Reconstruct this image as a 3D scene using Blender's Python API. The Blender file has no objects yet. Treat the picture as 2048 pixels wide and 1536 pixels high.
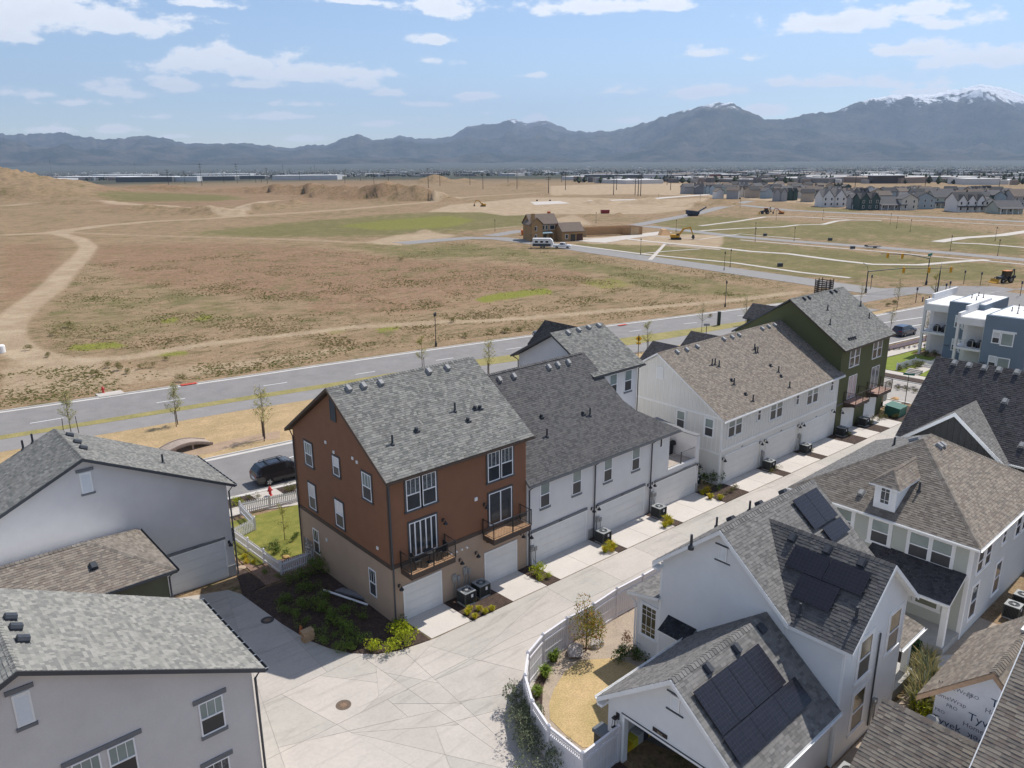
import bpy, bmesh, math, random
import numpy as np
from mathutils import Vector, Matrix
random.seed(7); rng = np.random.default_rng(11)
sc = bpy.context.scene; COL = sc.collection
rad = math.radians
# ---------------------------------------------------------------- camera
FPX, CW, CH = 1540.0, 2048, 1536                 # focal length in pixels of the full frame
pit, rol, yaw = math.atan(450/1540), rad(-0.4), rad(48.4)
A3 = np.array([[math.sin(yaw), math.cos(yaw), 0], [-math.cos(yaw), math.sin(yaw), 0], [0, 0, 1.]])
_F = np.array([0, math.cos(pit), -math.sin(pit)]); _U = np.array([0, math.sin(pit), math.cos(pit)]); _R = np.array([1., 0, 0])
_R, _U = math.cos(rol)*_R+math.sin(rol)*_U, -math.sin(rol)*_R+math.cos(rol)*_U
CR, CU, CF = A3@_R, A3@_U, A3@_F
CAM = np.array([-19.60, -31.89, 24.5])           # drone, 24.5 m above the brown house's corner
cam = bpy.data.cameras.new('Camera'); camo = bpy.data.objects.new('Camera', cam); COL.objects.link(camo)
cam.sensor_width = 36; cam.lens = 36*FPX/CW; cam.clip_start = .5; cam.clip_end = 90000
m4 = Matrix.Identity(4)
for i in range(3): m4[i][0], m4[i][1], m4[i][2], m4[i][3] = CR[i], CU[i], -CF[i], CAM[i]
camo.matrix_world = m4; sc.camera = camo
# ---------------------------------------------------------------- light
SUN_AZ, SUN_EL = 2.0, 54.0                        # azimuth from +X towards +Y
EXPOSURE = 0.36
sc.view_settings.view_transform = 'Standard'; sc.view_settings.look = 'None'
sc.view_settings.gamma = 1; sc.view_settings.exposure = EXPOSURE
sv = Vector((math.cos(rad(SUN_EL))*math.cos(rad(SUN_AZ)), math.cos(rad(SUN_EL))*math.sin(rad(SUN_AZ)), math.sin(rad(SUN_EL))))
sl = bpy.data.lights.new('Sun', 'SUN'); sl.energy = 4.2; sl.angle = rad(.53); sl.color = (1, .955, .88)
so = bpy.data.objects.new('Sun', sl); COL.objects.link(so); so.rotation_euler = sv.to_track_quat('Z', 'Y').to_euler()
so.location = (30, 0, 60)
def ray(x, y): return CR*(x-CW/2) - CU*(y-CH/2) + CF*FPX
# clouds: azimuth / elevation of each cloud in view, half sizes
CL = [(110,22,215,40,1),(5,68,45,20,.9),(450,120,150,30,1),(640,140,130,24,.95),(230,175,75,17,.85),(350,168,90,13,.6),(65,185,60,12,.8),(155,203,60,9,.6),
 (480,168,90,10,.6),(880,10,75,26,1),(870,76,38,13,.9),(605,205,48,11,.8),(780,183,30,10,.85),(560,231,80,9,.65),(700,160,55,20,.8),(130,258,50,11,.85),(235,256,45,11,.85),(345,272,30,6,.7),
 (300,231,55,9,.7),(930,190,60,10,.7),(880,207,60,9,.55),(1060,150,30,8,.6),(1170,8,135,24,1),(1340,8,60,18,.9),(1680,38,130,28,1),(1820,16,80,20,1),(1830,35,40,13,.8),(1900,40,45,16,.6),(1840,92,68,20,1),(1960,110,110,26,1),
 (1410,104,50,13,.9),(1496,114,25,8,.6),(1400,182,85,18,.95),(1225,181,50,11,.8),(1560,162,55,14,.85),(1670,162,90,18,.85),(1790,166,80,13,.7),(1530,219,38,14,.85),(1830,183,45,9,.8),(1060,236,45,12,.8),(1260,240,40,8,.6),
 (840,238,16,9,.7),(745,246,60,9,.5),(440,287,60,6,.3),(610,277,45,7,.5),(860,118,55,10,.5),(1000,225,70,9,.5),(400,5,70,10,.8),(690,2,60,6,.7),(1950,30,30,14,.5)]
def azel(px, py):
    d = ray(px, py); return math.atan2(d[0], d[1]), math.atan2(d[2], math.hypot(d[0], d[1]))
W = bpy.data.worlds.new('World'); sc.world = W; W.use_nodes = True
SKY_STR = 0.115
def world():
    nt = W.node_tree; N = nt.nodes; L = nt.links; N.clear()
    def nd(t, **k):
        n = N.new(t)
        for a, b in k.items(): setattr(n, a, b)
        return n
    def mth(op, a, b=None, c=None, clamp=False):
        n = nd('ShaderNodeMath', operation=op, use_clamp=clamp)
        for i, v in enumerate((a, b, c)):
            if v is None: continue
            if isinstance(v, (int, float)): n.inputs[i].default_value = v
            else: L.new(v, n.inputs[i])
        return n.outputs[0]
    out = nd('ShaderNodeOutputWorld'); bg = nd('ShaderNodeBackground'); L.new(bg.outputs[0], out.inputs[0])
    sky = nd('ShaderNodeTexSky', sky_type='NISHITA', sun_disc=False)
    sky.sun_elevation = rad(SUN_EL); sky.sun_rotation = rad(90-SUN_AZ); sky.altitude = 1500; sky.air_density = 1.0; sky.dust_density = 0.5; sky.ozone_density = 2.2
    tc = nd('ShaderNodeTexCoord'); sx = nd('ShaderNodeSeparateXYZ'); L.new(tc.outputs['Generated'], sx.inputs[0])
    az = mth('ARCTAN2', sx.outputs[0], sx.outputs[1]); el = mth('ARCSINE', sx.outputs[2])
    cmb = nd('ShaderNodeCombineXYZ'); L.new(az, cmb.inputs[0]); L.new(mth('MULTIPLY', el, 2.2), cmb.inputs[1])
    nz = nd('ShaderNodeTexNoise', noise_dimensions='2D'); L.new(cmb.outputs[0], nz.inputs['Vector'])
    nz.inputs['Scale'].default_value = 22; nz.inputs['Detail'].default_value = 7; nz.inputs['Roughness'].default_value = .62
    best = None
    for (px, py, w, h, s) in CL:
        a0, e0 = azel(px, py); hw = w/FPX*1.02; hh = h/FPX
        dx = mth('MULTIPLY', mth('SUBTRACT', az, a0), 1/hw)
        dy = mth('MULTIPLY', mth('SUBTRACT', el, e0-hh*.25), 1/hh)
        dy = mth('MULTIPLY', dy, mth('MULTIPLY_ADD', mth('LESS_THAN', dy, 0), .75, 1))      # flat base
        d = mth('SQRT', mth('ADD', mth('MULTIPLY', dx, dx), mth('MULTIPLY', dy, dy)))
        v = mth('MULTIPLY', mth('SUBTRACT', 1.15, d), s)
        best = v if best is None else mth('MAXIMUM', best, v)
    # the same kind of fair-weather cumulus all round the sky outside the view
    n2 = nd('ShaderNodeTexNoise', noise_dimensions='2D'); c2 = nd('ShaderNodeCombineXYZ'); L.new(az, c2.inputs[0]); L.new(mth('MULTIPLY', el, 3.2), c2.inputs[1])
    L.new(c2.outputs[0], n2.inputs['Vector']); n2.inputs['Scale'].default_value = 4.5; n2.inputs['Detail'].default_value = 2
    gen = mth('MULTIPLY', mth('SUBTRACT', n2.outputs[0], .56), 6)
    a0, _ = azel(1024, 200)
    off = mth('ABSOLUTE', mth('WRAP', mth('SUBTRACT', az, a0), math.pi, -math.pi))
    inv = mth('MULTIPLY', mth('GREATER_THAN', mth('SUBTRACT', off, .62), 0), 1)
    high = mth('GREATER_THAN', el, .21)
    gmask = mth('MAXIMUM', inv, high)
    gen = mth('MULTIPLY_ADD', mth('SUBTRACT', gmask, 1), 9, gen)
    best = mth('MAXIMUM', best, gen)
    dens = mth('ADD', best, mth('MULTIPLY', mth('SUBTRACT', nz.outputs[0], .52), 2.6))
    al = nd('ShaderNodeMapRange', interpolation_type='SMOOTHSTEP'); L.new(dens, al.inputs[0])
    al.inputs[1].default_value = .0; al.inputs[2].default_value = .55; al.inputs[3].default_value = 0; al.inputs[4].default_value = .95
    alpha = mth('MULTIPLY', al.outputs[0], mth('GREATER_THAN', el, .005))
    # cloud tone: bright tops, slightly grey thick middles
    tone = nd('ShaderNodeMapRange'); L.new(dens, tone.inputs[0]); tone.inputs[1].default_value = .3; tone.inputs[2].default_value = 2.0
    tone.inputs[3].default_value = 1.0; tone.inputs[4].default_value = .86
    cc = nd('ShaderNodeMix', data_type='RGBA', blend_type='MULTIPLY'); cc.inputs[0].default_value = 1
    cc.inputs[6].default_value = (8.2, 8.3, 8.5, 1); L.new(tone.outputs[0], cc.inputs[7])
    mx = nd('ShaderNodeMix', data_type='RGBA'); L.new(alpha, mx.inputs[0]); L.new(sky.outputs[0], mx.inputs[6]); L.new(cc.outputs[2], mx.inputs[7])
    L.new(mx.outputs[2], bg.inputs[0]); bg.inputs[1].default_value = SKY_STR
world()
# ---------------------------------------------------------------- ground shape
def smooth(a, b, x): 
    t = np.clip((x-a)/(b-a), 0, 1); return t*t*(3-2*t)
def hbase(x, y):
    x = np.asarray(x, float); y = np.asarray(y, float)
    d = .021*x + .006*y
    z = np.where(d < 1.6, -d, -(1.6+1.9*np.tanh((d-1.6)/1.9)))
    z = np.where(d < -.8, .8+.8*np.tanh((-d-.8)/.8), z)
    r = np.hypot(x-CAM[0], y-CAM[1])
    far = np.interp(r, [0, 600, 1500, 3000, 6000, 10000, 13000, 15500, 40000], [0, 0, -9, -28, -62, -85, -70, -20, -20])
    return z + far
def gz(x, y): return float(hbase(x, y))
def S(px, py):
    """ground point seen at a photo pixel (site survey)"""
    d = ray(px, py); d = d/np.linalg.norm(d); t = 5.0; st = 1.0; pt = t
    while t < 14000:
        p = CAM+d*t
        if p[2] < gz(p[0], p[1]):
            lo, hi = pt, t
            for _ in range(40):
                m = (lo+hi)/2; p = CAM+d*m
                if p[2] < gz(p[0], p[1]): hi = m
                else: lo = m
            p = CAM+d*hi; return (float(p[0]), float(p[1]))
        pt = t; t *= 1.01
    p = CAM+d*14000; return (float(p[0]), float(p[1]))
def PX(px, py, X):
    d = ray(px, py); return CAM+d*(X-CAM[0])/d[0]
def PY(px, py, Y):
    d = ray(px, py); return CAM+d*(Y-CAM[1])/d[1]
def proj(P):
    q = np.asarray(P, float)-CAM; z = q@CF; return np.stack([CW/2+FPX*(q@CR)/z, CH/2-FPX*(q@CU)/z], -1), z
# ---------------------------------------------------------------- materials
MATS = {}
def mat(name, col=(.5, .5, .5), rough=.8, var=.12, scale=3, bump=0, bscale=None, metal=0, attr=False, spec=.3, fine=0, fscale=60, col2=None, trans=0, detail=5):
    """procedural material; colour varies with world-space noise"""
    if name in MATS: return MATS[name]
    m = bpy.data.materials.new(name); m.use_nodes = True; nt = m.node_tree; N = nt.nodes; L = nt.links
    b = N['Principled BSDF']; b.inputs['Roughness'].default_value = rough; b.inputs['Metallic'].default_value = metal; b.inputs['Specular IOR Level'].default_value = spec
    g = N.new('ShaderNodeNewGeometry')
    nz = N.new('ShaderNodeTexNoise'); nz.inputs['Scale'].default_value = scale; nz.inputs['Detail'].default_value = detail; nz.inputs['Roughness'].default_value = .6
    L.new(g.outputs['Position'], nz.inputs['Vector'])
    r = N.new('ShaderNodeMapRange'); L.new(nz.outputs[0], r.inputs[0]); r.inputs[1].default_value = .3; r.inputs[2].default_value = .7
    if col2 is None:
        r.inputs[3].default_value = 1-var; r.inputs[4].default_value = 1+var
        mul = N.new('ShaderNodeMix'); mul.data_type = 'RGBA'; mul.blend_type = 'MULTIPLY'; mul.inputs[0].default_value = 1
        mul.inputs[6].default_value = (*col, 1); L.new(r.outputs[0], mul.inputs[7])
    else:
        mul = N.new('ShaderNodeMix'); mul.data_type = 'RGBA'; L.new(r.outputs[0], mul.inputs[0])
        mul.inputs[6].default_value = (*col, 1); mul.inputs[7].default_value = (*col2, 1)
    o = mul.outputs[2]
    if fine:
        n3 = N.new('ShaderNodeTexNoise'); n3.inputs['Scale'].default_value = fscale; n3.inputs['Detail'].default_value = 3; L.new(g.outputs['Position'], n3.inputs['Vector'])
        r3 = N.new('ShaderNodeMapRange'); L.new(n3.outputs[0], r3.inputs[0]); r3.inputs[1].default_value = .3; r3.inputs[2].default_value = .7; r3.inputs[3].default_value = 1-fine; r3.inputs[4].default_value = 1+fine
        m3 = N.new('ShaderNodeMix'); m3.data_type = 'RGBA'; m3.blend_type = 'MULTIPLY'; m3.inputs[0].default_value = 1; L.new(o, m3.inputs[6]); L.new(r3.outputs[0], m3.inputs[7]); o = m3.outputs[2]
    if attr:
        a = N.new('ShaderNodeAttribute'); a.attribute_name = 'Col'
        m2 = N.new('ShaderNodeMix'); m2.data_type = 'RGBA'; m2.blend_type = 'MULTIPLY'; m2.inputs[0].default_value = 1
        L.new(o, m2.inputs[6]); L.new(a.outputs[0], m2.inputs[7]); o = m2.outputs[2]
    L.new(o, b.inputs['Base Color'])
    if bump:
        n4 = N.new('ShaderNodeTexNoise'); n4.inputs['Scale'].default_value = bscale or 40; n4.inputs['Detail'].default_value = 4; L.new(g.outputs['Position'], n4.inputs['Vector'])
        bp = N.new('ShaderNodeBump'); bp.inputs['Strength'].default_value = bump; bp.inputs['Distance'].default_value = .02; L.new(n4.outputs[0], bp.inputs['Height']); L.new(bp.outputs[0], b.inputs['Normal'])
    if trans:
        tb = N.new('ShaderNodeBsdfTranslucent'); L.new(o, tb.inputs[0]); ms = N.new('ShaderNodeMixShader'); ms.inputs[0].default_value = trans
        L.new(b.outputs[0], ms.inputs[1]); L.new(tb.outputs[0], ms.inputs[2]); L.new(ms.outputs[0], N['Material Output'].inputs[0])
    MATS[name] = m; return m
def glassy(name, col, rough=.06, spec=.5, coat=0.0, var=.15, scale=.8):
    m = mat(name, col, rough, var, scale, spec=spec); m.node_tree.nodes['Principled BSDF'].inputs['Coat Weight'].default_value = coat; return m
# ---------------------------------------------------------------- mesh building
class MB:
    def __init__(s): s.v = []; s.f = []; s.c = []; s.col = (1, 1, 1)
    def vs(s, pts):
        i = len(s.v); s.v.extend(pts); return i
    def face(s, pts, col=None):
        i = s.vs([tuple(p) for p in pts]); s.f.append(tuple(range(i, i+len(pts)))); s.c.append(col or s.col)
    def box(s, a, b):
        x0, y0, z0 = a; x1, y1, z1 = b
        if x0 > x1: x0, x1 = x1, x0
        if y0 > y1: y0, y1 = y1, y0
        if z0 > z1: z0, z1 = z1, z0
        i = s.vs([(x0,y0,z0),(x1,y0,z0),(x1,y1,z0),(x0,y1,z0),(x0,y0,z1),(x1,y0,z1),(x1,y1,z1),(x0,y1,z1)])
        for q in ((0,3,2,1),(4,5,6,7),(0,1,5,4),(1,2,6,5),(2,3,7,6),(3,0,4,7)): s.f.append(tuple(i+k for k in q)); s.c.append(s.col)
        return s
    def prism(s, poly, d):
        """poly: 3D points; extruded by vector d"""
        n = len(poly); d = np.array(d, float); p = [np.array(q, float) for q in poly]
        i = s.vs([tuple(q) for q in p]+[tuple(q+d) for q in p])
        s.f.append(tuple(i+k for k in range(n))[::-1]); s.f.append(tuple(i+n+k for k in range(n))); s.c += [s.col]*2
        for k in range(n): s.f.append((i+k, i+(k+1) % n, i+n+(k+1) % n, i+n+k)); s.c.append(s.col)
        return s
    def tube(s, pts, r, n=8, caps=True):
        """round bar along a polyline; r one radius or one per point"""
        P = [Vector(p) for p in pts]; R = r if isinstance(r, (list, tuple)) else [r]*len(P)
        rings = []
        for k, p in enumerate(P):
            t = (P[min(k+1, len(P)-1)]-P[max(k-1, 0)])
            if t.length < 1e-9: t = Vector((0, 0, 1))
            t.normalize(); a = Vector((0, 0, 1)) if abs(t.z) < .9 else Vector((1, 0, 0)); u = t.cross(a).normalized(); w = t.cross(u)
            rings.append(s.vs([tuple(p+(u*math.cos(2*math.pi*j/n)+w*math.sin(2*math.pi*j/n))*R[k]) for j in range(n)]))
        for k in range(len(P)-1):
            for j in range(n): s.f.append((rings[k]+j, rings[k]+(j+1) % n, rings[k+1]+(j+1) % n, rings[k+1]+j)); s.c.append(s.col)
        if caps:
            s.f.append(tuple(rings[0]+j for j in range(n))[::-1]); s.f.append(tuple(rings[-1]+j for j in range(n))); s.c += [s.col]*2
        return s
    def lathe(s, prof, c=(0, 0, 0), n=12, axis='z'):
        rings = []
        for (r, h) in prof:
            pts = []
            for j in range(n):
                a = 2*math.pi*j/n; q = (r*math.cos(a), r*math.sin(a), h)
                if axis == 'y': q = (q[0], q[2], q[1])
                if axis == 'x': q = (q[2], q[0], q[1])
                pts.append((c[0]+q[0], c[1]+q[1], c[2]+q[2]))
            rings.append(s.vs(pts))
        for k in range(len(prof)-1):
            for j in range(n): s.f.append((rings[k]+j, rings[k]+(j+1) % n, rings[k+1]+(j+1) % n, rings[k+1]+j)); s.c.append(s.col)
        s.f.append(tuple(rings[0]+j for j in range(n))[::-1]); s.f.append(tuple(rings[-1]+j for j in range(n))); s.c += [s.col]*2
        return s
    def mesh(s, name, m, off=(0, 0, 0), attr=False, smooth=False):
        me = bpy.data.meshes.new(name)
        V = np.array(s.v, float).reshape(-1, 3)-np.array(off, float)
        me.from_pydata(V.tolist(), [], s.f); me.materials.append(m)
        if attr:
            at = me.color_attributes.new('Col', 'FLOAT_COLOR', 'CORNER')
            n = [len(f) for f in s.f]; c = np.repeat(np.array([(*q[:3], 1) for q in s.c], float), n, axis=0); at.data.foreach_set('color', c.ravel())
        if smooth: me.polygons.foreach_set('use_smooth', [True]*len(me.polygons))
        me.update(); return me
    def build(s, name, m, parent=None, attr=False, smooth=False, stuff=False):
        """ONE mesh object; with a parent the vertices are given in world space and stored relative to the thing"""
        off = (0, 0, 0)
        if parent is not None: off = tuple(parent.matrix_world.translation)
        o = bpy.data.objects.new(name, s.mesh(name, m, off, attr, smooth)); COL.objects.link(o)
        if parent is not None:
            o.parent = parent; o.matrix_world = Matrix.Translation(off)
        if stuff: o['kind'] = 'stuff'
        return o
def wloc(o): return o.matrix_world.translation
def thing(name, label, cat, loc=(0, 0, 0), group=None, rz=0):
    o = bpy.data.objects.new(name, None); COL.objects.link(o); o.empty_display_size = .2
    o.location = loc; o.rotation_euler = (0, 0, rz); o.matrix_world = Matrix.Translation(loc) @ Matrix.Rotation(rz, 4, 'Z')
    o['label'] = label; o['category'] = cat
    if group: o['group'] = group
    return o
def tag(o, label, cat, group=None):
    o['label'] = label; o['category'] = cat
    if group: o['group'] = group
    return o
def place(name, me, M, parent=None):
    """object using shared mesh data at world matrix M"""
    o = bpy.data.objects.new(name, me); COL.objects.link(o)
    if parent is not None:
        o.parent = parent
    o.matrix_world = M
    return o
def dup(o, M, label=None, group=None, parent=None):
    """copy of a thing, its parts and sub-parts at a new place"""
    c = o.copy(); COL.objects.link(c)
    if parent is None:
        c.parent = None; c.matrix_world = M
        if label: c['label'] = label
        if group: c['group'] = group
    else: c.parent = parent; c.matrix_world = parent.matrix_world @ (o.parent.matrix_world.inverted() @ o.matrix_world)
    for ch in list(o.children): dup(ch, None, parent=c)
    return c
FACE = {'-Y': 0, '-X': -math.pi/2, '+Y': math.pi, '+X': math.pi/2}
def onwall(face, p): return Matrix.Translation(p) @ Matrix.Rotation(FACE[face], 4, 'Z')
# ================================================================ THE SETTING
def pline(pts): return [S(*p) for p in pts]
def dist_poly(X, Y, pts):
    d = np.full(X.shape, 1e9)
    for (x0, y0), (x1, y1) in zip(pts[:-1], pts[1:]):
        dx, dy = x1-x0, y1-y0; t = np.clip(((X-x0)*dx+(Y-y0)*dy)/(dx*dx+dy*dy+1e-9), 0, 1)
        d = np.minimum(d, np.hypot(X-x0-t*dx, Y-y0-t*dy))
    return d
def inpoly(X, Y, poly):
    r = np.zeros(X.shape, bool); n = len(poly)
    for i in range(n):
        x0, y0 = poly[i]; x1, y1 = poly[(i+1) % n]
        c = ((y0 > Y) != (y1 > Y)) & (X < (x1-x0)*(Y-y0)/((y1-y0) if y1 != y0 else 1e-9)+x0); r ^= c
    return r
_T = rng.random((64, 64))
def vnoise(x, y):
    xi = np.floor(x).astype(int); yi = np.floor(y).astype(int); fx = x-xi; fy = y-yi
    fx = fx*fx*(3-2*fx); fy = fy*fy*(3-2*fy); t = lambda a, b: _T[a % 64, b % 64]
    return (t(xi, yi)*(1-fx)+t(xi+1, yi)*fx)*(1-fy)+(t(xi, yi+1)*(1-fx)+t(xi+1, yi+1)*fx)*fy
def fbm(x, y, o=5, ridge=False):
    s = 0; a = .5; n = 0
    for k in range(o):
        v = vnoise(x*2**k+17.3*k, y*2**k+9.1*k)
        if ridge: v = 1-abs(2*v-1)
        s = s+a*v; n += a; a *= .5
    return s/n
TRACKS = [([(0,470),(60,468),(110,466),(160,478),(178,494),(160,517),(130,545),(105,575),(70,600),(40,622),(15,650),(12,682),(45,706),(100,722),(160,724)], 2.6),
 ([(150,724),(260,715),(400,690),(560,672),(700,655),(850,646),(1000,640),(1150,628),(1300,615),(1450,602),(1600,584)], 1.5),
 ([(0,470),(120,464),(250,470),(400,474),(560,478),(700,484),(780,487)], 2.0), ([(110,464),(200,452),(300,443),(420,437),(470,433),(560,428),(700,418),(850,405),(950,393),(1080,385)], 4),
 ([(470,432),(495,412),(530,403),(560,401)], 5), ([(880,463),(960,460),(1040,452)], 2.0), ([(0,412),(150,405),(330,412),(460,430)], 6)]
TR = [(pline(p), w) for p, w in TRACKS]
# field cover, outlined on the ground: (kind, strength, outline in survey pixels)
AREAS = [('green', .95, [(330,470),(560,446),(800,427),(1000,418),(1055,420),(1062,452),(900,468),(740,474),(560,476)]), ('green', .9, [(180,399),(230,391),(330,388),(430,389),(510,397),(430,403),(250,404)]),
 ('green', .75, [(640,490),(800,482),(960,487),(1100,505),(1280,535),(1420,560),(1600,590),(1500,600),(1300,585),(1200,552),(1000,520),(800,516)]),
 ('green', .85, [(1120,490),(1290,470),(1440,455),(1500,480),(1760,505),(2048,530),(2048,556),(1730,560),(1500,545),(1300,520)]), ('green', .85, [(1280,445),(1400,430),(1500,436),(1640,446),(1760,440),(1900,455),(2048,470),(2048,515),(1900,500),(1700,480),(1560,478),(1400,468)]),
 ('green', .8, [(1870,560),(2048,545),(2048,560),(1950,568)]), ('green', .95, [(1580,412),(1640,414),(1760,423),(1700,426),(1600,420)]), ('green', .55, [(100,600),(300,565),(480,600),(520,640),(330,670),(130,690),(70,650)]),
 ('yellow', 1, [(128,694),(180,686),(240,684),(262,692),(190,701),(140,702)]), ('yellow', .9, [(298,706),(350,698),(390,704),(360,713),(305,714)]), ('yellow', .9, [(312,640),(350,632),(372,638),(330,647)]), ('yellow', .9, [(382,637),(415,628),(432,634),(400,643)]),
 ('yellow', 1, [(940,600),(1000,585),(1090,576),(1112,586),(1030,597),(970,606)]), ('yellow', .7, [(640,660),(690,652),(712,660),(660,668)]), ('yellow', .8, [(742,660),(770,648),(808,644),(800,660),(760,668)]), ('yellow', .6, [(1140,560),(1230,555),(1280,575),(1200,580)]),
 ('yellow', .6, [(660,452),(760,440),(900,430),(960,440),(900,456),(760,462)]),
 ('pale', 1, [(1010,432),(1090,428),(1300,428),(1370,420),(1400,408),(1420,395),(1300,400),(1180,395),(1060,395),(900,410),(850,425),(960,424)]), ('pale', .9, [(1150,475),(1330,468),(1450,470),(1440,500),(1330,492),(1180,488)]),
 ('pale', .8, [(720,487),(790,470),(850,465),(920,470),(880,482),(800,492)]), ('pale', .95, [(1100,372),(1300,365),(1500,372),(1640,385),(1660,410),(1580,405),(1400,392),(1250,388),(1100,392)]),
 ('pale', .7, [(1150,428),(1190,450),(1100,455),(1060,448)]), ('pale', .6, [(0,800),(0,730),(150,725),(300,735),(480,720),(700,690),(690,705),(450,745),(200,780)]),
 ('red', .9, [(200,490),(420,485),(640,495),(820,520),(1050,530),(1180,545),(1150,575),(900,590),(700,600),(450,590),(250,560),(180,520)]), ('red', .8, [(0,490),(120,485),(120,530),(60,590),(0,620)]), ('red', .7, [(640,590),(900,570),(1000,610),(800,630),(600,630)]),
 ('red', .6, [(190,380),(400,372),(700,362),(860,372),(880,400),(640,405),(420,415),(200,420)])]
# spoil heaps, cut banks and the hill at the left: (survey pixel, height, half length across, half depth, sharp face)
MOUNDS = [(-60,395,24,130,110,0),(60,400,9,70,40,0),(320,383,7,60,16,0),(560,386,8,40,18,1),(625,388,9,36,16,1),(690,394,9,34,16,1),(770,397,11,40,18,1),(835,401,10,26,12,1),(500,384,5,50,14,1),(870,367,14,30,22,0),(930,366,8,24,14,0),(1040,372,6,30,16,0),
 (300,424,4,34,10,0),(420,428,4.5,26,9,0),(520,418,4,16,8,0),(560,415,3,12,6,0),(590,408,3,10,6,0),(150,408,3,40,10,0),(1300,408,4,18,8,0),(1390,412,3.5,14,5,0),(1450,409,3,12,5,0),(850,466,1.4,7,4,0),(900,463,1.2,6,3,0),(940,467,1,5,3,0),(1240,432,2.6,4,3,0),(1180,432,1.6,3,2,0),(1205,408,3,14,6,0),(1110,391,2.5,20,5,0),
 (640,505,.7,5,2.5,0),(690,520,.6,5,2.5,0),(740,488,.6,4,2,0),(1385,405,2.5,7,3,0)]
def hgt(X, Y):
    z = hbase(X, Y); r = np.hypot(X-CAM[0], Y-CAM[1])
    for (px, py, h, a, b, sharp) in MOUNDS:
        cx, cy = S(px, py); ux, uy = CR[0], CR[1]; n = math.hypot(ux, uy); ux /= n; uy /= n
        du = (X-cx)*ux+(Y-cy)*uy; dv = -(X-cx)*uy+(Y-cy)*ux
        near = (abs(du) < a*2.2) & (abs(dv) < b*2.6)
        if not near.any(): continue
        wob = fbm(du[near]/a*1.5+cx, dv[near]/b*1.5+cy, 4)-.5
        dd = dv[near]/b+wob*.9
        g = np.exp(-(du[near]/a)**2*1.6)
        if sharp: pr = smooth(-.75, -.62, dd)*(1-smooth(.2, 1.5, dd))
        else: pr = np.exp(-dd**2*1.7)
        z[near] += h*g*pr*(.75+.6*(fbm(du[near]/6+3, dv[near]/6, 3)))
    return z
FIELD = pline([(-60,830),(0,815),(480,748),(835,692),(1220,640),(1480,606),(1620,588),(1500,552),(1300,524),(1120,502),(960,482),(700,492),(300,476),(200,482),(150,560),(80,640),(120,712),(60,740),(-60,760)])
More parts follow.
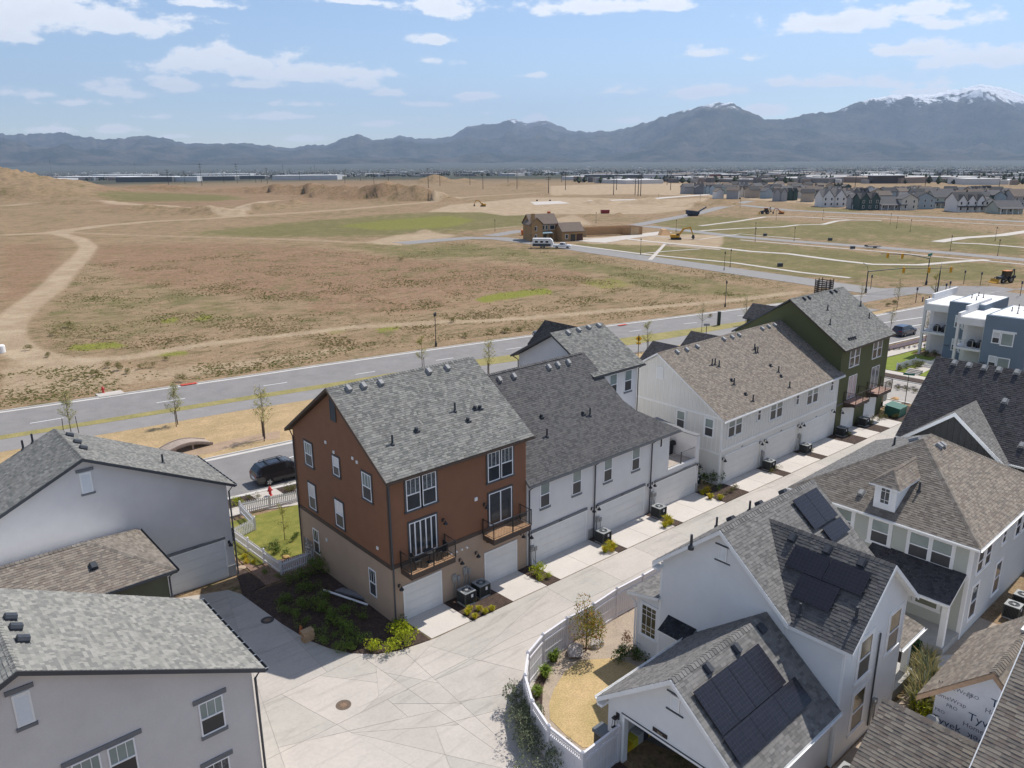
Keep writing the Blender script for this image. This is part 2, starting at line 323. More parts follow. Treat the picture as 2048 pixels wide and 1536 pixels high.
def build_ground():
    step = .011; rr = [3.0]
    while rr[-1] < 15500: rr.append(rr[-1]*(1+(step if rr[-1] > 25 else .06)))
    rr = np.array(rr); a0 = math.atan2(CF[1], CF[0])
    inn = np.radians(np.arange(-40, 40.01, .18)); out = np.radians(np.concatenate([np.arange(-180, -40, 7.0), np.arange(47, 180, 7.0)]))
    aa = np.sort(np.concatenate([inn, out]))+a0; na = len(aa); nr = len(rr)
    Rg, Ag = np.meshgrid(rr, aa, indexing='ij'); X = CAM[0]+Rg*np.cos(Ag); Y = CAM[1]+Rg*np.sin(Ag)
    Z = hgt(X, Y)
    px, dep = proj(np.stack([X, Y, hbase(X, Y)], -1)); PXX, PYY = px[..., 0], px[..., 1]; vis = dep > 1
    msk = {k: np.zeros(X.shape) for k in ('green', 'yellow', 'pale', 'red', 'dug', 'city')}
    for kind, s, poly in AREAS:
        w = (inpoly(PXX, PYY, poly) & vis)*s; msk[kind] = np.maximum(msk[kind], w)
    for pts, w in TR:
        d = dist_poly(X, Y, pts); msk['pale'] = np.maximum(msk['pale'], 1-smooth(w*.55, w*1.5, d))
    # soften
    for k in msk:
        for _ in range(3 if k in ('pale', 'yellow') else 14):
            a = msk[k]; b = a.copy(); b[1:-1, 1:-1] = (a[1:-1, 1:-1]*2+a[:-2, 1:-1]+a[2:, 1:-1]+a[1:-1, :-2]+a[1:-1, 2:])/6; msk[k] = b
    dz_ = Z-hbase(X, Y); msk['dug'] = np.clip(dz_/2.0, 0, 1)*(Rg > 150)
    r = Rg; msk['city'] = smooth(1100, 1900, r+400*(fbm(X/400, Y/400, 3)-.5))
    fi = inpoly(X, Y, FIELD); dd = np.minimum(dist_poly(X, Y, FIELD+[FIELD[0]]), 12)/12
    Z += np.where(fi, dd*((fbm(X/7, Y/7, 4)-.5)*.5+(fbm(X/1.6, Y/1.6, 2)-.5)*.16), 0)*(1-.8*msk['pale'])
    V = np.stack([X, Y, Z], -1).reshape(-1, 3)
    i = np.arange((nr-1)*na).reshape(nr-1, na); j = np.roll(i, -1, 1)
    F = np.stack([i, i+na, j+na, j], -1).reshape(-1, 4)
    c0 = len(V); V = np.vstack([V, [CAM[0], CAM[1], gz(CAM[0], CAM[1])]])
    me = bpy.data.meshes.new('ground'); me.vertices.add(len(V)); me.vertices.foreach_set('co', V.ravel())
    tri = np.array([[c0, k, (k+1) % na] for k in range(na)])
    nl = F.size+tri.size; me.loops.add(nl); me.loops.foreach_set('vertex_index', np.concatenate([F.ravel(), tri.ravel()]).astype(np.int32))
    me.polygons.add(len(F)+len(tri)); me.polygons.foreach_set('loop_start', np.concatenate([np.arange(len(F))*4, F.size+np.arange(len(tri))*3]).astype(np.int32))
    me.polygons.foreach_set('loop_total', np.concatenate([np.full(len(F), 4), np.full(len(tri), 3)]).astype(np.int32))
    me.polygons.foreach_set('use_smooth', np.ones(len(F)+len(tri), bool)); me.update(); me.validate()
    for k in msk:
        at = me.attributes.new(k, 'FLOAT', 'POINT'); at.data.foreach_set('value', np.append(msk[k].ravel(), 0).astype(np.float32))
    o = bpy.data.objects.new('ground', me); COL.objects.link(o); o['kind'] = 'structure'; o['label'] = 'bare dirt, dry grass and weeds of the open building land'
    m = bpy.data.materials.new('field_ground'); m.use_nodes = True; nt = m.node_tree; N = nt.nodes; L = nt.links; b = N['Principled BSDF']; b.inputs['Roughness'].default_value = .95; b.inputs['Specular IOR Level'].default_value = .1
    g = N.new('ShaderNodeNewGeometry')
    def noise(s, d=6, ro=.62):
        n = N.new('ShaderNodeTexNoise'); n.inputs['Scale'].default_value = s; n.inputs['Detail'].default_value = d; n.inputs['Roughness'].default_value = ro; L.new(g.outputs['Position'], n.inputs['Vector']); return n.outputs[0]
    def ramp(v, lo, hi):
        n = N.new('ShaderNodeMapRange'); n.interpolation_type = 'SMOOTHSTEP'; L.new(v, n.inputs[0]); n.inputs[1].default_value = lo; n.inputs[2].default_value = hi; return n.outputs[0]
    def add(a, bb, k=1):
        n = N.new('ShaderNodeMath'); n.operation = 'MULTIPLY_ADD'; L.new(bb, n.inputs[0]); n.inputs[1].default_value = k; L.new(a, n.inputs[2]); return n.outputs[0]
    def mix(f, a, bb):
        n = N.new('ShaderNodeMix'); n.data_type = 'RGBA'; L.new(f, n.inputs[0])
        for s, v in ((6, a), (7, bb)):
            if isinstance(v, tuple): n.inputs[s].default_value = (*v, 1)
            else: L.new(v, n.inputs[s])
        return n.outputs[2]
    def att(k):
        n = N.new('ShaderNodeAttribute'); n.attribute_name = k; return n.outputs['Fac']
    nb, nm, nf, nff = noise(.035, 5), noise(.22, 6), noise(1.3, 6, .7), noise(5.5, 5, .75)
    base = mix(ramp(nm, .36, .66), (.27, .185, .112), (.185, .122, .074))
    base = mix(ramp(add(nf, nm, .6), .68, 1.0), base, (.33, .24, .15))
    base = mix(ramp(add(add(att('red'), nm, 2.4), nb, 1.2), 1.75, 2.75), base, mix(ramp(nf, .35, .65), (.285, .178, .112), (.19, .115, .072)))
    og = mix(ramp(nf, .3, .7), (.105, .105, .034), (.20, .17, .075))
    base = mix(ramp(add(add(add(att('green'), nm, 1.7), nf, 1.0), nb, .8), 1.95, 2.75), base, og)
    base = mix(ramp(add(add(nm, nf, .9), nb, .8), 1.38, 1.62), base, (.145, .125, .055))        # scattered weeds
    mp = N.new('ShaderNodeMapping'); mp.inputs['Rotation'].default_value = (0, 0, -.75); mp.inputs['Scale'].default_value = (.35, 1.1, 1); L.new(g.outputs['Position'], mp.inputs[0])
    ns = N.new('ShaderNodeTexNoise'); ns.inputs['Scale'].default_value = .55; ns.inputs['Detail'].default_value = 8; ns.inputs['Roughness'].default_value = .78; L.new(mp.outputs[0], ns.inputs['Vector']); ns = ns.outputs[0]
    base = mix(ramp(add(ns, nf, .35), .69, .80), base, mix(ramp(nff, .4, .6), (.105, .088, .042), (.155, .125, .06)))      # speckle of low weeds
    base = mix(ramp(add(ns, nb, .3), .42, .56), mix(ramp(nff, .4, .6), (.36, .275, .18), (.29, .215, .135)), base)          # bleached straw
    base = mix(ramp(add(add(att('yellow'), nf, 1.5), nff, .8), 1.45, 2.0), base, mix(ramp(nff, .35, .65), (.14, .15, .025), (.22, .215, .045)))
    base = mix(ramp(add(add(att('pale'), nf, 1.1), nm, .7), 1.12, 1.7), base, mix(ramp(nm, .35, .65), (.39, .30, .205), (.31, .23, .15)))
    cn = noise(.006, 8, .75); cf = noise(.03, 4, .8)
    city = mix(ramp(cn, .4, .6), (.035, .045, .03), (.085, .08, .062)); city = mix(ramp(cf, .62, .7), city, (.24, .23, .22))
    base = mix(att('city'), base, city)
    dk = N.new('ShaderNodeMapRange'); L.new(nff, dk.inputs[0]); dk.inputs[1].default_value = .3; dk.inputs[2].default_value = .7; dk.inputs[3].default_value = .66; dk.inputs[4].default_value = 1.32
    fin = N.new('ShaderNodeMix'); fin.data_type = 'RGBA'; fin.blend_type = 'MULTIPLY'; fin.inputs[0].default_value = 1; L.new(base, fin.inputs[6]); L.new(dk.outputs[0], fin.inputs[7])
    L.new(fin.outputs[2], b.inputs['Base Color'])
    bp = N.new('ShaderNodeBump'); bp.inputs['Strength'].default_value = .55; bp.inputs['Distance'].default_value = .25; L.new(nf, bp.inputs['Height']); L.new(bp.outputs[0], b.inputs['Normal'])
    me.materials.append(m); return o
build_ground()
# ---------------------------------------------------------------- flat sheets (roads, paths, lawns, beds)
def sheet(name, poly, m, dz, thick=.05, kind='structure', label=None, parent=None, seg=4.0):
    """polygon in plan laid on the ground dz above it; has thickness"""
    bm = bmesh.new(); vs = [bm.verts.new((x, y, 0)) for x, y in poly]; f = bm.faces.new(vs)
    if f.normal.z < 0: f.normal_flip()
    xs = [p[0] for p in poly]; ys = [p[1] for p in poly]
    for ax, (lo, hi) in enumerate(((min(xs), max(xs)), (min(ys), max(ys)))):
        n = int((hi-lo)/seg)
        for k in range(1, min(n, 200)):
            co = [0, 0, 0]; co[ax] = lo+(hi-lo)*k/n; no = [0, 0, 0]; no[ax] = 1
            bmesh.ops.bisect_plane(bm, geom=bm.verts[:]+bm.edges[:]+bm.faces[:], plane_co=co, plane_no=no)
    ret = bmesh.ops.extrude_face_region(bm, geom=bm.faces[:]); top = [e for e in ret['geom'] if isinstance(e, bmesh.types.BMVert)]
    ts = set(top)
    for v in bm.verts: v.co.z = gz(v.co.x, v.co.y)+(dz if v in ts else dz-thick)
    bmesh.ops.recalc_face_normals(bm, faces=bm.faces[:])
    off = wloc(parent) if parent is not None else Vector((0, 0, 0))
    for v in bm.verts: v.co -= off
    me = bpy.data.meshes.new(name); bm.to_mesh(me); bm.free(); me.materials.append(m)
    o = bpy.data.objects.new(name, me); COL.objects.link(o)
    if parent is not None: o.parent = parent; o.matrix_world = Matrix.Translation(off)
    elif kind: o['kind'] = kind
    if label: o['label'] = label
    return o
def strip(pts, w, wr=None):
    """outline of a ribbon of half width w around a polyline"""
    L_, R_ = [], []
    P = [Vector((x, y)) for x, y in pts]
    for i, p in enumerate(P):
        t = (P[min(i+1, len(P)-1)]-P[max(i-1, 0)]).normalized(); n = Vector((-t.y, t.x))
        L_.append(tuple(p+n*w)); R_.append(tuple(p-n*(wr if wr is not None else w)))
    return L_+R_[::-1]
asph = mat('asphalt', (.215, .202, .195), .9, .10, .5, fine=.10, fscale=9, bump=.2, bscale=60)
asph2 = mat('asphalt_path', (.24, .226, .216), .9, .08, .7, fine=.08, fscale=9)
conc = mat('concrete', (.47, .43, .39), .85, .09, .35, fine=.04, fscale=6, bump=.1, bscale=50)
conc2 = mat('concrete_walk', (.47, .425, .38), .85, .08, .6, fine=.04, fscale=8)
paint = mat('road_paint', (.72, .71, .69), .6, .08, 4)
redp = mat('red_paint', (.48, .06, .04), .7, .1, 4)
mulch = mat('mulch', (.040, .027, .022), .95, .3, 4, bump=.9, bscale=22, col2=(.085, .056, .043), fine=.45, fscale=16)  # shade put into the colour: near-black tone of the shadowed bed
lawn = mat('lawn', (.13, .145, .025), .95, .2, 1.4, col2=(.22, .20, .045), fine=.25, fscale=18, bump=.5, bscale=30)
lawng = mat('lawn_green', (.12, .17, .018), .95, .2, .8, col2=(.20, .225, .03), fine=.2, fscale=18)
dryg = mat('dry_grass', (.43, .30, .165), .95, .2, .5, col2=(.31, .225, .115), fine=.25, fscale=7, bump=.5, bscale=16)
drylawn = mat('dry_lawn', (.50, .355, .19), .95, .15, .7, col2=(.37, .28, .125), fine=.22, fscale=14, bump=.5, bscale=26)
medg = mat('verge_grass', (.31, .255, .10), .95, .2, .7, col2=(.20, .18, .065), fine=.25, fscale=9)
gravel = mat('yard_gravel', (.36, .29, .225), .95, .12, 1.2, fine=.18, fscale=14, bump=.4, bscale=30)
farE = pline([(0,824),(480,755),(640,731),(835,703),(1059,672),(1220,651),(1480,618),(1640,597),(1730,590)]); neaE = pline([(0,872),(480,795),(647,769),(949,720),(1024,710),(1243,677),(1480,644),(1640,622)])
def ext(p, a, d): 
    (x0, y0), (x1, y1) = (p[0], p[1]) if a == 0 else (p[-1], p[-2]); l = math.hypot(x0-x1, y0-y1); q = (x0+(x0-x1)/l*d, y0+(y0-y1)/l*d)
    return [q]+p if a == 0 else p+[q]
farE = ext(farE, 0, 40); neaE = ext(neaE, 0, 40); neaE.append((128, 33.5)); 
sheet('main_road', farE+[(150, 39), (150, 31)]+neaE[::-1], asph, .02, label='asphalt road past the open land')
CURB = mat('curb_concrete', (.52, .49, .455), .85, .08, .8, fine=.05, fscale=10)
def curb(pts, side, name='kerb', w=.17, h=.13, gut=.45):
    """concrete gutter with an upstand; side +1: upstand on the left of the line"""
    P = [Vector((x, y)) for x, y in pts]; mb = MB(); sec = [(-gut, .028), (0, .028), (.02, h), (w, h), (w, -.1), (-gut, -.1)]
    rows = []
    # resample
    Q = [P[0]]
    for a, b in zip(P[:-1], P[1:]):
        n = max(1, int((b-a).length/5))
        for k in range(1, n+1): Q.append(a+(b-a)*k/n)
    for i, p in enumerate(Q):
        t = (Q[min(i+1, len(Q)-1)]-Q[max(i-1, 0)]).normalized(); n = Vector((-t.y, t.x))*side
        rows.append(mb.vs([(p.x+n.x*u, p.y+n.y*u, gz(p.x, p.y)+v) for u, v in sec]))
    for a, b in zip(rows[:-1], rows[1:]):
        for j in range(len(sec)): mb.f.append((a+j, a+(j+1) % 6, b+(j+1) % 6, b+j)); mb.c.append((1, 1, 1))
    o = mb.build(name, CURB); o['kind'] = 'structure'; return o
curb(farE, 1); 
def dashes(lst, w=.12):
    for a, b in lst:
        A, B = S(*a), S(*b); sheet('lane_marking', strip([A, B], w/2), paint, .026, .01, seg=50)
dashes([((60,847),(127,836)),((313,806),(370,797)),((527,772),(574,765)),((711,749),(750,743)),((872,721),(907,716)),((1012,699),(1043,695)),((1259,663),(1283,660)),((1368,648),(1394,645)),((1475,632),(1495,630))], .13)
dashes([((1765,646),(1850,634)),((1780,660),(1850,648))], .2)
# verge, shared path, dry swale, side street
pathF = pline([(0,880),(480,803),(640,778),(949,734),(1100,713),(1262,690),(1480,653),(1600,634)]); pathN = pline([(0,905),(480,822),(625,799),(949,756),(1100,733),(1290,703),(1480,669),(1600,650)])
pathF = ext(pathF, 0, 40); pathN = ext(pathN, 0, 40)
sheet('grass_verge', neaE[:-1]+pathF[::-1], medg, .05, .12, label='narrow dry grass strip between the main road and the path')
sheet('shared_path', pathF+pathN[::-1], asph2, .035, .1, label='asphalt path along the main road')
stF = [(-45, 34.6), (-10, 32.6), (5, 31.75), (60, 28.6), (118, 25.6), (136, 23.6), (165, 20)]; stN = [(-45, 26.5), (0, 22.4), (60, 16.9), (100, 13.2), (165, 7)]
sheet('side_street', stF+stN[::-1], asph, .012, label='residential asphalt street behind the town houses')
curb(stF, 1); curb(stN, -1)
sheet('dry_swale', pathN+[(132, 26)]+[(x, y+.2) for x, y in stF[:5]][::-1], dryg, .03, .1, label='swale of straw coloured dry grass between path and street')
sheet('swale_dirt', pline([(300,915),(360,895),(420,890),(500,872),(560,862),(560,878),(500,884),(430,905),(390,912),(330,925)]), mat('swale_soil', (.33, .235, .16), .95, .15, .6, fine=.15, fscale=8), .036, .05, label='bare earth channel in the swale')
dashes([((528,929),(600,910))], .14)
# cross street and corner on the right
sheet('cross_street', [(65.6, -45), (74.6, -45), (74.9, 15.2), (65.8, 16)], mat('worn_asphalt', (.34, .31, .28), .9, .08, .4, fine=.06, fscale=8), .022, label='pale worn street at the end of the lane')
curb([(74.6, -45), (74.9, 14)], -1); curb([(65.6, -1), (65.8, 15)], 1)
sheet('sidewalk', [(77.0, -30), (78.6, -30), (78.9, 13), (77.3, 13.3)], conc2, .12, .2); sheet('sidewalk', [(80, 12.6), (120, 8.9), (120, 7.1), (80, 10.8)], conc2, .12, .2)
sheet('front_lawn', [(79, -4), (91, -3), (91, 9), (101, 8.7), (79.2, 10.6)], lawng, .11, .2, label='mown green lawn in front of the blue row houses')
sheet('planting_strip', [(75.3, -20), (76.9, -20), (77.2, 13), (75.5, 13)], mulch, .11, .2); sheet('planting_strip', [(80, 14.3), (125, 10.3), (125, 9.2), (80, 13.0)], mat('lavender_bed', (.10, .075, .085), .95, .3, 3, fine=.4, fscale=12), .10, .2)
sheet('entry_walk', [(79, 3.3), (92, 4.2), (92, 5.6), (79, 4.9)], conc2, .118, .1)
sheet('parking_bay', [(96, 30.2), (124, 27.6), (124, 32.4), (96, 35)], asph2, .04)
for k in range(5): sheet('lane_marking', strip([(100+k*5, 30+.1-k*.45), (102+k*5, 34.2-k*.45)], .1), paint, .046, .01)
# far roads and walks of the new subdivision
far_c = pline([(800,487),(870,481),(940,476),(1000,477),(1060,484),(1127,493),(1200,504),(1300,518),(1400,532),(1500,547),(1600,561),(1680,573),(1760,584)])
sheet('new_road', strip(far_c, 4.6), asph2, .05, .15, label='new asphalt road through the subdivision'); 
sheet('new_road', strip(pline([(1130,470),(1230,458),(1300,445),(1390,428),(1440,415),(1500,402)]), 3.5), asph2, .05, .15); sheet('new_road', strip(pline([(980,472),(1040,462),(1090,460)]), 3.5), asph2, .054, .15)
sheet('new_road', strip(pline([(1290,452),(1380,462),(1480,474),(1591,483),(1757,495),(1896,506),(2048,520),(2120,527)]), 3.4), asph2, .045, .15); sheet('new_road', strip(pline([(1480,410),(1583,421),(1757,429),(1951,439),(2060,444)]), 4), asph2, .05, .15)
sheet('new_road', strip(pline([(1600,372),(1480,385),(1300,398),(1180,402)]), 5), conc, .05, .15); sheet('crossing_road', [(150, 30), (150, 40.5), S(1760,577), S(1880,572), S(1990,573), S(2120,590), S(2120,640), (190, 18), (150, 20)], asph, .03, .15, label='wide road crossing with traffic lights')
CW_ = [([(1120,487),(1281,508),(1469,526),(1600,545),(1700,556)], .9), ([(1150,478),(1207,477),(1251,478),(1298,483),(1439,496),(1500,503),(1577,508),(1674,521),(1746,529),(1840,530),(1924,523),(1975,520)], 1.3), ([(1480,457),(1563,454),(1596,450),(1646,449),(1674,442),(1702,440),(1763,441)], 1.2),
 ([(1400,452),(1480,442),(1530,434),(1605,434),(1696,439)], 1.2), ([(1400,462),(1480,457)], 1.2), ([(1874,484),(1924,476),(2001,471),(2060,462)], 2.2), ([(1905,486),(1960,488),(2060,496)], 1.2), ([(1280,470),(1400,479),(1480,468),(1600,478)], .7),
 ([(1480,480),(1600,490),(1757,503),(1880,514),(2060,530)], .7), ([(1650,433),(1757,437),(1951,447),(2060,452)], .8), ([(1440,500),(1330,488),(1300,520)], .6), ([(1281,508),(1330,503),(1400,498)], .5)]
for p, w in CW_: sheet('concrete_walk', strip(pline(p), w), conc2, .07, .2)
sheet('concrete_pad', pline([(1060,404),(1120,402),(1140,407),(1070,410)]), conc2, .07, .2); sheet('concrete_drive', pline([(1150,482),(1260,470),(1330,462),(1345,466),(1270,476),(1210,486)]), conc2, .066, .2)
# ---------------------------------------------------------------- the lane: poured concrete slabs with open joints
ALLEY = [(66.5, -3.4), (28.2, -2.75), (0.95, -2.5), (-.1, -2.35), (-1.2, -2.15), (-2.2, -1.65), (-3.1, -.75), (-3.75, .4), (-4.2, 1.7), (-4.55, 4), (-5.0, 8.6), (-5.4, 9.6), (-8.9, 11.0), (-9.5, 4.9), (-10.2, 0), (-10.2, -6.6), (-10.2, -16), (-10.2, -24), (-2.5, -24), (-.6, -17), (-.9, -13.5), (-.2, -11.6), (.6, -10.2), (1.8, -9.0), (3.6, -8.0), (6.5, -7.4), (12, -7.3), (66.5, -8.6)]
sheet('lane', ALLEY, mat('joint_dark', (.33, .295, .265), .95, .1, 2), .012, label='concrete lane between the garages')
def slabs():
    root = bpy.data.objects['lane']
    bm = bmesh.new(); f = bm.faces.new([bm.verts.new((x, y, 0)) for x, y in ALLEY])
    cuts = []
    for x in range(9, 66, 4): cuts.append(((x, -2), (x, -9)))
    cuts.append(((4.6, -5.1), (67, -5.75)))
    for a, b in (((810,1305),(905,1392)),((690,1290),(1040,1536)),((480,1270),(570,1536)),((905,1250),(760,1390)),((750,1312),(757,1386)),((520,1410),(640,1352)),((560,1495),(710,1460)),((610,1415),(710,1470)),((710,1468),(1000,1536)),((757,1384),(785,1408)),((785,1408),(900,1408)),((900,1408),(1010,1388)),((710,1466),(870,1454)),((870,1454),(1000,1420)),((870,1454),(900,1536)),((640,1352),(690,1358)),((690,1358),(760,1344)),((760,1344),(862,1364)),((862,1364),(945,1318)),((945,1318),(1035,1340)),((945,1318),(1008,1262)),((850,1290),(945,1318)),((862,1364),(1010,1300)),((605,1160),(470,1215)),((480,1165),(640,1330)),((615,1268),(520,1310))):
        cuts.append((S(*a), S(*b)))
    def cont(fc, p):
        poly = [(v.co.x, v.co.y) for v in fc.verts]; return bool(inpoly(np.array([p[0]]), np.array([p[1]]), poly)[0])
    for (a, b) in cuts:
        n = (b[1]-a[1], a[0]-b[0], 0); hit = set()
        for t in np.linspace(.02, .98, 24):
            p = (a[0]+(b[0]-a[0])*t, a[1]+(b[1]-a[1])*t)
            for fc in bm.faces:
                if cont(fc, p): hit.add(fc)
        for fc in hit:
            if fc.calc_area() < 1.6: continue
            bmesh.ops.bisect_plane(bm, geom=[fc]+list(fc.edges)+list(fc.verts), plane_co=(a[0], a[1], 0), plane_no=n)
    polys = [[Vector((v.co.x, v.co.y)) for v in fc.verts] for fc in bm.faces if fc.calc_area() > .02]; bm.free()
    ms = [mat('slab_a', (.47, .425, .38), .85, .13, .55, fine=.05, fscale=7, col2=(.40, .365, .33), bump=.08, bscale=40), mat('slab_b', (.445, .41, .365), .85, .13, .5, fine=.05, fscale=7, col2=(.385, .36, .325), bump=.08, bscale=40), mat('slab_c', (.50, .45, .405), .85, .13, .5, fine=.05, fscale=7, col2=(.43, .39, .35), bump=.08, bscale=40)]
    for m_ in ms:
        nt = m_.node_tree; N = nt.nodes; L = nt.links; g = [n for n in N if n.type == 'NEW_GEOMETRY'][0]; bs = N['Principled BSDF']; src = bs.inputs['Base Color'].links[0].from_socket
        mp = N.new('ShaderNodeMapping'); mp.inputs['Rotation'].default_value = (0, 0, .75); mp.inputs['Scale'].default_value = (.16, 1.5, 1); L.new(g.outputs['Position'], mp.inputs[0]); nz = N.new('ShaderNodeTexNoise'); nz.inputs['Scale'].default_value = 1.1; nz.inputs['Detail'].default_value = 4; nz.inputs['Distortion'].default_value = 1.6; L.new(mp.outputs[0], nz.inputs['Vector'])
        r_ = N.new('ShaderNodeMapRange'); L.new(nz.outputs[0], r_.inputs[0]); r_.inputs[1].default_value = .54; r_.inputs[2].default_value = .74; r_.inputs[3].default_value = 1; r_.inputs[4].default_value = .80; mx = N.new('ShaderNodeMix'); mx.data_type = 'RGBA'; mx.blend_type = 'MULTIPLY'; mx.inputs[0].default_value = 1; L.new(src, mx.inputs[6]); L.new(r_.outputs[0], mx.inputs[7]); L.new(mx.outputs[2], bs.inputs['Base Color'])
    for k, P in enumerate(polys):
        ar = sum(P[i].x*P[(i+1) % len(P)].y-P[(i+1) % len(P)].x*P[i].y for i in range(len(P)))
        if ar < 0: P = P[::-1]
        Q = []
        n = len(P)
        for i in range(n):       # inset: half a joint
            a, b, c = P[i-1], P[i], P[(i+1) % n]; e1 = (b-a).normalized(); e2 = (c-b).normalized(); n1 = Vector((-e1.y, e1.x)); n2 = Vector((-e2.y, e2.x))
            m = (n1+n2); 
            if m.length < .3: m = n1
            m.normalize(); Q.append(b+m*(.007/max(.4, m.dot(n1))))
        mb = MB(); top = [(q.x, q.y, gz(q.x, q.y)+.024) for q in Q]
        mb.prism([(x, y, z-.03) for x, y, z in top], (0, 0, .03)); mb.build('slab', ms[k % 3], root)
slabs()
# ---------------------------------------------------------------- mountains
SIL = [(-900,285),(-600,262),(-300,280),(-120,262),(0,268),(50,268),(90,266),(130,264),(170,275),(230,279),(270,274),(300,273),(340,279),(380,287),(420,288),(450,287),(490,284),(520,288),(570,295),(620,291),(650,290),(690,274),(715,269),(745,281),(770,276),(800,273),(830,276),(870,277),(905,270),(930,255),(955,248),(985,247),(1010,240),(1030,238),(1055,245),(1085,240),(1110,250),(1150,262),(1180,263),(1220,262),(1250,258),(1290,245),(1320,235),(1360,222),(1400,213),(1432,203),(1450,207),(1470,207),(1500,225),(1535,240),(1570,240),(1600,232),(1640,223),(1670,225),(1700,210),(1740,197),(1790,187),(1830,190),(1880,185),(1920,178),(1950,168),(1975,169),(2000,176),(2048,188),(2200,215),(2400,190),(2700,240),(3000,230)]
def mountains():
    xs = [p[0] for p in SIL]; ys = [p[1] for p in SIL]; na, nr = 1000, 90
    P = np.linspace(-900, 3000, na); E = np.interp(P, xs, ys)+(fbm(P/20, P*0+3, 5, True)-.6)*8+(fbm(P/5, P*0+8, 3)-.5)*3
    d0 = np.array([ray(p, e) for p, e in zip(P, E)]); hz = np.hypot(d0[:, 0], d0[:, 1]); az = np.arctan2(d0[:, 1], d0[:, 0]); te = d0[:, 2]/hz
    rd = 21000+2500*np.sin(az*9)+np.interp(P, [-900, 500, 700, 1200, 1300, 1500, 1560, 2048, 3000], [5000, 4500, 2500, 2500, 0, 0, 500, 500, 0])
    ridge = CAM[2]+te*rd
    T = np.linspace(0, 1.35, nr); rows = []
    for t in T:
        r0 = 14200.; r = r0+(rd-r0)*t
        x = CAM[0]+r*np.cos(az); y = CAM[1]+r*np.sin(az)
        s = np.where(t <= 1, .06*t+.94*np.power(min(t, 1), 1.55), 1-.9*(t-1)/.35)
        foot = -70+110*min(t*2, 1)
        sp = (fbm(x/2300+2, y/2300, 6, True)-.62)*2.0
        w = np.clip(np.sin(np.pi*min(t, 1))**.8, 0, 1) if t < 1 else 0
        h = foot*(1-s)+ridge*s+sp*ridge*.5*w
        cap = CAM[2]+te*r*.985
        h = np.where((t < 1), np.minimum(h, cap), h); rows.append(np.stack([x, y, np.maximum(h, -95)], -1))
    V = np.stack(rows).reshape(-1, 3); i = np.arange((nr-1)*na).reshape(nr-1, na)[:, :-1]
    F = np.stack([i, i+na, i+na+1, i+1], -1).reshape(-1, 4)[:, ::-1]
    me = bpy.data.meshes.new('mountains'); me.from_pydata(V.tolist(), [], F.tolist()); me.polygons.foreach_set('use_smooth', [True]*len(me.polygons)); me.update()
    o = bpy.data.objects.new('mountains', me); COL.objects.link(o); o['kind'] = 'structure'; o['label'] = 'hazy blue mountain range with snow patches on the highest peaks'
    m = bpy.data.materials.new('mountain_rock'); m.use_nodes = True; nt = m.node_tree; N = nt.nodes; L = nt.links; b = N['Principled BSDF']; b.inputs['Roughness'].default_value = 1; b.inputs['Specular IOR Level'].default_value = 0
    g = N.new('ShaderNodeNewGeometry'); sx = N.new('ShaderNodeSeparateXYZ'); L.new(g.outputs['Position'], sx.inputs[0]); sn = N.new('ShaderNodeSeparateXYZ'); L.new(g.outputs['Normal'], sn.inputs[0])
    n1 = N.new('ShaderNodeTexNoise'); n1.inputs['Scale'].default_value = .0016; n1.inputs['Detail'].default_value = 9; n1.inputs['Roughness'].default_value = .65; L.new(g.outputs['Position'], n1.inputs['Vector'])
    n2 = N.new('ShaderNodeTexNoise'); n2.inputs['Scale'].default_value = .0042; n2.inputs['Detail'].default_value = 6; n2.inputs['Roughness'].default_value = .7; L.new(g.outputs['Position'], n2.inputs['Vector'])
    cr = N.new('ShaderNodeMapRange'); L.new(n1.outputs[0], cr.inputs[0]); cr.inputs[1].default_value = .42; cr.inputs[2].default_value = .6
    c1 = N.new('ShaderNodeMix'); c1.data_type = 'RGBA'; L.new(cr.outputs[0], c1.inputs[0]); c1.inputs[6].default_value = (.018, .028, .018, 1); c1.inputs[7].default_value = (.085, .075, .06, 1)
    ad = N.new('ShaderNodeMath'); ad.operation = 'MULTIPLY_ADD'; L.new(n2.outputs[0], ad.inputs[0]); ad.inputs[1].default_value = 1300; L.new(sx.outputs[2], ad.inputs[2])
    sr = N.new('ShaderNodeMapRange'); L.new(ad.outputs[0], sr.inputs[0]); sr.inputs[1].default_value = 1800; sr.inputs[2].default_value = 1890
    c2 = N.new('ShaderNodeMix'); c2.data_type = 'RGBA'; L.new(sr.outputs[0], c2.inputs[0]); L.new(c1.outputs[2], c2.inputs[6]); c2.inputs[7].default_value = (.82, .84, .88, 1)
    L.new(c2.outputs[2], b.inputs['Base Color'])
    bp = N.new('ShaderNodeBump'); bp.inputs['Strength'].default_value = 1; bp.inputs['Distance'].default_value = 220; L.new(n1.outputs[0], bp.inputs['Height']); L.new(bp.outputs[0], b.inputs['Normal']); me.materials.append(m)
mountains()
# ---------------------------------------------------------------- hazy air (closed box round camera and scene; sky and clouds outside)
def haze():
    mb = MB(); mb.box((-14000, -14000, -140), (36000, 38000, 3300)); m = bpy.data.materials.new('haze_air'); m.use_nodes = True; nt = m.node_tree; nt.nodes.remove(nt.nodes['Principled BSDF'])
    v = nt.nodes.new('ShaderNodeVolumePrincipled'); v.inputs['Color'].default_value = (.58, .74, 1, 1); v.inputs['Density'].default_value = HAZE; v.inputs['Anisotropy'].default_value = .2
    nt.links.new(v.outputs[0], nt.nodes['Material Output'].inputs['Volume']); o = mb.build('haze', m); o['kind'] = 'stuff'; o['label'] = 'thin blue summer haze over the valley'
HAZE = 3.3e-5
haze()
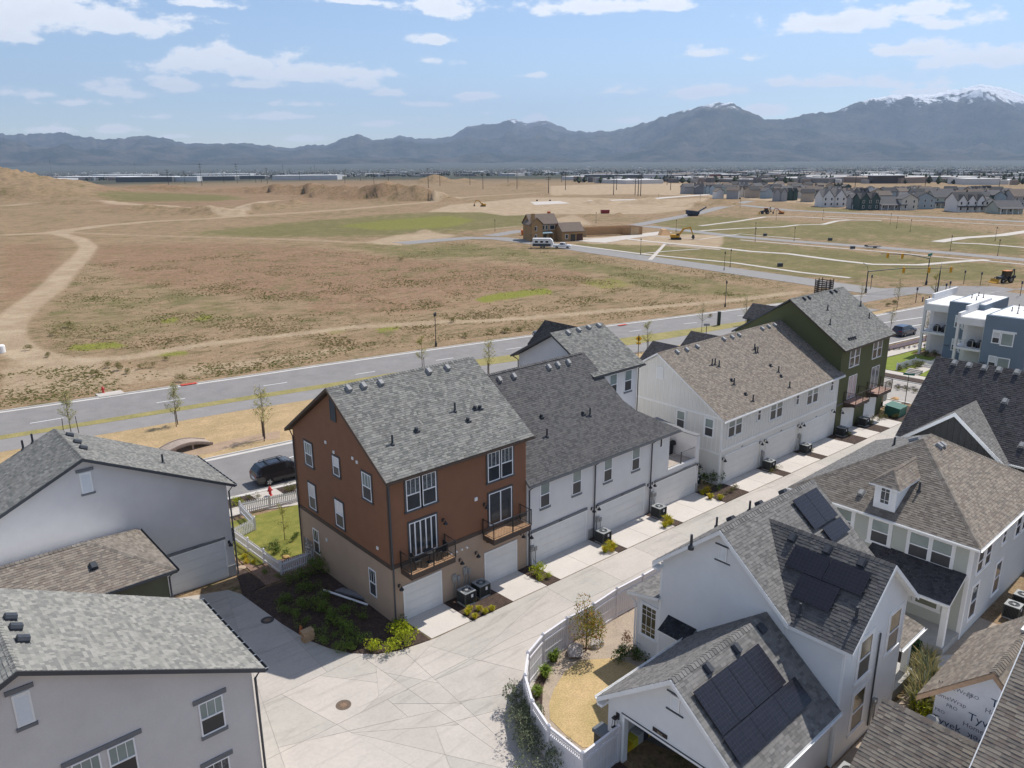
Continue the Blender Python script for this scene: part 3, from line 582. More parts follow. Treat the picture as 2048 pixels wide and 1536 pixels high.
# ================================================================ HOUSE PARTS
white = mat('white_trim', (.80, .80, .79), .6, .04, 2); vinyl = mat('white_vinyl', (.83, .83, .84), .4, .03, 2, spec=.4)
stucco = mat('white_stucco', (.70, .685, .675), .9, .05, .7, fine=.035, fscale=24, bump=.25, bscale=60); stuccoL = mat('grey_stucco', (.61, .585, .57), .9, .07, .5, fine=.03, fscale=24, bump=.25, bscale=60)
tanst = mat('tan_stucco', (.40, .30, .225), .9, .07, .5, fine=.04, fscale=24, bump=.25, bscale=60); rust = mat('rust_siding', (.235, .112, .062), .7, .06, 1.2, fine=.05, fscale=30)
dkbrown = mat('dark_brown_trim', (.085, .062, .05), .7, .08, 2); charc = mat('charcoal_trim', (.075, .078, .085), .6, .08, 3); greytr = mat('grey_trim', (.17, .175, .185), .7, .06, 3)
greenst = mat('olive_stucco', (.105, .11, .052), .9, .07, .6, fine=.04, fscale=24, bump=.2, bscale=60); wboard = mat('cream_board', (.70, .69, .65), .75, .04, .8, fine=.02, fscale=20)
wsid = mat('white_lap_siding', (.72, .72, .715), .65, .04, .8, fine=.02, fscale=25); sage = mat('sage_siding', (.46, .475, .425), .75, .04, .8, fine=.02, fscale=25); dkboard = mat('charcoal_board', (.055, .056, .058), .75, .08, 1, fine=.05, fscale=25)
doorw = mat('garage_door_white', (.70, .70, .69), .55, .03, 1.5, spec=.35); blackm = mat('black_metal', (.02, .02, .023), .45, .1, 4, spec=.5); ventm = mat('dark_vent', (.045, .05, .06), .5, .15, 5); ventg = mat('grey_vent_metal', (.27, .27, .27), .65, .1, 5)
galv = mat('galvanised', (.45, .46, .47), .35, .12, 6, metal=.7); olivew = mat('shed_green', (.12, .125, .085), .8, .06, .8, fine=.04, fscale=25); found = mat('foundation', (.40, .385, .36), .9, .1, 2, fine=.06, fscale=20); bluest = mat('blue_stucco', (.17, .215, .265), .9, .06, .5, fine=.03, fscale=20)
gdark = glassy('glass_dark', (.035, .042, .048)); gscr = glassy('glass_screen', (.052, .054, .058), .35, .4); gup = glassy('glass_blind', (.25, .30, .285), .12, .5); gwh = glassy('glass_white_shade', (.62, .62, .62), .12, .5); gcur = glassy('glass_curtain', (.10, .115, .125), .08, .5, var=.7, scale=9); gol = glassy('glass_olive', (.085, .075, .045), .08, .5, var=.4, scale=3); gporch = glassy('glass_green', (.19, .20, .145), .08, .5)
shm = mat('roof_shingle', (1, 1, 1), .95, .05, 1.5, attr=True, fine=.10, fscale=45, bump=.25, bscale=110, spec=.15)
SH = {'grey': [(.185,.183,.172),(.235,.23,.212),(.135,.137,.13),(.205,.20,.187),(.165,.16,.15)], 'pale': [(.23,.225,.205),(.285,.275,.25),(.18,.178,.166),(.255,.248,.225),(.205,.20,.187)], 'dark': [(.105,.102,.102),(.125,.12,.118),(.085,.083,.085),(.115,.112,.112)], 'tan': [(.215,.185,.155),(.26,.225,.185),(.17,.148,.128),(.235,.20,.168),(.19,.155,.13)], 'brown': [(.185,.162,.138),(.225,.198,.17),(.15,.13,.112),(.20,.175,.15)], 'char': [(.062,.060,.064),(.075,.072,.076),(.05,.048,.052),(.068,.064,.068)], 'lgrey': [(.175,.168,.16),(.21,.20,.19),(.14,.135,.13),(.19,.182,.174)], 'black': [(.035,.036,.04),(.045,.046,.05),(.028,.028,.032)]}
SHMATS = {}
def shmat(k, i):
    if (k, i) not in SHMATS: SHMATS[(k, i)] = mat('shingle_%s_%d' % (k, i), SH[k][i], .95, .05, 1.5, fine=.10, fscale=45, bump=.25, bscale=110, spec=.15)
    return SHMATS[(k, i)]
_tabs = {}
def roof_plane(house, poly, kind, fascia=None, indiv=0, exp=.145, thick=.16, name='roof', tabs=(.11, .17, .23, .30), roof=None):
    """sloping roof slab with shingle tabs; poly = 3D corners, poly[0]->poly[1] is the eave"""
    P = [Vector(p) for p in poly]; e = (P[1]-P[0]); e.z = 0; e.normalize()
    n = Vector((0, 0, 0))
    for i in range(1, len(P)-1): n += (P[i]-P[0]).cross(P[i+1]-P[0])
    n.normalize()
    if n.z < 0: n = -n
    s = n.cross(e).normalized()
    if s.z < 0: s = -s
    o = P[0]
    uv = [((p-o).dot(e), (p-o).dot(s)) for p in P]
    mb = MB(); mb.prism([tuple(p-Vector((0, 0, thick))) for p in P], (0, 0, thick-.004)); r = mb.build(name, fascia or white, house)
    def span(b):
        xs = []
        for (a0, b0), (a1, b1) in zip(uv, uv[1:]+uv[:1]):
            if (b0 <= b) != (b1 <= b): xs.append(a0+(a1-a0)*(b-b0)/(b1-b0))
        xs.sort(); return (xs[0], xs[-1]) if len(xs) >= 2 else None
    bmax = max(b for _, b in uv); bmin = min(b for _, b in uv); cols = SH[kind]; TB = []
    b = bmin
    while b < bmax-.02:
        b2 = min(b+exp, bmax); lo = span(b+.004); hi = span(b2-.004)
        if lo and hi:
            a = min(lo[0], hi[0])-random.random()*.3; mx = max(lo[1], hi[1])
            while a < mx:
                w = random.choice(tabs); c = random.randrange(len(cols)); a2 = a+w
                l0, l1 = max(a, lo[0]), min(a2, lo[1]); h0, h1 = max(a, hi[0]), min(a2, hi[1])
                if l1-l0 > .01 or h1-h0 > .01:
                    if l1 < l0: l0 = l1 = min(max((l0+l1)/2, lo[0]), lo[1])
                    if h1 < h0: h0 = h1 = min(max((h0+h1)/2, hi[0]), hi[1])
                    TB.append((b, b2, l0, l1, h0, h1, w, c))
                a = a2
        b += exp
    W = lambda a, bb, h: o+e*a+s*bb+n*h
    pick = set()
    if indiv:
        cv = Vector(CAM); full = [i for i, t in enumerate(TB) if t[3]-t[2] > t[6]-.004 and t[5]-t[4] > t[6]-.004 and t[1]-t[0] > exp-.004]
        def vis(t):
            p, z = proj(W((t[2]+t[3])/2, t[0], 0)); return z > 0 and 0 < p[0] < CW and 0 < p[1] < CH
        full = [i for i in full if vis(TB[i])]; full.sort(key=lambda i: (W(TB[i][2], TB[i][0], 0)-cv).length); pick = set(full[:indiv])
    mb = MB(); Rm = Matrix((e, s, n)).transposed().to_4x4()
    for i, (b, b2, l0, l1, h0, h1, w, c) in enumerate(TB):
        t = .014 if (i*7919) % 3 else .022
        if i in pick:
            key = (kind, c, w, t)
            if key not in _tabs:
                k = MB(); k.v = [(0, 0, t), (w, 0, t), (w, exp, .003), (0, exp, .003), (0, 0, -.002), (w, 0, -.002)]; k.f = [(0, 1, 2, 3), (4, 5, 1, 0), (4, 0, 3), (5, 2, 1)]; k.c = [(1, 1, 1)]*4
                _tabs[key] = k.mesh('shingle', shmat(kind, c))
            place('shingle', _tabs[key], Matrix.Translation(W(l0, b, 0)) @ Rm, r); continue
        q = [W(l0, b, t), W(l1, b, t), W(h1, b2, .003), W(h0, b2, .003)]; g = cols[c]; f = random.uniform(.93, 1.07); g = (g[0]*f, g[1]*f, g[2]*f)
        mb.face(q, g); mb.face([W(l0, b, -.002), W(l1, b, -.002), q[1], q[0]], g)
    sh = mb.build('shingles', shm, r, attr=True, stuff=True)
    return r
def ridge_caps(house, a, b, kind, w=.15, drop=.09, ln=.2, drop2=None):
    a, b = Vector(a), Vector(b); d = (b-a); L_ = d.length; d.normalize(); side = d.cross(Vector((0, 0, 1))).normalized(); mb = MB(); n = int(L_/ln); cols = SH[kind]
    for i in range(n):
        p = a+d*(i*ln); q = a+d*((i+1)*ln+.01); t0, t1 = Vector((0, 0, .045)), Vector((0, 0, .022)); g = random.choice(cols)
        for sg, dr in ((1, drop), (-1, drop if drop2 is None else drop2)):
            x = side*w*sg-Vector((0, 0, dr)); mb.face([p+t0, q+t1, q+t1+x, p+t0+x] if sg < 0 else [p+t0, p+t0+x, q+t1+x, q+t1], g); mb.face([p+t0, p+t0+x, p+x, p] , g)
    return mb.build('ridge_cap', shm, house, attr=True, stuff=True)
def wall(house, foot, z0, top, m, name='wall'):
    """closed wall body; foot plan outline, top = list of heights per corner"""
    mb = MB(); n = len(foot); tops = top if isinstance(top, (list, tuple)) else [top]*n
    i = mb.vs([(x, y, z0) for x, y in foot]+[(x, y, t) for (x, y), t in zip(foot, tops)])
    for k in range(n): mb.f.append((i+k, i+(k+1) % n, i+n+(k+1) % n, i+n+k)); mb.c.append((1, 1, 1))
    mb.f.append(tuple(i+k for k in range(n))[::-1]); mb.f.append(tuple(i+n+k for k in range(n))); mb.c += [(1, 1, 1)]*2
    return mb.build(name, m, house)
def gable_body(house, x0, x1, y0, y1, z0, ze, zr, axis, m, ridge=None, name='wall'):
    """house body with gables; ridge along axis 'X' or 'Y'"""
    mb = MB()
    if axis == 'X':
        yr = (y0+y1)/2 if ridge is None else ridge; mb.prism([(x0, y0, z0), (x0, y1, z0), (x0, y1, ze), (x0, yr, zr), (x0, y0, ze)], (x1-x0, 0, 0))
    else:
        xr = (x0+x1)/2 if ridge is None else ridge; mb.prism([(x0, y0, z0), (x0, y0, ze), (xr, y0, zr), (x1, y0, ze), (x1, y0, z0)], (0, y1-y0, 0))
    return mb.build(name, m, house)
def lap(house, face, plane, poly, m, exp=.16, name='siding', out=.004, lip=.022):
    """lap siding boards over a wall outline poly [(u,z)]; u = world X or Y along the wall"""
    mb = MB(); zs = [p[1] for p in poly]; z = min(zs); sg = {'-Y': -1, '-X': -1, '+Y': 1, '+X': 1}[face]
    def span(zz):
        xs = []
        for (a0, b0), (a1, b1) in zip(poly, poly[1:]+poly[:1]):
            if (b0 <= zz) != (b1 <= zz): xs.append(a0+(a1-a0)*(zz-b0)/(b1-b0))
        return (min(xs), max(xs)) if len(xs) >= 2 else None
    def pt(u, zz, d): return (u, plane+sg*d, zz) if face[1] == 'Y' else (plane+sg*d, u, zz)
    while z < max(zs)-.02:
        z2 = min(z+exp, max(zs)); lo, hi = span(z+.003), span(z2-.003)
        if lo and hi:
            mb.face([pt(lo[0], z, lip), pt(lo[1], z, lip), pt(hi[1], z2, out), pt(hi[0], z2, out)]); mb.face([pt(lo[0], z, 0), pt(lo[1], z, 0), pt(lo[1], z, lip), pt(lo[0], z, lip)])
        z += exp
    return mb.build(name, m, house, stuff=True)
# ---- windows: local frame x right, z up, front towards -y
_cache = {}
def cached(key, fn):
    if key not in _cache: _cache[key] = fn()
    return _cache[key]
def win_mesh(w, h, style):
    f = MB(); b = .055
    f.box((-w/2, -.045, 0), (-w/2+b, .0, h)); f.box((w/2-b, -.045, 0), (w/2, 0, h)); f.box((-w/2+b, -.045, 0), (w/2-b, 0, b)); f.box((-w/2+b, -.045, h-b), (w/2-b, 0, h))
    if 'd' in style: f.box((-w/2+b, -.052, h*.5-.03), (w/2-b, -.002, h*.5+.03))
    if 'm' in style:
        for k in (1, 2): x = -w/2+w*k/3; f.box((x-.012, -.034, h*.5+.03), (x+.012, -.006, h-b))
    if 'g' in style:
        x = 0; f.box((x-.012, -.034, b), (x+.012, -.006, h-b))
        for k in range(1, 4):
            if k != 2: f.box((-w/2+b, -.034, h*k/4-.012), (w/2-b, -.006, h*k/4+.012))
    if 'v' in style:      # sliding door: upright stiles
        for k in range(1, 2 if '2' in style else 5): x = -w/2+w*k/(2 if '2' in style else 5); f.box((x-.035, -.05, b), (x+.035, 0, h-b))
    if 'c' in style:
        for k in (1, 2): x = -w/2+w*k/3; f.box((x-.012, -.034, b), (x+.012, -.006, h-b))
        for k in (1, 2, 4, 5): f.box((-w/2+b, -.034, h*k/6-.012), (w/2-b, -.006, h*k/6+.012))
    return f.mesh('window', vinyl)
def window(house, face, p, w, h, style='d', up=None, lo=None, trim=None, tw=.1, name='window', lintel=None, sill=None, tm=.075):
    M = onwall(face, p); w = round(w, 2); h = round(h, 2)
    o = place(name, cached(('w', w, h, style), lambda: win_mesh(w, h, style)), M, house)
    def pane(a, b, m): 
        k = MB(); k.box((-w/2+.05, -.022, a), (w/2-.05, -.004, b)); return k.mesh('pane', m)
    up = up or gup; lo = lo or gscr
    if 'd' in style:
        place('pane', cached(('p', w, h, 1, up.name), lambda: pane(h*.5, h-.05, up)), M, o); place('pane', cached(('p', w, h, 0, lo.name), lambda: pane(.05, h*.5, lo)), M, o)
    else: place('pane', cached(('p', w, h, 2, up.name), lambda: pane(.05, h-.05, up)), M, o)
    if trim:
        def tr():
            k = MB(); a = w/2; k.box((-a-tw, -.034, -tw), (-a, -.001, h+tw)); k.box((a, -.034, -tw), (a+tw, -.001, h+tw)); k.box((-a, -.036, h), (a, -.001, h+tw)); k.box((-a-tw*1.3, -tm, -tw*.9), (a+tw*1.3, -.001, 0)); return k.mesh('trim', trim)
        place('trim', cached(('t', w, h, tw, trim.name), tr), M, o)
    if lintel:
        def li():
            k = MB(); k.box((-w/2-.16, -.05, h+.01), (w/2+.16, -.001, h+.2)); k.box((-w/2-.03, -.065, -.15), (w/2+.06, -.001, -.005)); return k.mesh('lintel', lintel)
        place('lintel', cached(('l', w, h, lintel.name), li), M, o)
    return o
def garage(house, face, p, w, h, lintel=None, num=None, ncol=0, m=None, rec=.0):
    """sectional overhead door: frame and four panels; p = bottom centre on the wall"""
    M = onwall(face, p); f = MB(); f.box((-w/2-.09, -.05, 0), (-w/2, 0, h+.09)); f.box((w/2, -.05, 0), (w/2+.09, 0, h+.09)); f.box((-w/2, -.05, h), (w/2, 0, h+.09)); f.box((-w/2, -.012, 0), (w/2, -.001, h))
    o = place('garage_door', cached(('gd', w, h), lambda: f.mesh('garage_door', white)), M, house)
    def pan():
        k = MB(); ph = h/4; k.box((-w/2+.006, -.034, .006), (w/2-.006, -.012, ph-.006)); n = max(2, int(w/.6))
        for i in range(n):
            a = -w/2+w*i/n+.07; b = -w/2+w*(i+1)/n-.07; k.box((a, -.04, .1), (b, -.034, ph-.1))
        return k.mesh('door_panel', m or doorw)
    for i in range(4): place('door_panel', cached(('gp', w, h, (m or doorw).name), pan), M @ Matrix.Translation((0, 0, h/4*i)), o)
    if lintel:
        k = MB(); k.box((-w/2-.12, -.075, h+.095), (w/2+.12, -.001, h+.27)); place('lintel', k.mesh('lintel', lintel), M, o)
    if num: text(num, M @ Matrix.Translation((0, -.08 if lintel else -.01, h+.11 if lintel else h+.16)), .15, blackm if lintel else charc, house)
    return o
def text(s, M, size, m, parent=None, name='house_number', ext=.004, align='CENTER'):
    c = bpy.data.curves.new(name, 'FONT'); c.body = s; c.size = size; c.extrude = ext; c.align_x = align; c.resolution_u = 2
    t = bpy.data.objects.new(name, c); COL.objects.link(t); dg = bpy.context.evaluated_depsgraph_get(); me = bpy.data.meshes.new_from_object(t.evaluated_get(dg)); bpy.data.objects.remove(t); me.materials.clear(); me.materials.append(m)
    return place(name, me, M @ Matrix.Rotation(math.pi/2, 4, 'X'), parent)
def lamp_mesh():
    k = MB(); k.box((-.06, -.03, .02), (.06, 0, .22)); k.tube([(0, -.02, .17), (0, -.1, .27), (0, -.2, .27), (0, -.27, .17)], .016, 6); k.lathe([(.035, .17), (.05, .12), (.13, .02), (.14, -.02), (.12, -.02)], (0, -.27, 0), 10); return k.mesh('wall_lamp', blackm)
def wlamp(house, face, p): return place('wall_lamp', cached('lamp', lamp_mesh), onwall(face, p), house)
def svent_mesh():
    k = MB(); k.prism([(-.17, -.17, 0), (.17, -.17, 0), (.17, -.17, .1), (.11, -.17, .2), (-.11, -.17, .2), (-.17, -.17, .1)], (0, .36, -.02)); k.box((-.21, -.21, -.02), (.21, .24, .012)); return k
def rvent(house, p, slope, face, m=None):
    """square roof vent on a roof falling towards `face`"""
    M = onwall(face, p) @ Matrix.Rotation(math.atan(slope), 4, 'X'); mm = m or ventg
    return place('roof_vent', cached(('rv', mm.name), lambda: svent_mesh().mesh('roof_vent', mm)), M, house)
def pipe_mesh():
    k = MB(); k.lathe([(.13, -.1), (.12, .03), (.06, .09), (.055, .55), (.04, .55)], n=10); return k.mesh('vent_pipe', ventm)
def rpipe(house, p): return place('vent_pipe', cached('vp', pipe_mesh), Matrix.Translation(p), house)
def cap_mesh():
    k = MB(); k.box((-.15, -.15, -.06), (.15, .15, .015)); k.lathe([(.09, 0), (.09, .1), (.12, .12), (.1, .2), (.02, .22)], n=10); return k.mesh('exhaust_cap', ventm)
def rcap(house, p): return place('exhaust_cap', cached('rc', cap_mesh), Matrix.Translation(p), house)
def downpipe(house, pts, m, r=.045): k = MB(); k.tube(pts, r, 6); return k.build('downpipe', m, house)
def gutter(house, a, b, m, out=(0, -1)):
    a, b = Vector(a), Vector(b); n = Vector((out[0], out[1], 0)); k = MB(); sec = [(0, 0), (0, -.12), (.10, -.12), (.13, 0), (.115, 0), (.095, -.10), (.015, -.10), (.015, 0)]
    r0 = k.vs([tuple(a+n*u+Vector((0, 0, v))) for u, v in sec]); r1 = k.vs([tuple(b+n*u+Vector((0, 0, v))) for u, v in sec])
    for j in range(8): k.f.append((r0+j, r0+(j+1) % 8, r1+(j+1) % 8, r1+j)); k.c.append((1, 1, 1))
    return k.build('gutter', m, house)
def meter(house, face, p):
    k = MB(); k.box((-.14, -.11, .0), (.14, 0, .42)); k.lathe([(.09, -.17), (.09, -.11)], (0, 0, .26), 10, 'y'); k.tube([(-.05, -.05, 0), (-.05, -.05, -.95)], .025, 6); k.tube([(.08, -.05, 0), (.08, -.06, -.5), (.2, -.1, -.8)], .018, 6); k.box((.22, -.09, -.05), (.42, 0, .22)); k.tube([(.3, -.05, -.05), (.3, -.05, -.95)], .03, 6)
    return place('utility_meter', cached('meter', lambda: k.mesh('utility_meter', mat('meter_grey', (.30, .30, .29), .6, .1, 4))), onwall(face, p), house)
def gvent(house, face, p, w, h, m=None, sl=None):
    """louvred gable vent"""
    M = onwall(face, p); key = ('gv', w, h, (m or white).name)
    def mk():
        k = MB(); b = .06; k.box((-w/2, -.04, 0), (-w/2+b, 0, h)); k.box((w/2-b, -.04, 0), (w/2, 0, h)); k.box((-w/2+b, -.04, 0), (w/2-b, 0, b)); k.box((-w/2+b, -.04, h-b), (w/2-b, 0, h)); k.box((-w/2+b, -.006, b), (w/2-b, -.001, h-b)); return k.mesh('gable_vent', m or white)
    o = place('gable_vent', cached(key, mk), M, house); n = int((h-.12)/.07)
    def sm():
        k = MB(); k.face([(-w/2+.06, -.035, 0), (w/2-.06, -.035, 0), (w/2-.06, -.008, .06), (-w/2+.06, -.008, .06)]); k.face([(-w/2+.06, -.035, 0), (w/2-.06, -.035, 0), (w/2-.06, -.03, -.008), (-w/2+.06, -.03, -.008)]); return k.mesh('slat', m or white)
    for i in range(n): place('slat', cached(key+('s',), sm), M @ Matrix.Translation((0, 0, .065+i*.07)), o)
    return o
def balcony(house, x0, x1, y, z, dep=.95, bar=blackm, wood=None):
    """timber deck on a box frame with a black bar railing, hung on a wall facing -Y"""
    fr = MB(); fr.box((x0, y-dep, z-.34), (x1, y-dep+.06, z-.03)); fr.box((x0, y-dep+.06, z-.34), (x0+.06, y, z-.03)); fr.box((x1-.06, y-dep+.06, z-.34), (x1, y, z-.03)); fr.box((x0+.06, y-dep+.06, z-.3), (x1-.06, y, z-.26))
    for x in (x0+.25, (x0+x1)/2, x1-.4): fr.prism([(x, y-dep+.05, z-.34), (x, y, z-.34), (x, y, z-.62)], (.14, 0, 0))
    b = fr.build('balcony', dkbrown, house)
    n = int(dep/.14)
    for i in range(n):
        k = MB(); k.box((x0+.02, y-dep+i*dep/n+.006, z-.03), (x1-.02, y-dep+(i+1)*dep/n-.006, z)); k.build('deck_board', wood or mat('deck_wood', (.33, .20, .115), .8, .2, 5), b)
    r = MB(); H = 1.0
    for (ax, ay), (bx, by) in (((x0, y), (x0, y-dep)), ((x0, y-dep), (x1, y-dep)), ((x1, y-dep), (x1, y))):
        for zz in (.1, H): r.tube([(ax, ay, z+zz), (bx, by, z+zz)], .022 if zz == H else .015, 6)
        L_ = math.hypot(bx-ax, by-ay); c = int(L_/.115)
        for i in range(1, c): t = i/c; r.tube([(ax+(bx-ax)*t, ay+(by-ay)*t, z+.1), (ax+(bx-ax)*t, ay+(by-ay)*t, z+H)], .008, 4, False)
    for ax, ay in ((x0, y-dep), (x1, y-dep), ((x0+x1)/2, y-dep), (x0, y-.03), (x1, y-.03)): r.box((ax-.025, ay-.025, z-.03), (ax+.025, ay+.025, z+H+.04))
    r.build('railing', bar, b); return b
# ================================================================ HOUSES
def hitp(px, py, P0, n):
    d = ray(px, py); n = np.array(n, float); return CAM+d*(n@(np.array(P0, float)-CAM))/(n@d)
def hy(px, py, y0, z0, m): return hitp(px, py, (0, y0, z0), (0, -m, 1))      # roof z = z0+m(y-y0)
def hx(px, py, x0, z0, m): return hitp(px, py, (x0, 0, z0), (-m, 0, 1))
def slab(house, poly, m, thick=.16, name='roof'): k = MB(); k.prism([(x, y, z-thick) for x, y, z in poly], (0, 0, thick-.004)); return k.build(name, m, house)
def vbox(x0, x1, y0, y1, z0, z1, house, m, name): k = MB(); k.box((x0, y0, z0), (x1, y1, z1)); return k.build(name, m, house)
def solar(house, P0, e, s, na, nb, w, h, gap=.025, lift=.12):
    """black panels on rails; P0 lower corner on the roof, e along the eave, s up the slope"""
    e, s = Vector(e).normalized(), Vector(s).normalized(); n = e.cross(s).normalized()
    if n.z < 0: n = -n
    R = Matrix((e, s, n)).transposed().to_4x4(); k = MB(); k.box((0, 0, 0), (w, h, .035)); me = cached(('sol', round(w, 2), round(h, 2)), lambda: k.mesh('solar_panel', solm))
    for i in range(na):
        for j in range(nb): place('solar_panel', me, Matrix.Translation(Vector(P0)+e*i*(w+gap)+s*j*(h+gap)+n*lift) @ R, house)
    for j in range(nb):
        for f in (.2, .8): k2 = MB(); k2.box((-.04, 0, 0), (na*(w+gap)+.03, .04, lift-.02)); place('mounting_rail', k2.mesh('mounting_rail', ventm), Matrix.Translation(Vector(P0)+s*(j*(h+gap)+h*f)+n*.012) @ R, house)
def solar_mat():
    m = mat('solar_cell', (.012, .012, .017), .22, .15, 2, spec=.45); nt = m.node_tree; b = nt.nodes['Principled BSDF']
    tc = nt.nodes.new('ShaderNodeTexCoord'); br = nt.nodes.new('ShaderNodeTexBrick'); br.offset = 0; nt.links.new(tc.outputs['Object'], br.inputs[0])
    for nme, v in (('Scale', 1), ('Mortar Size', .004), ('Brick Width', .165), ('Row Height', .165)): br.inputs[nme].default_value = v
    br.inputs['Color1'].default_value = (.012, .012, .018, 1); br.inputs['Color2'].default_value = (.016, .015, .022, 1); br.inputs['Mortar'].default_value = (.045, .045, .055, 1)
    nt.links.new(br.outputs[0], b.inputs['Base Color']); return m
solm = solar_mat()
# ---------------------------------------------------------------- rust red town house
def brown_house():
    h = thing('brown_townhouse', 'tall rust brown town house with tan stucco ground floor and two balconies', 'house', (4.9, 5.3, gz(4.9, 5.3)))
    vbox(0, 9.8, 0, 10.6, -.7, 3.5, h, tanst, 'base_wall'); gable_body(h, .01, 9.79, .01, 10.59, 3.45, 8.72, 12.2, 'X', rust, ridge=5.3)
    lap(h, '-X', .01, [(.01, 3.62), (10.59, 3.62), (10.59, 8.72), (5.3, 12.2), (.01, 8.72)], rust); lap(h, '-Y', .01, [(.03, 3.62), (9.79, 3.62), (9.79, 8.7), (.03, 8.7)], rust)
    k = MB(); k.box((-.05, -.05, 3.38), (9.82, 0, 3.62)); k.box((-.05, 0, 3.38), (0, 10.62, 3.62)); k.build('band', dkbrown, h)
    k = MB(); k.box((-.03, -.03, 3.62), (.07, .09, 8.7)); k.build('corner_board', dkbrown, h)
    roof_plane(h, [(-.3, -.4, 8.62), (10.1, -.4, 8.62), (10.1, 5.3, 12.45), (-.3, 5.3, 12.45)], 'grey', dkbrown, exp=.15); slab(h, [(10.1, 11, 8.62), (-.3, 11, 8.62), (-.3, 5.3, 12.45), (10.1, 5.3, 12.45)], dkbrown); ridge_caps(h, (-.28, 5.3, 12.44), (10.08, 5.3, 12.44), 'grey')
    gutter(h, (-.3, -.41, 8.6), (10.1, -.41, 8.6), dkbrown)
    k = MB()
    for a, b in (((-.33, -.45, 8.45), (-.33, 5.3, 12.28)), ((-.33, 11.05, 8.45), (-.33, 5.3, 12.28))): k.prism([a, b, (b[0], b[1], b[2]+.19), (a[0], a[1], a[2]+.19)], (.035, 0, 0))
    k.build('bargeboard', dkbrown, h)
    X = -.014
    for yc, z, w, hh, st, up, lo in ((8.6, 6.8, .92, 1.5, 'dm', None, gdark), (5.28, 7.2, .72, 1.15, 'd', gwh, gscr), (2.0, 6.8, .92, 1.55, 'dm', None, gscr), (8.6, 3.95, .85, 1.65, 'd', gwh, gscr), (5.3, 3.95, .92, 1.65, 'd', gwh, gscr)): window(h, '-X', (X, yc, z), w, hh, st, up, lo, trim=charc)
    for yc in (8.6, 2.05): window(h, '-X', (0, yc, .9), .72, 1.66, 'dm', gdark, gscr, trim=None)
    gvent(h, '-X', (-.02, 5.2, 10.5), .62, 1.25, charc)
    for xc in (1.57, 2.62, 7.22, 8.24): window(h, '-Y', (xc, -.014, 6.45), .92, 1.82, 'dm', gcur, gdark, trim=charc, tw=.11)
    window(h, '-Y', (2.1, -.014, 3.66), 1.8, 2.05, 'v', gdark, trim=charc, name='sliding_door'); window(h, '-Y', (7.7, -.014, 3.66), 1.78, 2.05, 'v2', gdark, trim=charc, name='sliding_door')
    balcony(h, .55, 3.5, -.05, 3.3, 1.0); balcony(h, 6.3, 9.25, -.05, 3.3, 1.0)
    for xc in (1.93, 7.7): garage(h, '-Y', (xc, 0, gz(xc, 0)), 2.44, 2.1)
    for x in (.38, 4.55, 5.75, 9.35): wlamp(h, '-Y', (x, 0, 2.15))
    wlamp(h, '-Y', (3.45, -.015, 5.05)); wlamp(h, '-Y', (6.45, -.015, 5.05))
    k = MB()
    for y, z in ((6.35, 8.85), (5.45, 8.5), (3.35, 8.75), (2.9, 8.65), (1.3, 4.1), (7.2, 2.3)): k.box((-.06, y-.08, z), (-.004, y+.08, z+.17))
    k.build('wall_vent', white, h); k = MB(); k.box((5.75, -.06, 5.6), (5.95, -.01, 5.82))
    for i in range(4): k.lathe([(.06, -.1), (.06, 0)], (3.95+i*.38, 0, 2.9), 8, 'y')
    k.build('vent_hood', white, h)
    downpipe(h, [(.02, -.46, 8.5), (.02, -.1, 8.25), (.03, -.1, 3.7), (.03, -.12, 3.4), (.03, -.08, .02)], charc); downpipe(h, [(-.03, 10.95, 8.5), (-.07, 10.5, 8.2), (-.1, 10.5, .2)], charc)
    meter(h, '-Y', (4.9, 0, 1.25)); meter(h, '-Y', (4.1, 0, 1.1))
    m = .672
    for p in ((697,779),(727,773),(761,767),(857,744),(894,737)): rvent(h, tuple(hy(*p, -.4, 8.62, m)), m, '-Y')
    for p in ((785,889),(910,823)): rpipe(h, tuple(hy(*p, -.4, 8.62, m)))
    for p in ((833,862),(936,842),(950,818),(960,817)): rcap(h, tuple(hy(*p, -.4, 8.62, m)))
brown_house()
def patio_set():
    fm = mat('patio_dark', (.03, .03, .032), .6, .1, 4)
    for x, l in ((1.2, 'dark metal patio chair at the near end of the first balcony'), (2.95, 'dark metal patio chair at the far end of the first balcony')):
        t = thing('patio_chair', l, 'chair', (x, -.55, 3.3)); k = MB(); k.box((x-.22, -.78, 3.7), (x+.22, -.34, 3.75)); k.build('seat', fm, t); k = MB(); s = -1 if x < 2 else 1; k.box((x+s*.2, -.78, 3.75), (x+s*.25, -.34, 4.2)); k.build('backrest', fm, t)
        for dx, dy in ((-.2, -.76), (.2, -.76), (-.2, -.36), (.2, -.36)): k = MB(); k.tube([(x+dx, dy, 3.3), (x+dx, dy, 3.7)], .018, 6); k.build('leg', fm, t)
    t = thing('patio_table', 'small round dark table between the patio chairs on the balcony', 'table', (2.1, -.55, 3.3)); k = MB(); k.lathe([(.33, 0), (.33, .03)], (2.1, -.55, 3.95), 18); k.build('top', fm, t); k = MB(); k.lathe([(.2, 0), (.04, .04), (.03, .65)], (2.1, -.55, 3.3), 10); k.build('pedestal', fm, t)
patio_set()
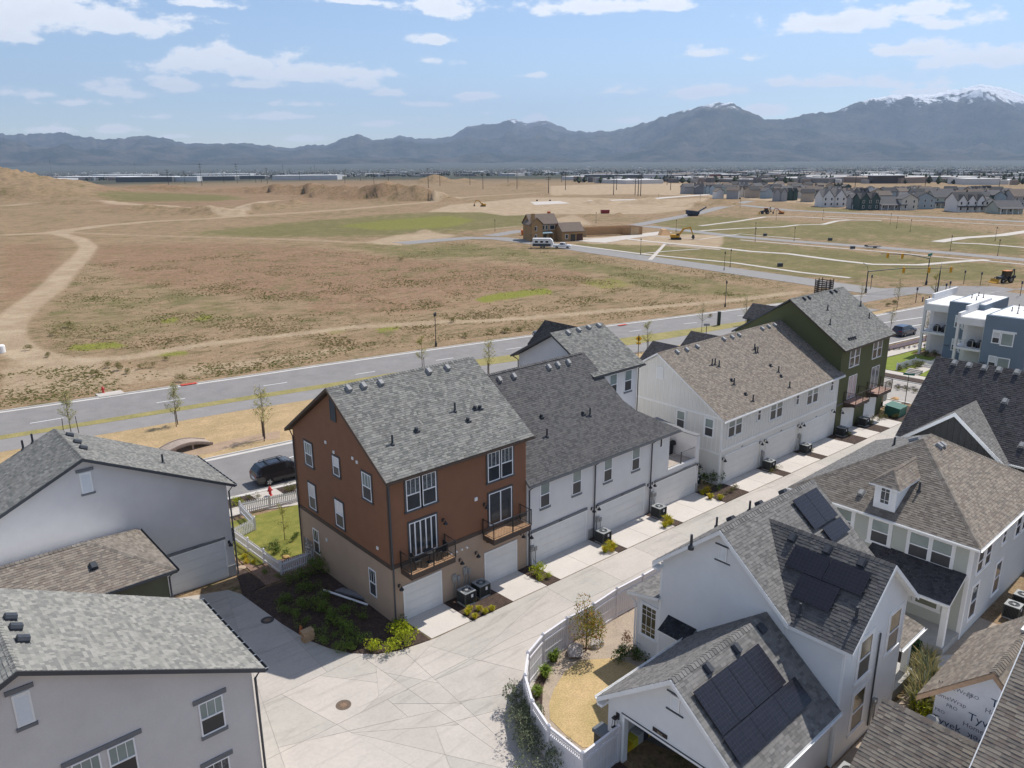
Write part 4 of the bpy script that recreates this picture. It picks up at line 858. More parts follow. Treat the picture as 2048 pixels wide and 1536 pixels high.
# ---------------------------------------------------------------- white stucco terrace with charcoal roof and roof terrace
def white_row():
    h = thing('white_townhouse_row', 'white stucco town house row with charcoal roof, double garages and open roof terrace', 'house', (16, 4, gz(16, 4)))
    m = 5.55/5.85; rp = lambda y: 5.42+m*(y+.35)
    gable_body(h, 9.86, 20.45, 0, 10.9, -1.3, rp(0)-.18, 10.75, 'X', stucco, ridge=5.5)
    wall(h, [(20.45, .002), (24.1, .002), (24.1, .3), (21.3, 2.1), (20.45, 4.2)], -1.3, [rp(0)-.18, rp(0)-.2, rp(.3)-.2, rp(2.1)-.25, rp(4.2)-.3], stucco)
    vbox(20.46, 27.95, .004, 4.4, -1.4, 2.2, h, stucco, 'garage_wall'); vbox(21.5, 27.55, .06, 4.2, 2.2, 2.24, h, mat('terrace_floor', (.42, .36, .31), .9, .1, 2), 'terrace_floor')
    k = MB(); k.box((24.1, .0, 2.2), (27.5, .2, 2.34)); k.prism([(27.5, 0, 2.2), (27.5, 4.2, 2.2), (27.5, 4.2, 4.5), (27.5, 1.2, 4.15), (27.5, 0, 4.15)], (.45, 0, 0)); k.build('parapet', stucco, h)
    k = MB(); k.prism([(27.46, -.03, 4.15), (27.46, 1.2, 4.15), (27.46, 4.2, 4.5), (27.46, 4.2, 4.55), (27.46, 1.2, 4.2), (27.46, -.03, 4.2)], (.53, 0, 0)); k.build('coping', greytr, h)
    r = roof_plane(h, [(9.75, -.35, 5.42), (24.9, -.35, 5.42), (23.3, .6, rp(.6)), (21.9, 1.45, rp(1.45)), (21.3, 2.2, rp(2.2)), (20.95, 3.9, rp(3.9)), (20.55, 5.5, 10.97), (9.75, 5.5, 10.97)], 'dark', greytr, exp=.15)
    slab(h, [(20.6, 11.3, 5.42), (9.75, 11.3, 5.42), (9.75, 5.5, 10.97), (20.55, 5.5, 10.97)], greytr); ridge_caps(h, (9.8, 5.5, 10.96), (20.5, 5.5, 10.96), 'dark')
    gutter(h, (9.75, -.36, 5.4), (24.9, -.36, 5.4), greytr)
    for x in (11.4, 14.28, 17.32, 20.25): window(h, '-Y', (x, 0, 3.45), .85, 1.72, 'd', gup, gscr, lintel=greytr)
    window(h, '-Y', (23.05, 0, 4.4), .32, .8, 'x', gdark, lintel=None)
    for xc, zt, nm in ((12.75, 1.97, '7005'), (18.85, 1.9, '7003'), (25.05, 1.78, '7001')): garage(h, '-Y', (xc, 0 if xc < 20 else .004, zt-2.28), 4.88, 2.2, lintel=greytr, num=nm)
    for x in (10.02, 15.75, 16.25, 21.75, 22.25, 27.8): wlamp(h, '-Y', (x, 0, 1.85-.012*(x-10)))
    for x in (10.0, 15.98, 21.95): downpipe(h, [(x, -.42, 5.3), (x, -.1, 5.0), (x, -.08, gz(x, 0)+.05)], charc, .05)
    for x in (10.5-.25, 16.35, 22.4-.1): meter(h, '-Y', (x, 0, .75))
    for x in (15.85, 27.8): vbox(x-.35, x+.2, -.02, 0, gz(x, 0)-.1, gz(x, 0)+.75, h, found, 'plinth')
    k = MB(); k.tube([(24.12, .1, 3.25), (27.5, .1, 3.25)], .02, 6); k.tube([(24.12, .1, 2.42), (27.5, .1, 2.42)], .015, 6); k.box((25.75, .07, 2.3), (25.81, .13, 3.3))
    for i in range(1, 30): k.tube([(24.12+i*.113, .1, 2.42), (24.12+i*.113, .1, 3.25)], .006, 4, False)
    k.build('railing', charc, h)
    for p in ((998,760),(1027,753),(1097,735),(1115,730),(1136,725)): rvent(h, tuple(hy(*p, -.35, 5.42, m)), m, '-Y')
    for p in ((1094,873),(1180,831)): rpipe(h, tuple(hy(*p, -.35, 5.42, m)))
    for p in ((1083,834),(1166,828)): rcap(h, tuple(hy(*p, -.35, 5.42, m)))
    # taller front house behind the terrace
    g = thing('tall_white_townhouse', 'taller white stucco house with grey gable roof rising behind the charcoal roof', 'house', (22.8, 8.3, gz(22.8, 8.3)))
    gable_body(g, 20.5, 25.3, 4.25, 12.4, -1.3, 9.5, 11.8, 'X', stucco, ridge=8.3)
    ms = 2.5/4.5; roof_plane(g, [(19.9, 3.8, 9.5), (25.65, 3.8, 9.5), (25.65, 8.3, 12), (19.9, 8.3, 12)], 'grey', charc); slab(g, [(25.65, 12.8, 9.5), (19.9, 12.8, 9.5), (19.9, 8.3, 12), (25.65, 8.3, 12)], charc)
    ridge_caps(g, (19.95, 8.3, 11.99), (25.6, 8.3, 11.99), 'grey'); gutter(g, (19.9, 3.79, 9.48), (25.65, 3.79, 9.48), charc)
    roof_plane(g, [(22.9, 14.0, 9.7), (22.9, 11.5, 9.7), (24.9, 8.9, 11.45), (24.9, 14.0, 11.45)], 'black', charc); slab(g, [(26.9, 11.5, 9.7), (26.9, 14.0, 9.7), (24.9, 14.0, 11.45), (24.9, 8.9, 11.45)], charc); vbox(23.2, 26.5, 12.3, 13.7, -1.4, 9.6, g, stucco, 'porch_wall')  # near-black shingles: shade of the slope turned from the sun, put into colour
    for x in (22.55, 24.25): window(g, '-Y', (x, 4.25, 7.5), .85, 1.65, 'd', gup, gscr, lintel=greytr)
    downpipe(g, [(25.4, 3.75, 9.4), (25.33, 4.15, 9.1), (25.33, 4.15, 2.3)], charc); downpipe(g, [(20.1, 12.7, 9.4), (20.4, 12.4, 9.1), (20.42, 12.45, 0)], charc)
    for p in ((1136,667),(1157,661),(1177,656),(1197,652)): rvent(g, tuple(hy(*p, 3.8, 9.5, ms)), ms, '-Y')
white_row()
# ---------------------------------------------------------------- cream board-and-batten farmhouse row
def farm_row():
    h = thing('cream_farmhouse_row', 'cream board and batten row with taupe shingle roof and three wide garage doors', 'house', (40, 5, gz(40, 5)))
    X0, X1, Y0, Y1 = 30.25, 49.35, -.4, 12.4; m = .627; rp = lambda y: 4.93+m*(y+.78); zr = rp(6.0)
    gable_body(h, X0, X1, Y0, Y1, -1.8, rp(Y0)-.16, zr-.2, 'X', wboard, ridge=6.0)
    roof_plane(h, [(29.95, -.78, 4.93), (49.75, -.78, 4.93), (49.75, 6, zr), (29.95, 6, zr)], 'tan', white, exp=.15); slab(h, [(49.6, 12.8, 4.93), (29.95, 12.8, 4.93), (29.95, 6, zr), (49.6, 6, zr)], white); ridge_caps(h, (30, 6, zr-.01), (49.4, 6, zr-.01), 'tan')
    gutter(h, (29.95, -.79, 4.9), (49.55, -.79, 4.9), white)
    k = MB(); k.box((X0-.03, Y0-.035, 2.2), (X1, Y0, 2.42)); k.build('band', white, h)
    vbox(X0-.035, X0, Y0, Y1, 4.85, 5.05, h, white, 'band'); vbox(X0-.035, X0, Y0, Y1, 1.95, 2.12, h, white, 'band')
    vbox(X0-.03, X0+.1, Y0-.03, Y0+.1, -1.3, 4.9, h, white, 'corner_board'); vbox(X1-.12, X1-.02, Y0-.03, Y0+.02, -1.5, 4.9, h, white, 'corner_board')
    bt = lambda zz: cached(('bat', round(zz, 2)), lambda: MB().box((-.022, -.02, 0), (.022, 0, zz)).mesh('batten', white))
    y = Y0+.45
    while y < Y1-.2:
        top = min(zr-.25, rp(y)-.2) if y < 6 else zr-.25-m*(y-6)
        for a, b in ((5.05, top), (2.12, 4.85)):
            if b-a > .15: place('batten', bt(b-a), onwall('-X', (X0, y, a)), h)
        y += .41
    x = X0+.41
    while x < X1-.2: place('batten', bt(2.4), onwall('-Y', (x, Y0, 2.42)), h); x += .41
    for yc in (3.5, .77): window(h, '-X', (X0-.014, yc, 3.25), .8, 1.48, 'd', gup, gscr, trim=white)
    gvent(h, '-X', (X0-.015, 5.8, 6.95), .7, 1.05)
    for xc in (31.55, 32.55, 37.75, 38.78, 43.9, 44.95): window(h, '-Y', (xc, Y0-.012, 3.2), .92, 1.7, 'd', gup, gscr, trim=white, tw=.08)
    for xc in (35.55, 41.75, 48.0): window(h, '-Y', (xc, Y0-.012, 3.65), .5, 1.15, 'd', gscr, gscr, trim=white, tw=.07)
    for xc, z in ((33.35, -.62), (39.45, -.75), (45.6, -.9)): garage(h, '-Y', (xc, Y0, z), 4.7, 2.35, num='6985')
    for x in (30.6, 36.05, 36.75, 42.3, 43.0, 48.6): wlamp(h, '-Y', (x, Y0, 1.45))
    for x in (36.4, 42.6): meter(h, '-Y', (x, Y0, .35)); 
    for x in (30.7, 36.2, 42.5): downpipe(h, [(x, Y0-.06, 1.9), (x, Y0-.06, gz(x, 0)+.05)], white, .035)
    for p in ((1354,705),(1373,700),(1394,694),(1447,679),(1464,675),(1478,671),(1524,658),(1537,654),(1549,651)): rvent(h, tuple(hy(*p, -.78, 4.93, m)), m, '-Y', ventg)
    for p in ((1424,730),(1430,729),(1438,733),(1509,699),(1511,706),(1515,705),(1468,769),(1506,802),(1557,744),(1579,775)): rpipe(h, tuple(hy(*p, -.78, 4.93, m)))
    for p in ((1463,761),(1491,789),(1541,732),(1562,753)): rcap(h, tuple(hy(*p, -.78, 4.93, m)))
    # street-side cross gables, seen over the ridge
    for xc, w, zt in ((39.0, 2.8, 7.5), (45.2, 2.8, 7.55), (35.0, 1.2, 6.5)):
        ze = zt-w*.76; roof_plane(h, [(xc-w, 13.5, ze), (xc-w, 11.0, ze), (xc, 8.2, zt), (xc, 13.5, zt)], 'char', charc); slab(h, [(xc+w, 11.0, ze), (xc+w, 13.5, ze), (xc, 13.5, zt), (xc, 8.2, zt)], charc); vbox(xc-w+.3, xc+w-.3, 12.3, 13.1, -1.6, ze, h, wboard, 'gable_wall')  # shingles darker than the main roof paint in the shade of these slopes
farm_row()
# ---------------------------------------------------------------- olive green town house
def green_house():
    h = thing('green_townhouse', 'tall olive green town house with grey roof at the end of the row', 'house', (54.5, 5, gz(54.5, 5)))
    X0, X1, Y0, Y1 = 49.4, 59.6, -.4, 11; m = .68; rp = lambda y: 7.3+m*(y+.8)
    gable_body(h, X0, X1, Y0, Y1, -2, rp(Y0)-.15, 11.15, 'X', greenst, ridge=5.2)
    zr = rp(5.2); roof_plane(h, [(49.15, -.8, 7.3), (60.0, -.8, 7.3), (60, 5.2, zr), (49.15, 5.2, zr)], 'grey', dkbrown, exp=.15); slab(h, [(60, 11.3, 7.3), (49.15, 11.3, 7.3), (49.15, 5.2, zr), (60, 5.2, zr)], charc); ridge_caps(h, (49.2, 5.2, zr-.01), (59.95, 5.2, zr-.01), 'grey')
    gutter(h, (49.15, -.81, 7.28), (60, -.81, 7.28), dkbrown)
    for a, b in ((51.55, 52.6), (56.4, 57.45)):
        for x in (a, b): window(h, '-Y', (x, Y0, 5.25), .95, 1.9, 'd', gcur, gdark, lintel=None, trim=mat('pale_trim', (.55, .55, .52), .7, .05, 3), tw=.05)
    for x, g in ((52.2, glassy('glass_pinkish', (.42, .33, .33), .12, .5)), (57.1, gcur)):
        window(h, '-Y', (x, Y0, 2.05), 1.7, 2.3, 'v2', g, trim=None, name='sliding_door'); balcony(h, x-1.45, x+1.55, Y0, 1.95, 1.2, bar=mat('brown_metal', (.06, .042, .04), .5, .1, 3), wood=mat('pink_deck', (.42, .27, .22), .8, .15, 5))
    for x in (51.95, 56.8): garage(h, '-Y', (x, Y0, gz(x, 0)), 2.44, 2.35)
    for x in (50.4, 53.6, 55.2, 58.6): wlamp(h, '-Y', (x, Y0, .95))
    k = MB(); k.box((49.42, Y0-.03, 1.75), (51, Y0, 1.88)); k.build('band', greytr, h)
    for p in ((1608,598),(1618,596),(1662,585),(1671,583)): rvent(h, tuple(hy(*p, -.8, 7.3, m)), m, '-Y', ventm)
    for p in ((1655,620),(1660,649),(1738,636),(1721,612)): rpipe(h, tuple(hy(*p, -.8, 7.3, m)))
    for p in ((1698,679),(1702,678),(1706,677),(1710,676)): rcap(h, tuple(hy(*p, -.8, 7.3, m)))
    zt = 9.4; roof_plane(h, [(52.7, 12.3, 8.1), (52.7, 10, 8.1), (54.5, 7.9, zt), (54.5, 12.3, zt)], 'char', charc); slab(h, [(56.3, 10, 8.1), (56.3, 12.3, 8.1), (54.5, 12.3, zt), (54.5, 7.9, zt)], charc); vbox(53, 56, 10.9, 12.0, -2, 8.0, h, greenst, 'gable_wall')  # gable slope coloured darker than the main roof to paint in its shade
    k = MB()   # mechanical louvre box on the ridge
    for x0, x1, y0, y1 in ((58.6, 58.66, 6.3, 7.6), (60.1, 60.16, 6.3, 7.6), (58.66, 60.1, 6.3, 6.36), (58.66, 60.1, 7.54, 7.6)): 
        for j in range(9): k.box((x0, y0, 10.2+j*.2), (x1, y1, 10.3+j*.2))
    for x in (58.6, 59.35, 60.1):
        for y in (6.3, 7.54): k.box((x, y, 9.9), (x+.07, y+.07, 12.1))
    k.build('roof_screen', dkbrown, h)
green_house()
# ---------------------------------------------------------------- two pale stucco houses and the shed on the left
def stucco_house(x0, x1, xr, y0, y1, ze, zr, name, label, kind, indiv, wins, vents):
    h = thing(name, label, 'house', ((x0+x1)/2, (y0+y1)/2, gz((x0+x1)/2, (y0+y1)/2)))
    m = (zr-ze)/(x1-xr); rp = lambda x: zr-m*abs(x-xr)
    xl = 2*xr-x1
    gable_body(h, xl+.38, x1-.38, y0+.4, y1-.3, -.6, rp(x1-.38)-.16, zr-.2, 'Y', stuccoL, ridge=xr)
    roof_plane(h, [(x1, y0, ze), (x1, y1, ze), (xr, y1, zr), (xr, y0, zr)], kind, charc, indiv=indiv); roof_plane(h, [(xl, y1, ze), (xl, y0, ze), (xr, y0, zr), (xr, y1, zr)], kind, charc)
    ridge_caps(h, (xr, y0+.02, zr-.01), (xr, y1-.02, zr-.01), kind); gutter(h, (x1+.005, y0, ze-.01), (x1+.005, y1, ze-.01), charc, (1, 0))
    k = MB(); n = int((y1-y0)/.5)
    for i in range(n+1): k.box((x1, y0+i*(y1-y0)/n-.02, ze-.03), (x1+.14, y0+i*(y1-y0)/n+.02, ze))
    k.build('gutter_strap', galv, h)
    k = MB(); t = .2
    for s in (x1, xl): a, b = (s, y0-.03, ze-t+.03), (xr, y0-.03, zr-t+.03); k.prism([a, b, (b[0], b[1], b[2]+t-.03), (a[0], a[1], a[2]+t-.03)], (0, .034, 0))
    k.build('bargeboard', charc, h)
    downpipe(h, [(x1+.02, y0+.3, ze-.12), (x1-.3, y0+.3, ze-.45), (x1-.3, y0+.33, gz(x1, y0)+.05)], charc, .05)
    return h, m
def left_houses():
    h, m = stucco_house(-19.2, -3.87, -11.55, 10.69, 16.95, 6.05, 9.78, 'stucco_house', 'pale stucco house with numbered garage door facing the planting bed', 'grey', 0, [], [])
    gvent(h, '-Y', (-11.48, 11.09, 7.72), .55, 1.15); vbox(-11.9, -11.05, 11.04, 11.09, 8.92, 9.08, h, greytr, 'lintel'); vbox(-11.82, -11.12, 11.03, 11.09, 7.6, 7.7, h, greytr, 'sill')
    garage(h, '-Y', (-6.5, 11.09, .16), 3.35, 2.36, lintel=greytr, num='7011'); wlamp(h, '-Y', (-4.5, 11.09, 2.2)); vbox(-4.75, -4.24, 11.05, 11.5, -.5, .75, h, found, 'plinth')
    for p in ((139,872),(154,886),(166,898)): rvent(h, tuple(hx(*p, -3.87, 6.05, -m)), m, '+X', ventm)
    rpipe(h, tuple(hx(326, 926, -3.87, 6.05, -m)))
    for p in ((47,899),(66,886)): rpipe(h, tuple(hx(*p, -19.2, 6.05, m)))
    h, m = stucco_house(-25.1, -10.04, -17.58, -6.88, -.43, 6.0, 9.67, 'grey_stucco_house', 'pale lilac grey stucco house with light grey shingles overlooking the lane', 'pale', 300, [], [])
    Y = -6.48
    gvent(h, '-Y', (-17.6, Y, 7.5), .5, 1.17); vbox(-18.0, -17.22, Y-.05, Y, 8.72, 8.88, h, greytr, 'lintel'); vbox(-17.9, -17.3, Y-.06, Y, 7.36, 7.48, h, greytr, 'sill')
    window(h, '-Y', (-12.05, Y, 4.05), .9, 1.42, 'dm', gup, gscr, lintel=greytr); window(h, '-Y', (-12.1, Y, 1.3), .9, 1.42, 'dm', gcur, gscr, lintel=greytr)
    for x in (-16.25, -15.15): window(h, '-Y', (x, Y, 3.9), .88, 1.45, 'dm', gup, gscr, lintel=None)
    k = MB(); k.box((-16.95, Y-.05, 5.38), (-14.45, Y, 5.56)); k.build('lintel', greytr, h); k = MB(); k.box((-16.8, Y-.03, 4.62), (-16.64, Y, 4.78)); k.build('wall_vent', white, h)
    for p in ((20,1238),(31,1258),(45,1282)): rvent(h, tuple(hx(*p, -10.04, 6.0, -m)), m, '+X', ventm)
    wlamp(h, '+X', (-10.42, -4.2, 2.0))
    s = thing('green_shed', 'low olive green outbuilding with brown hipped shingle roof between the stucco houses', 'outbuilding', (-15.5, 7.8, gz(-15.5, 7.8)))
    vbox(-22, -9.78, 5.2, 10.45, -.4, 4.85, s, olivew, 'wall'); e = 5.0
    A, B, C_, D = (-9.4, 4.84, e), (-9.4, 10.8, e), (-22.4, 10.8, e), (-22.4, 4.84, e); r0, r1 = (-12.5, 7.83, 6.48), (-19.4, 7.83, 6.48)
    roof_plane(s, [D, A, r0, r1], 'tan', white, indiv=300); roof_plane(s, [A, B, r0], 'brown', white); slab(s, [B, C_, r1, r0], white); slab(s, [C_, D, r1], white)
    for a, b in ((r0, A), (r0, B), (r1, r0)): ridge_caps(s, a, b, 'brown', .14, .07)
    gutter(s, (-9.39, 4.84, e-.01), (-9.39, 10.8, e-.01), charc, (1, 0)); gutter(s, (-22.4, 4.83, e-.01), (-9.4, 4.83, e-.01), charc); downpipe(s, [(-9.36, 5.0, e-.12), (-9.72, 5.1, e-.4), (-9.72, 5.1, .2)], charc)
    rvent(s, tuple(hy(187, 1134, 4.84, 5.0, .495)), .495, '-Y', ventm)
left_houses()
# ---------------------------------------------------------------- white lap-sided house with solar panels
def solar_house():
    h = thing('white_solar_house', 'white lap sided house with cross gables and black solar panels', 'house', (9, -16, gz(9, -16)))
    # main range (ridge along X)
    m = .847; rp = lambda y: 5.9+m*(-11.57-y); zr = 8.88
    gable_body(h, 7.8, 15.2, -18.3, -11.9, -.6, rp(-11.9)-.16, zr-.2, 'X', wsid, ridge=-15.1); lap(h, '-X', 7.8, [(-18.3, -.1), (-11.9, -.1), (-11.9, rp(-11.9)-.16), (-15.1, zr-.2), (-18.3, rp(-11.9)-.16)], wsid, .14)
    roof_plane(h, [(15.6, -11.57, 5.9), (7.4, -11.57, 5.9), (7.4, -15.1, zr), (15.6, -15.1, zr)], 'lgrey', white); roof_plane(h, [(7.4, -18.63, 5.9), (15.6, -18.63, 5.9), (15.6, -15.1, zr), (7.4, -15.1, zr)], 'lgrey', white); ridge_caps(h, (7.45, -15.1, zr-.01), (15.55, -15.1, zr-.01), 'lgrey', .15, .12)
    k = MB()
    for s in (-11.57, -18.63): a, b = (7.37, s, 5.68), (7.37, -15.1, 8.66); k.prism([a, b, (b[0], b[1], b[2]+.21), (a[0], a[1], a[2]+.21)], (.034, 0, 0))
    k.box((7.38, -11.9, 5.55), (7.8, -11.58, 5.66)); k.build('bargeboard', white, h); k = MB(); k.box((7.775, -11.93, -.3), (7.86, -11.8, 5.8)); k.build('corner_board', white, h)
    gvent(h, '-X', (7.79, -15.1, 7.25), .42, .68); k = MB(); k.box((7.74, -15.5, 7.95), (7.79, -14.7, 8.0)); k.box((7.74, -15.5, 7.16), (7.79, -14.7, 7.21)); k.build('vent_trim', charc, h)
    # cross gable towards -Y
    gable_body(h, 7.85, 13.6, -20.9, -16, -.6, 5.95, 8.3, 'Y', wsid, ridge=10.7); mc = .857
    lap(h, '-Y', -20.9, [(7.87, -.1), (13.58, -.1), (13.58, 5.9), (10.7, 8.3), (7.87, 5.9)], wsid, .14); lap(h, '-X', 7.84, [(-20.88, -.1), (-18.3, -.1), (-18.3, 5.8), (-20.88, 5.8)], wsid, .14)
    zc = 8.5; yi = -15.55; roof_plane(h, [(7.52, -18.4, 5.78), (7.52, -21.3, 5.78), (10.7, -21.3, zc), (10.7, yi, zc)], 'dark', white); roof_plane(h, [(13.88, -21.3, 5.78), (13.88, -18.4, 5.78), (10.7, yi, zc), (10.7, -21.3, zc)], 'lgrey', white); ridge_caps(h, (10.7, -21.25, zc-.01), (10.7, yi, zc-.01), 'dark', .15, .12)  # slope away from the sun gets darker shingles, its shade painted in
    k = MB()
    for s in (7.52, 13.88): a, b = (s, -21.33, 5.56), (10.7, -21.33, 8.28); k.prism([a, b, (b[0], b[1], b[2]+.21), (a[0], a[1], a[2]+.21)], (0, .034, 0))
    k.build('bargeboard', white, h); k = MB(); k.box((7.81, -20.93, -.3), (7.92, -20.82, 5.75)); k.box((13.52, -20.93, -.3), (13.63, -20.82, 5.8)); k.build('corner_board', white, h)
    for x, z in ((9.75, 3.45), (12.55, 3.45), (9.75, .85)): window(h, '-Y', (x, -20.912, z), 1.15, 1.95, 'd', gol, gscr, trim=white, tw=.14)
    downpipe(h, [(11.0, -20.98, 5.0), (11.0, -20.98, .3)], charc, .04); meter(h, '-Y', (11.35, -20.9, 1.1))
    # garage wing
    mg = .8; g0, g1 = 2.85, 5.74; X = 1.5
    gable_body(h, X+4.2, 7.8, -20.75, -14.1, -.4, g0+.2, g1-.2, 'X', wsid, ridge=-17.42); vbox(X+.25, X+4.2, -20.75, -20.6, -.4, g0+.2, h, wsid, 'side_wall'); vbox(X+.25, X+4.2, -14.25, -14.1, -.4, g0+.2, h, wsid, 'side_wall')
    k = MB(); z1 = 2.35      # front wall with the open garage door
    for a, b, lo, hi in ((-20.75, -19.9, -.3, 2.9), (-15.0, -14.1, -.3, 2.9)): k.box((X, a, lo), (X+.25, b, hi))
    k.box((X, -19.9, z1), (X+.25, -15.0, 2.9)); k.prism([(X, -20.75, 2.9), (X, -14.1, 2.9), (X, -14.1, 2.98), (X, -17.42, g1-.2), (X, -20.75, 2.98)], (.25, 0, 0)); k.build('front_wall', wsid, h)
    lap(h, '-X', X, [(-20.75, 2.47), (-14.1, 2.47), (-14.1, 3.0), (-17.42, g1-.22), (-20.75, 3.0)], wsid, .14)
    vbox(X+.2, X+4.2, -20.6, -14.25, -.3, .02, h, mat('garage_floor', (.16, .15, .14), .8, .2, 2), 'garage_floor')
    for i, (c, a) in enumerate((((.65, .45, .02), .3), ((.6, .55, .05), .42), ((.5, .5, .5), .5), ((.05, .05, .06), .6), ((.6, .4, .02), .25))): vbox(X+.6+i*.35, X+.95+i*.35, -14.75, -14.3, .02, .02+a, h, mat('stored_%d' % i, c, .6, .1, 5), 'stored_box')
    k = MB(); k.box((X-.03, -19.98, z1), (X, -14.92, z1+.12)); k.box((X-.03, -15.0, -.2), (X, -14.9, z1)); k.box((X-.03, -20, -.2), (X, -19.9, z1)); k.build('door_casing', white, h); k = MB(); k.box((X-.05, -20.05, z1+.13), (X-.001, -14.85, z1+.17)); k.build('drip_cap', charc, h)
    k = MB(); k.box((X-.05, -17.15, z1+.3), (X-.02, -16.45, z1+.48)); k.build('number_plate', mat('bronze_plate', (.045, .03, .028), .5, .1, 5), h); text('7014', onwall('-X', (X-.055, -16.8, z1+.33)), .13, mat('brass', (.42, .36, .26), .4, .1, 5), h)
    roof_plane(h, [(7.8, -13.8, g0), (1.1, -13.8, g0), (1.1, -17.42, g1), (7.8, -17.42, g1)], 'lgrey', white); roof_plane(h, [(1.1, -21.05, g0), (7.8, -21.05, g0), (7.8, -17.42, g1), (1.1, -17.42, g1)], 'lgrey', white, indiv=300, tabs=(.2, .26, .32)); ridge_caps(h, (1.15, -17.42, g1-.01), (7.75, -17.42, g1-.01), 'lgrey', .17, .12)
    k = MB()
    for s in (-13.8, -21.05): a, b = (1.07, s, g0-.22), (1.07, -17.42, g1-.22); k.prism([a, b, (b[0], b[1], b[2]+.21), (a[0], a[1], a[2]+.21)], (.034, 0, 0))
    k.box((1.08, -14.1, 2.5), (1.5, -13.82, 2.62)); k.build('bargeboard', white, h)
    gutter(h, (1.1, -21.06, g0-.01), (7.8, -21.06, g0-.01), white); gutter(h, (7.8, -13.79, g0-.01), (1.1, -13.79, g0-.01), white, (0, 1))
    gvent(h, '-X', (X-.015, -17.42, 4.15), .42, .66); k = MB(); k.box((X-.06, -17.82, 4.86), (X-.015, -17.02, 4.91)); k.box((X-.06, -17.82, 4.05), (X-.015, -17.02, 4.1)); k.build('vent_trim', charc, h)
    k = MB(); k.box((X-.05, -14.72, 2.05), (X, -14.56, 2.35)); k.tube([(X-.05, -14.64, 2.3), (X-.2, -14.64, 2.28)], .02, 6)
    for dx, dy in ((-.09, -.09), (.09, -.09), (.09, .09), (-.09, .09)): k.tube([(X-.2+dx*.6, -14.64+dy*.6, 2.2), (X-.2+dx, -14.64+dy, 1.75)], .012, 4)
    k.box((X-.3, -14.74, 2.18), (X-.1, -14.54, 2.24)); k.box((X-.3, -14.74, 1.72), (X-.1, -14.54, 1.75)); k.build('lantern', blackm, h)
    # breakfast bay, entry hood
    vbox(7.83, 11.2, -11.9, -10.4, -.5, 3.6, h, wsid, 'bay_wall'); bm_ = 1.1; roof_plane(h, [(11.5, -9.95, 3.5), (7.55, -9.95, 3.5), (7.55, -11.88, 3.95), (11.5, -11.88, 3.95)], 'lgrey', white)
    window(h, '-X', (7.815, -11.22, 1.35), .95, 1.75, 'c', gol, trim=white); vbox(7.78, 11.2, -11.9, -10.35, -.5, .25, h, found, 'bay_plinth')
    k = MB(); k.tube([(7.6, -9.98, 3.4), (7.78, -10.36, 2.95), (7.78, -10.36, .1)], .045, 6); k.build('downpipe', white, h)
    k = MB(); k.prism([(7.8, -12.4, 3.1), (7.8, -14.0, 3.1), (7.0, -14.0, 2.62), (7.0, -12.4, 2.62)], (0, 0, .06)); o = k.build('entry_hood', white, h); roof_plane(h, [(6.98, -12.38, 2.7), (6.98, -14.02, 2.7), (7.8, -14.02, 3.19), (7.8, -12.38, 3.19)], 'black', white, thick=.05, name='hood_roof')
    # porch on the far side
    roof_plane(h, [(14.0, -20.9, 2.75), (16.6, -20.9, 2.75), (16.6, -18.6, 3.3), (14.0, -18.6, 3.3)], 'brown', white); gutter(h, (14.0, -20.91, 2.73), (16.6, -20.91, 2.73), white); vbox(13.6, 16.5, -20.8, -17, -.5, .35, h, found, 'porch_floor')
    for x, y in ((15.9, -20.6), (15.9, -18.9)): vbox(x, x+.28, y, y+.28, .35, 2.65, h, white, 'porch_post')
    for p in ((1382,1094),(1433,1053),(1499,1021)): rpipe(h, tuple(hy(*p, -11.57, 5.9, -m)))
    for p in ((1463,1040),(1519,1009),(1567,986)): rvent(h, tuple(hy(*p, -11.57, 5.9, -m)), m, '+Y', ventm)
    for p in ((1585,1077),(1655,1101),(1724,1127)): rvent(h, tuple(hx(*p, 7.52, 5.78, mc)), mc, '-X', ventm)
    for p in ((1599,1230),(1712,1238)): rpipe(h, tuple(hx(*p, 7.52, 5.78, mc)))
    for p in ((1415,1337),(1472,1298),(1523,1258)): rvent(h, tuple(hy(*p, -21.05, g0, mg)), mg, '-Y', ventm)
    # solar arrays
    e, s = (1, 0, 0), (0, 1, mg)
    a = hy(1441, 1474, -21.05, g0, mg); b = hy(1563, 1360, -21.05, g0, mg); c = hy(1380, 1388, -21.05, g0, mg); w = (b[0]-a[0])/4; hh = math.hypot(c[1]-a[1], c[2]-a[2]); solar(h, a, e, s, 4, 1, w-.02, hh)
    a2 = hy(1478, 1532, -21.05, g0, mg); b2 = hy(1616, 1398, -21.05, g0, mg); solar(h, a2, e, s, 3, 1, (b2[0]-a2[0])/3-.02, math.hypot(a[1]-a2[1], a[2]-a2[2])-.04)
    s2 = (0, 1, m); a = hy(1626, 1062, -18.63, 5.9, m); b = hy(1672, 1034, -18.63, 5.9, m); c = hy(1579, 1005, -18.63, 5.9, m); solar(h, a, e, s2, 2, 1, (b[0]-a[0])/2, math.hypot(c[1]-a[1], c[2]-a[2]))
    a = hy(1661, 1086, -18.63, 5.9, m); b = hy(1701, 1068, -18.63, 5.9, m); c = hy(1632, 1062, -18.63, 5.9, m); solar(h, a, e, s2, 1, 1, (b[0]-a[0]), math.hypot(c[1]-a[1], c[2]-a[2])*.95)
    e3, s3 = (0, -1, 0), (1, 0, mc); a = hx(1571, 1133, 7.52, 5.78, mc); b = hx(1724, 1194, 7.52, 5.78, mc); c = hx(1588, 1091, 7.52, 5.78, mc); solar(h, a, e3, s3, 2, 1, abs(b[1]-a[1])/2-.02, math.hypot(c[0]-a[0], c[2]-a[2]))
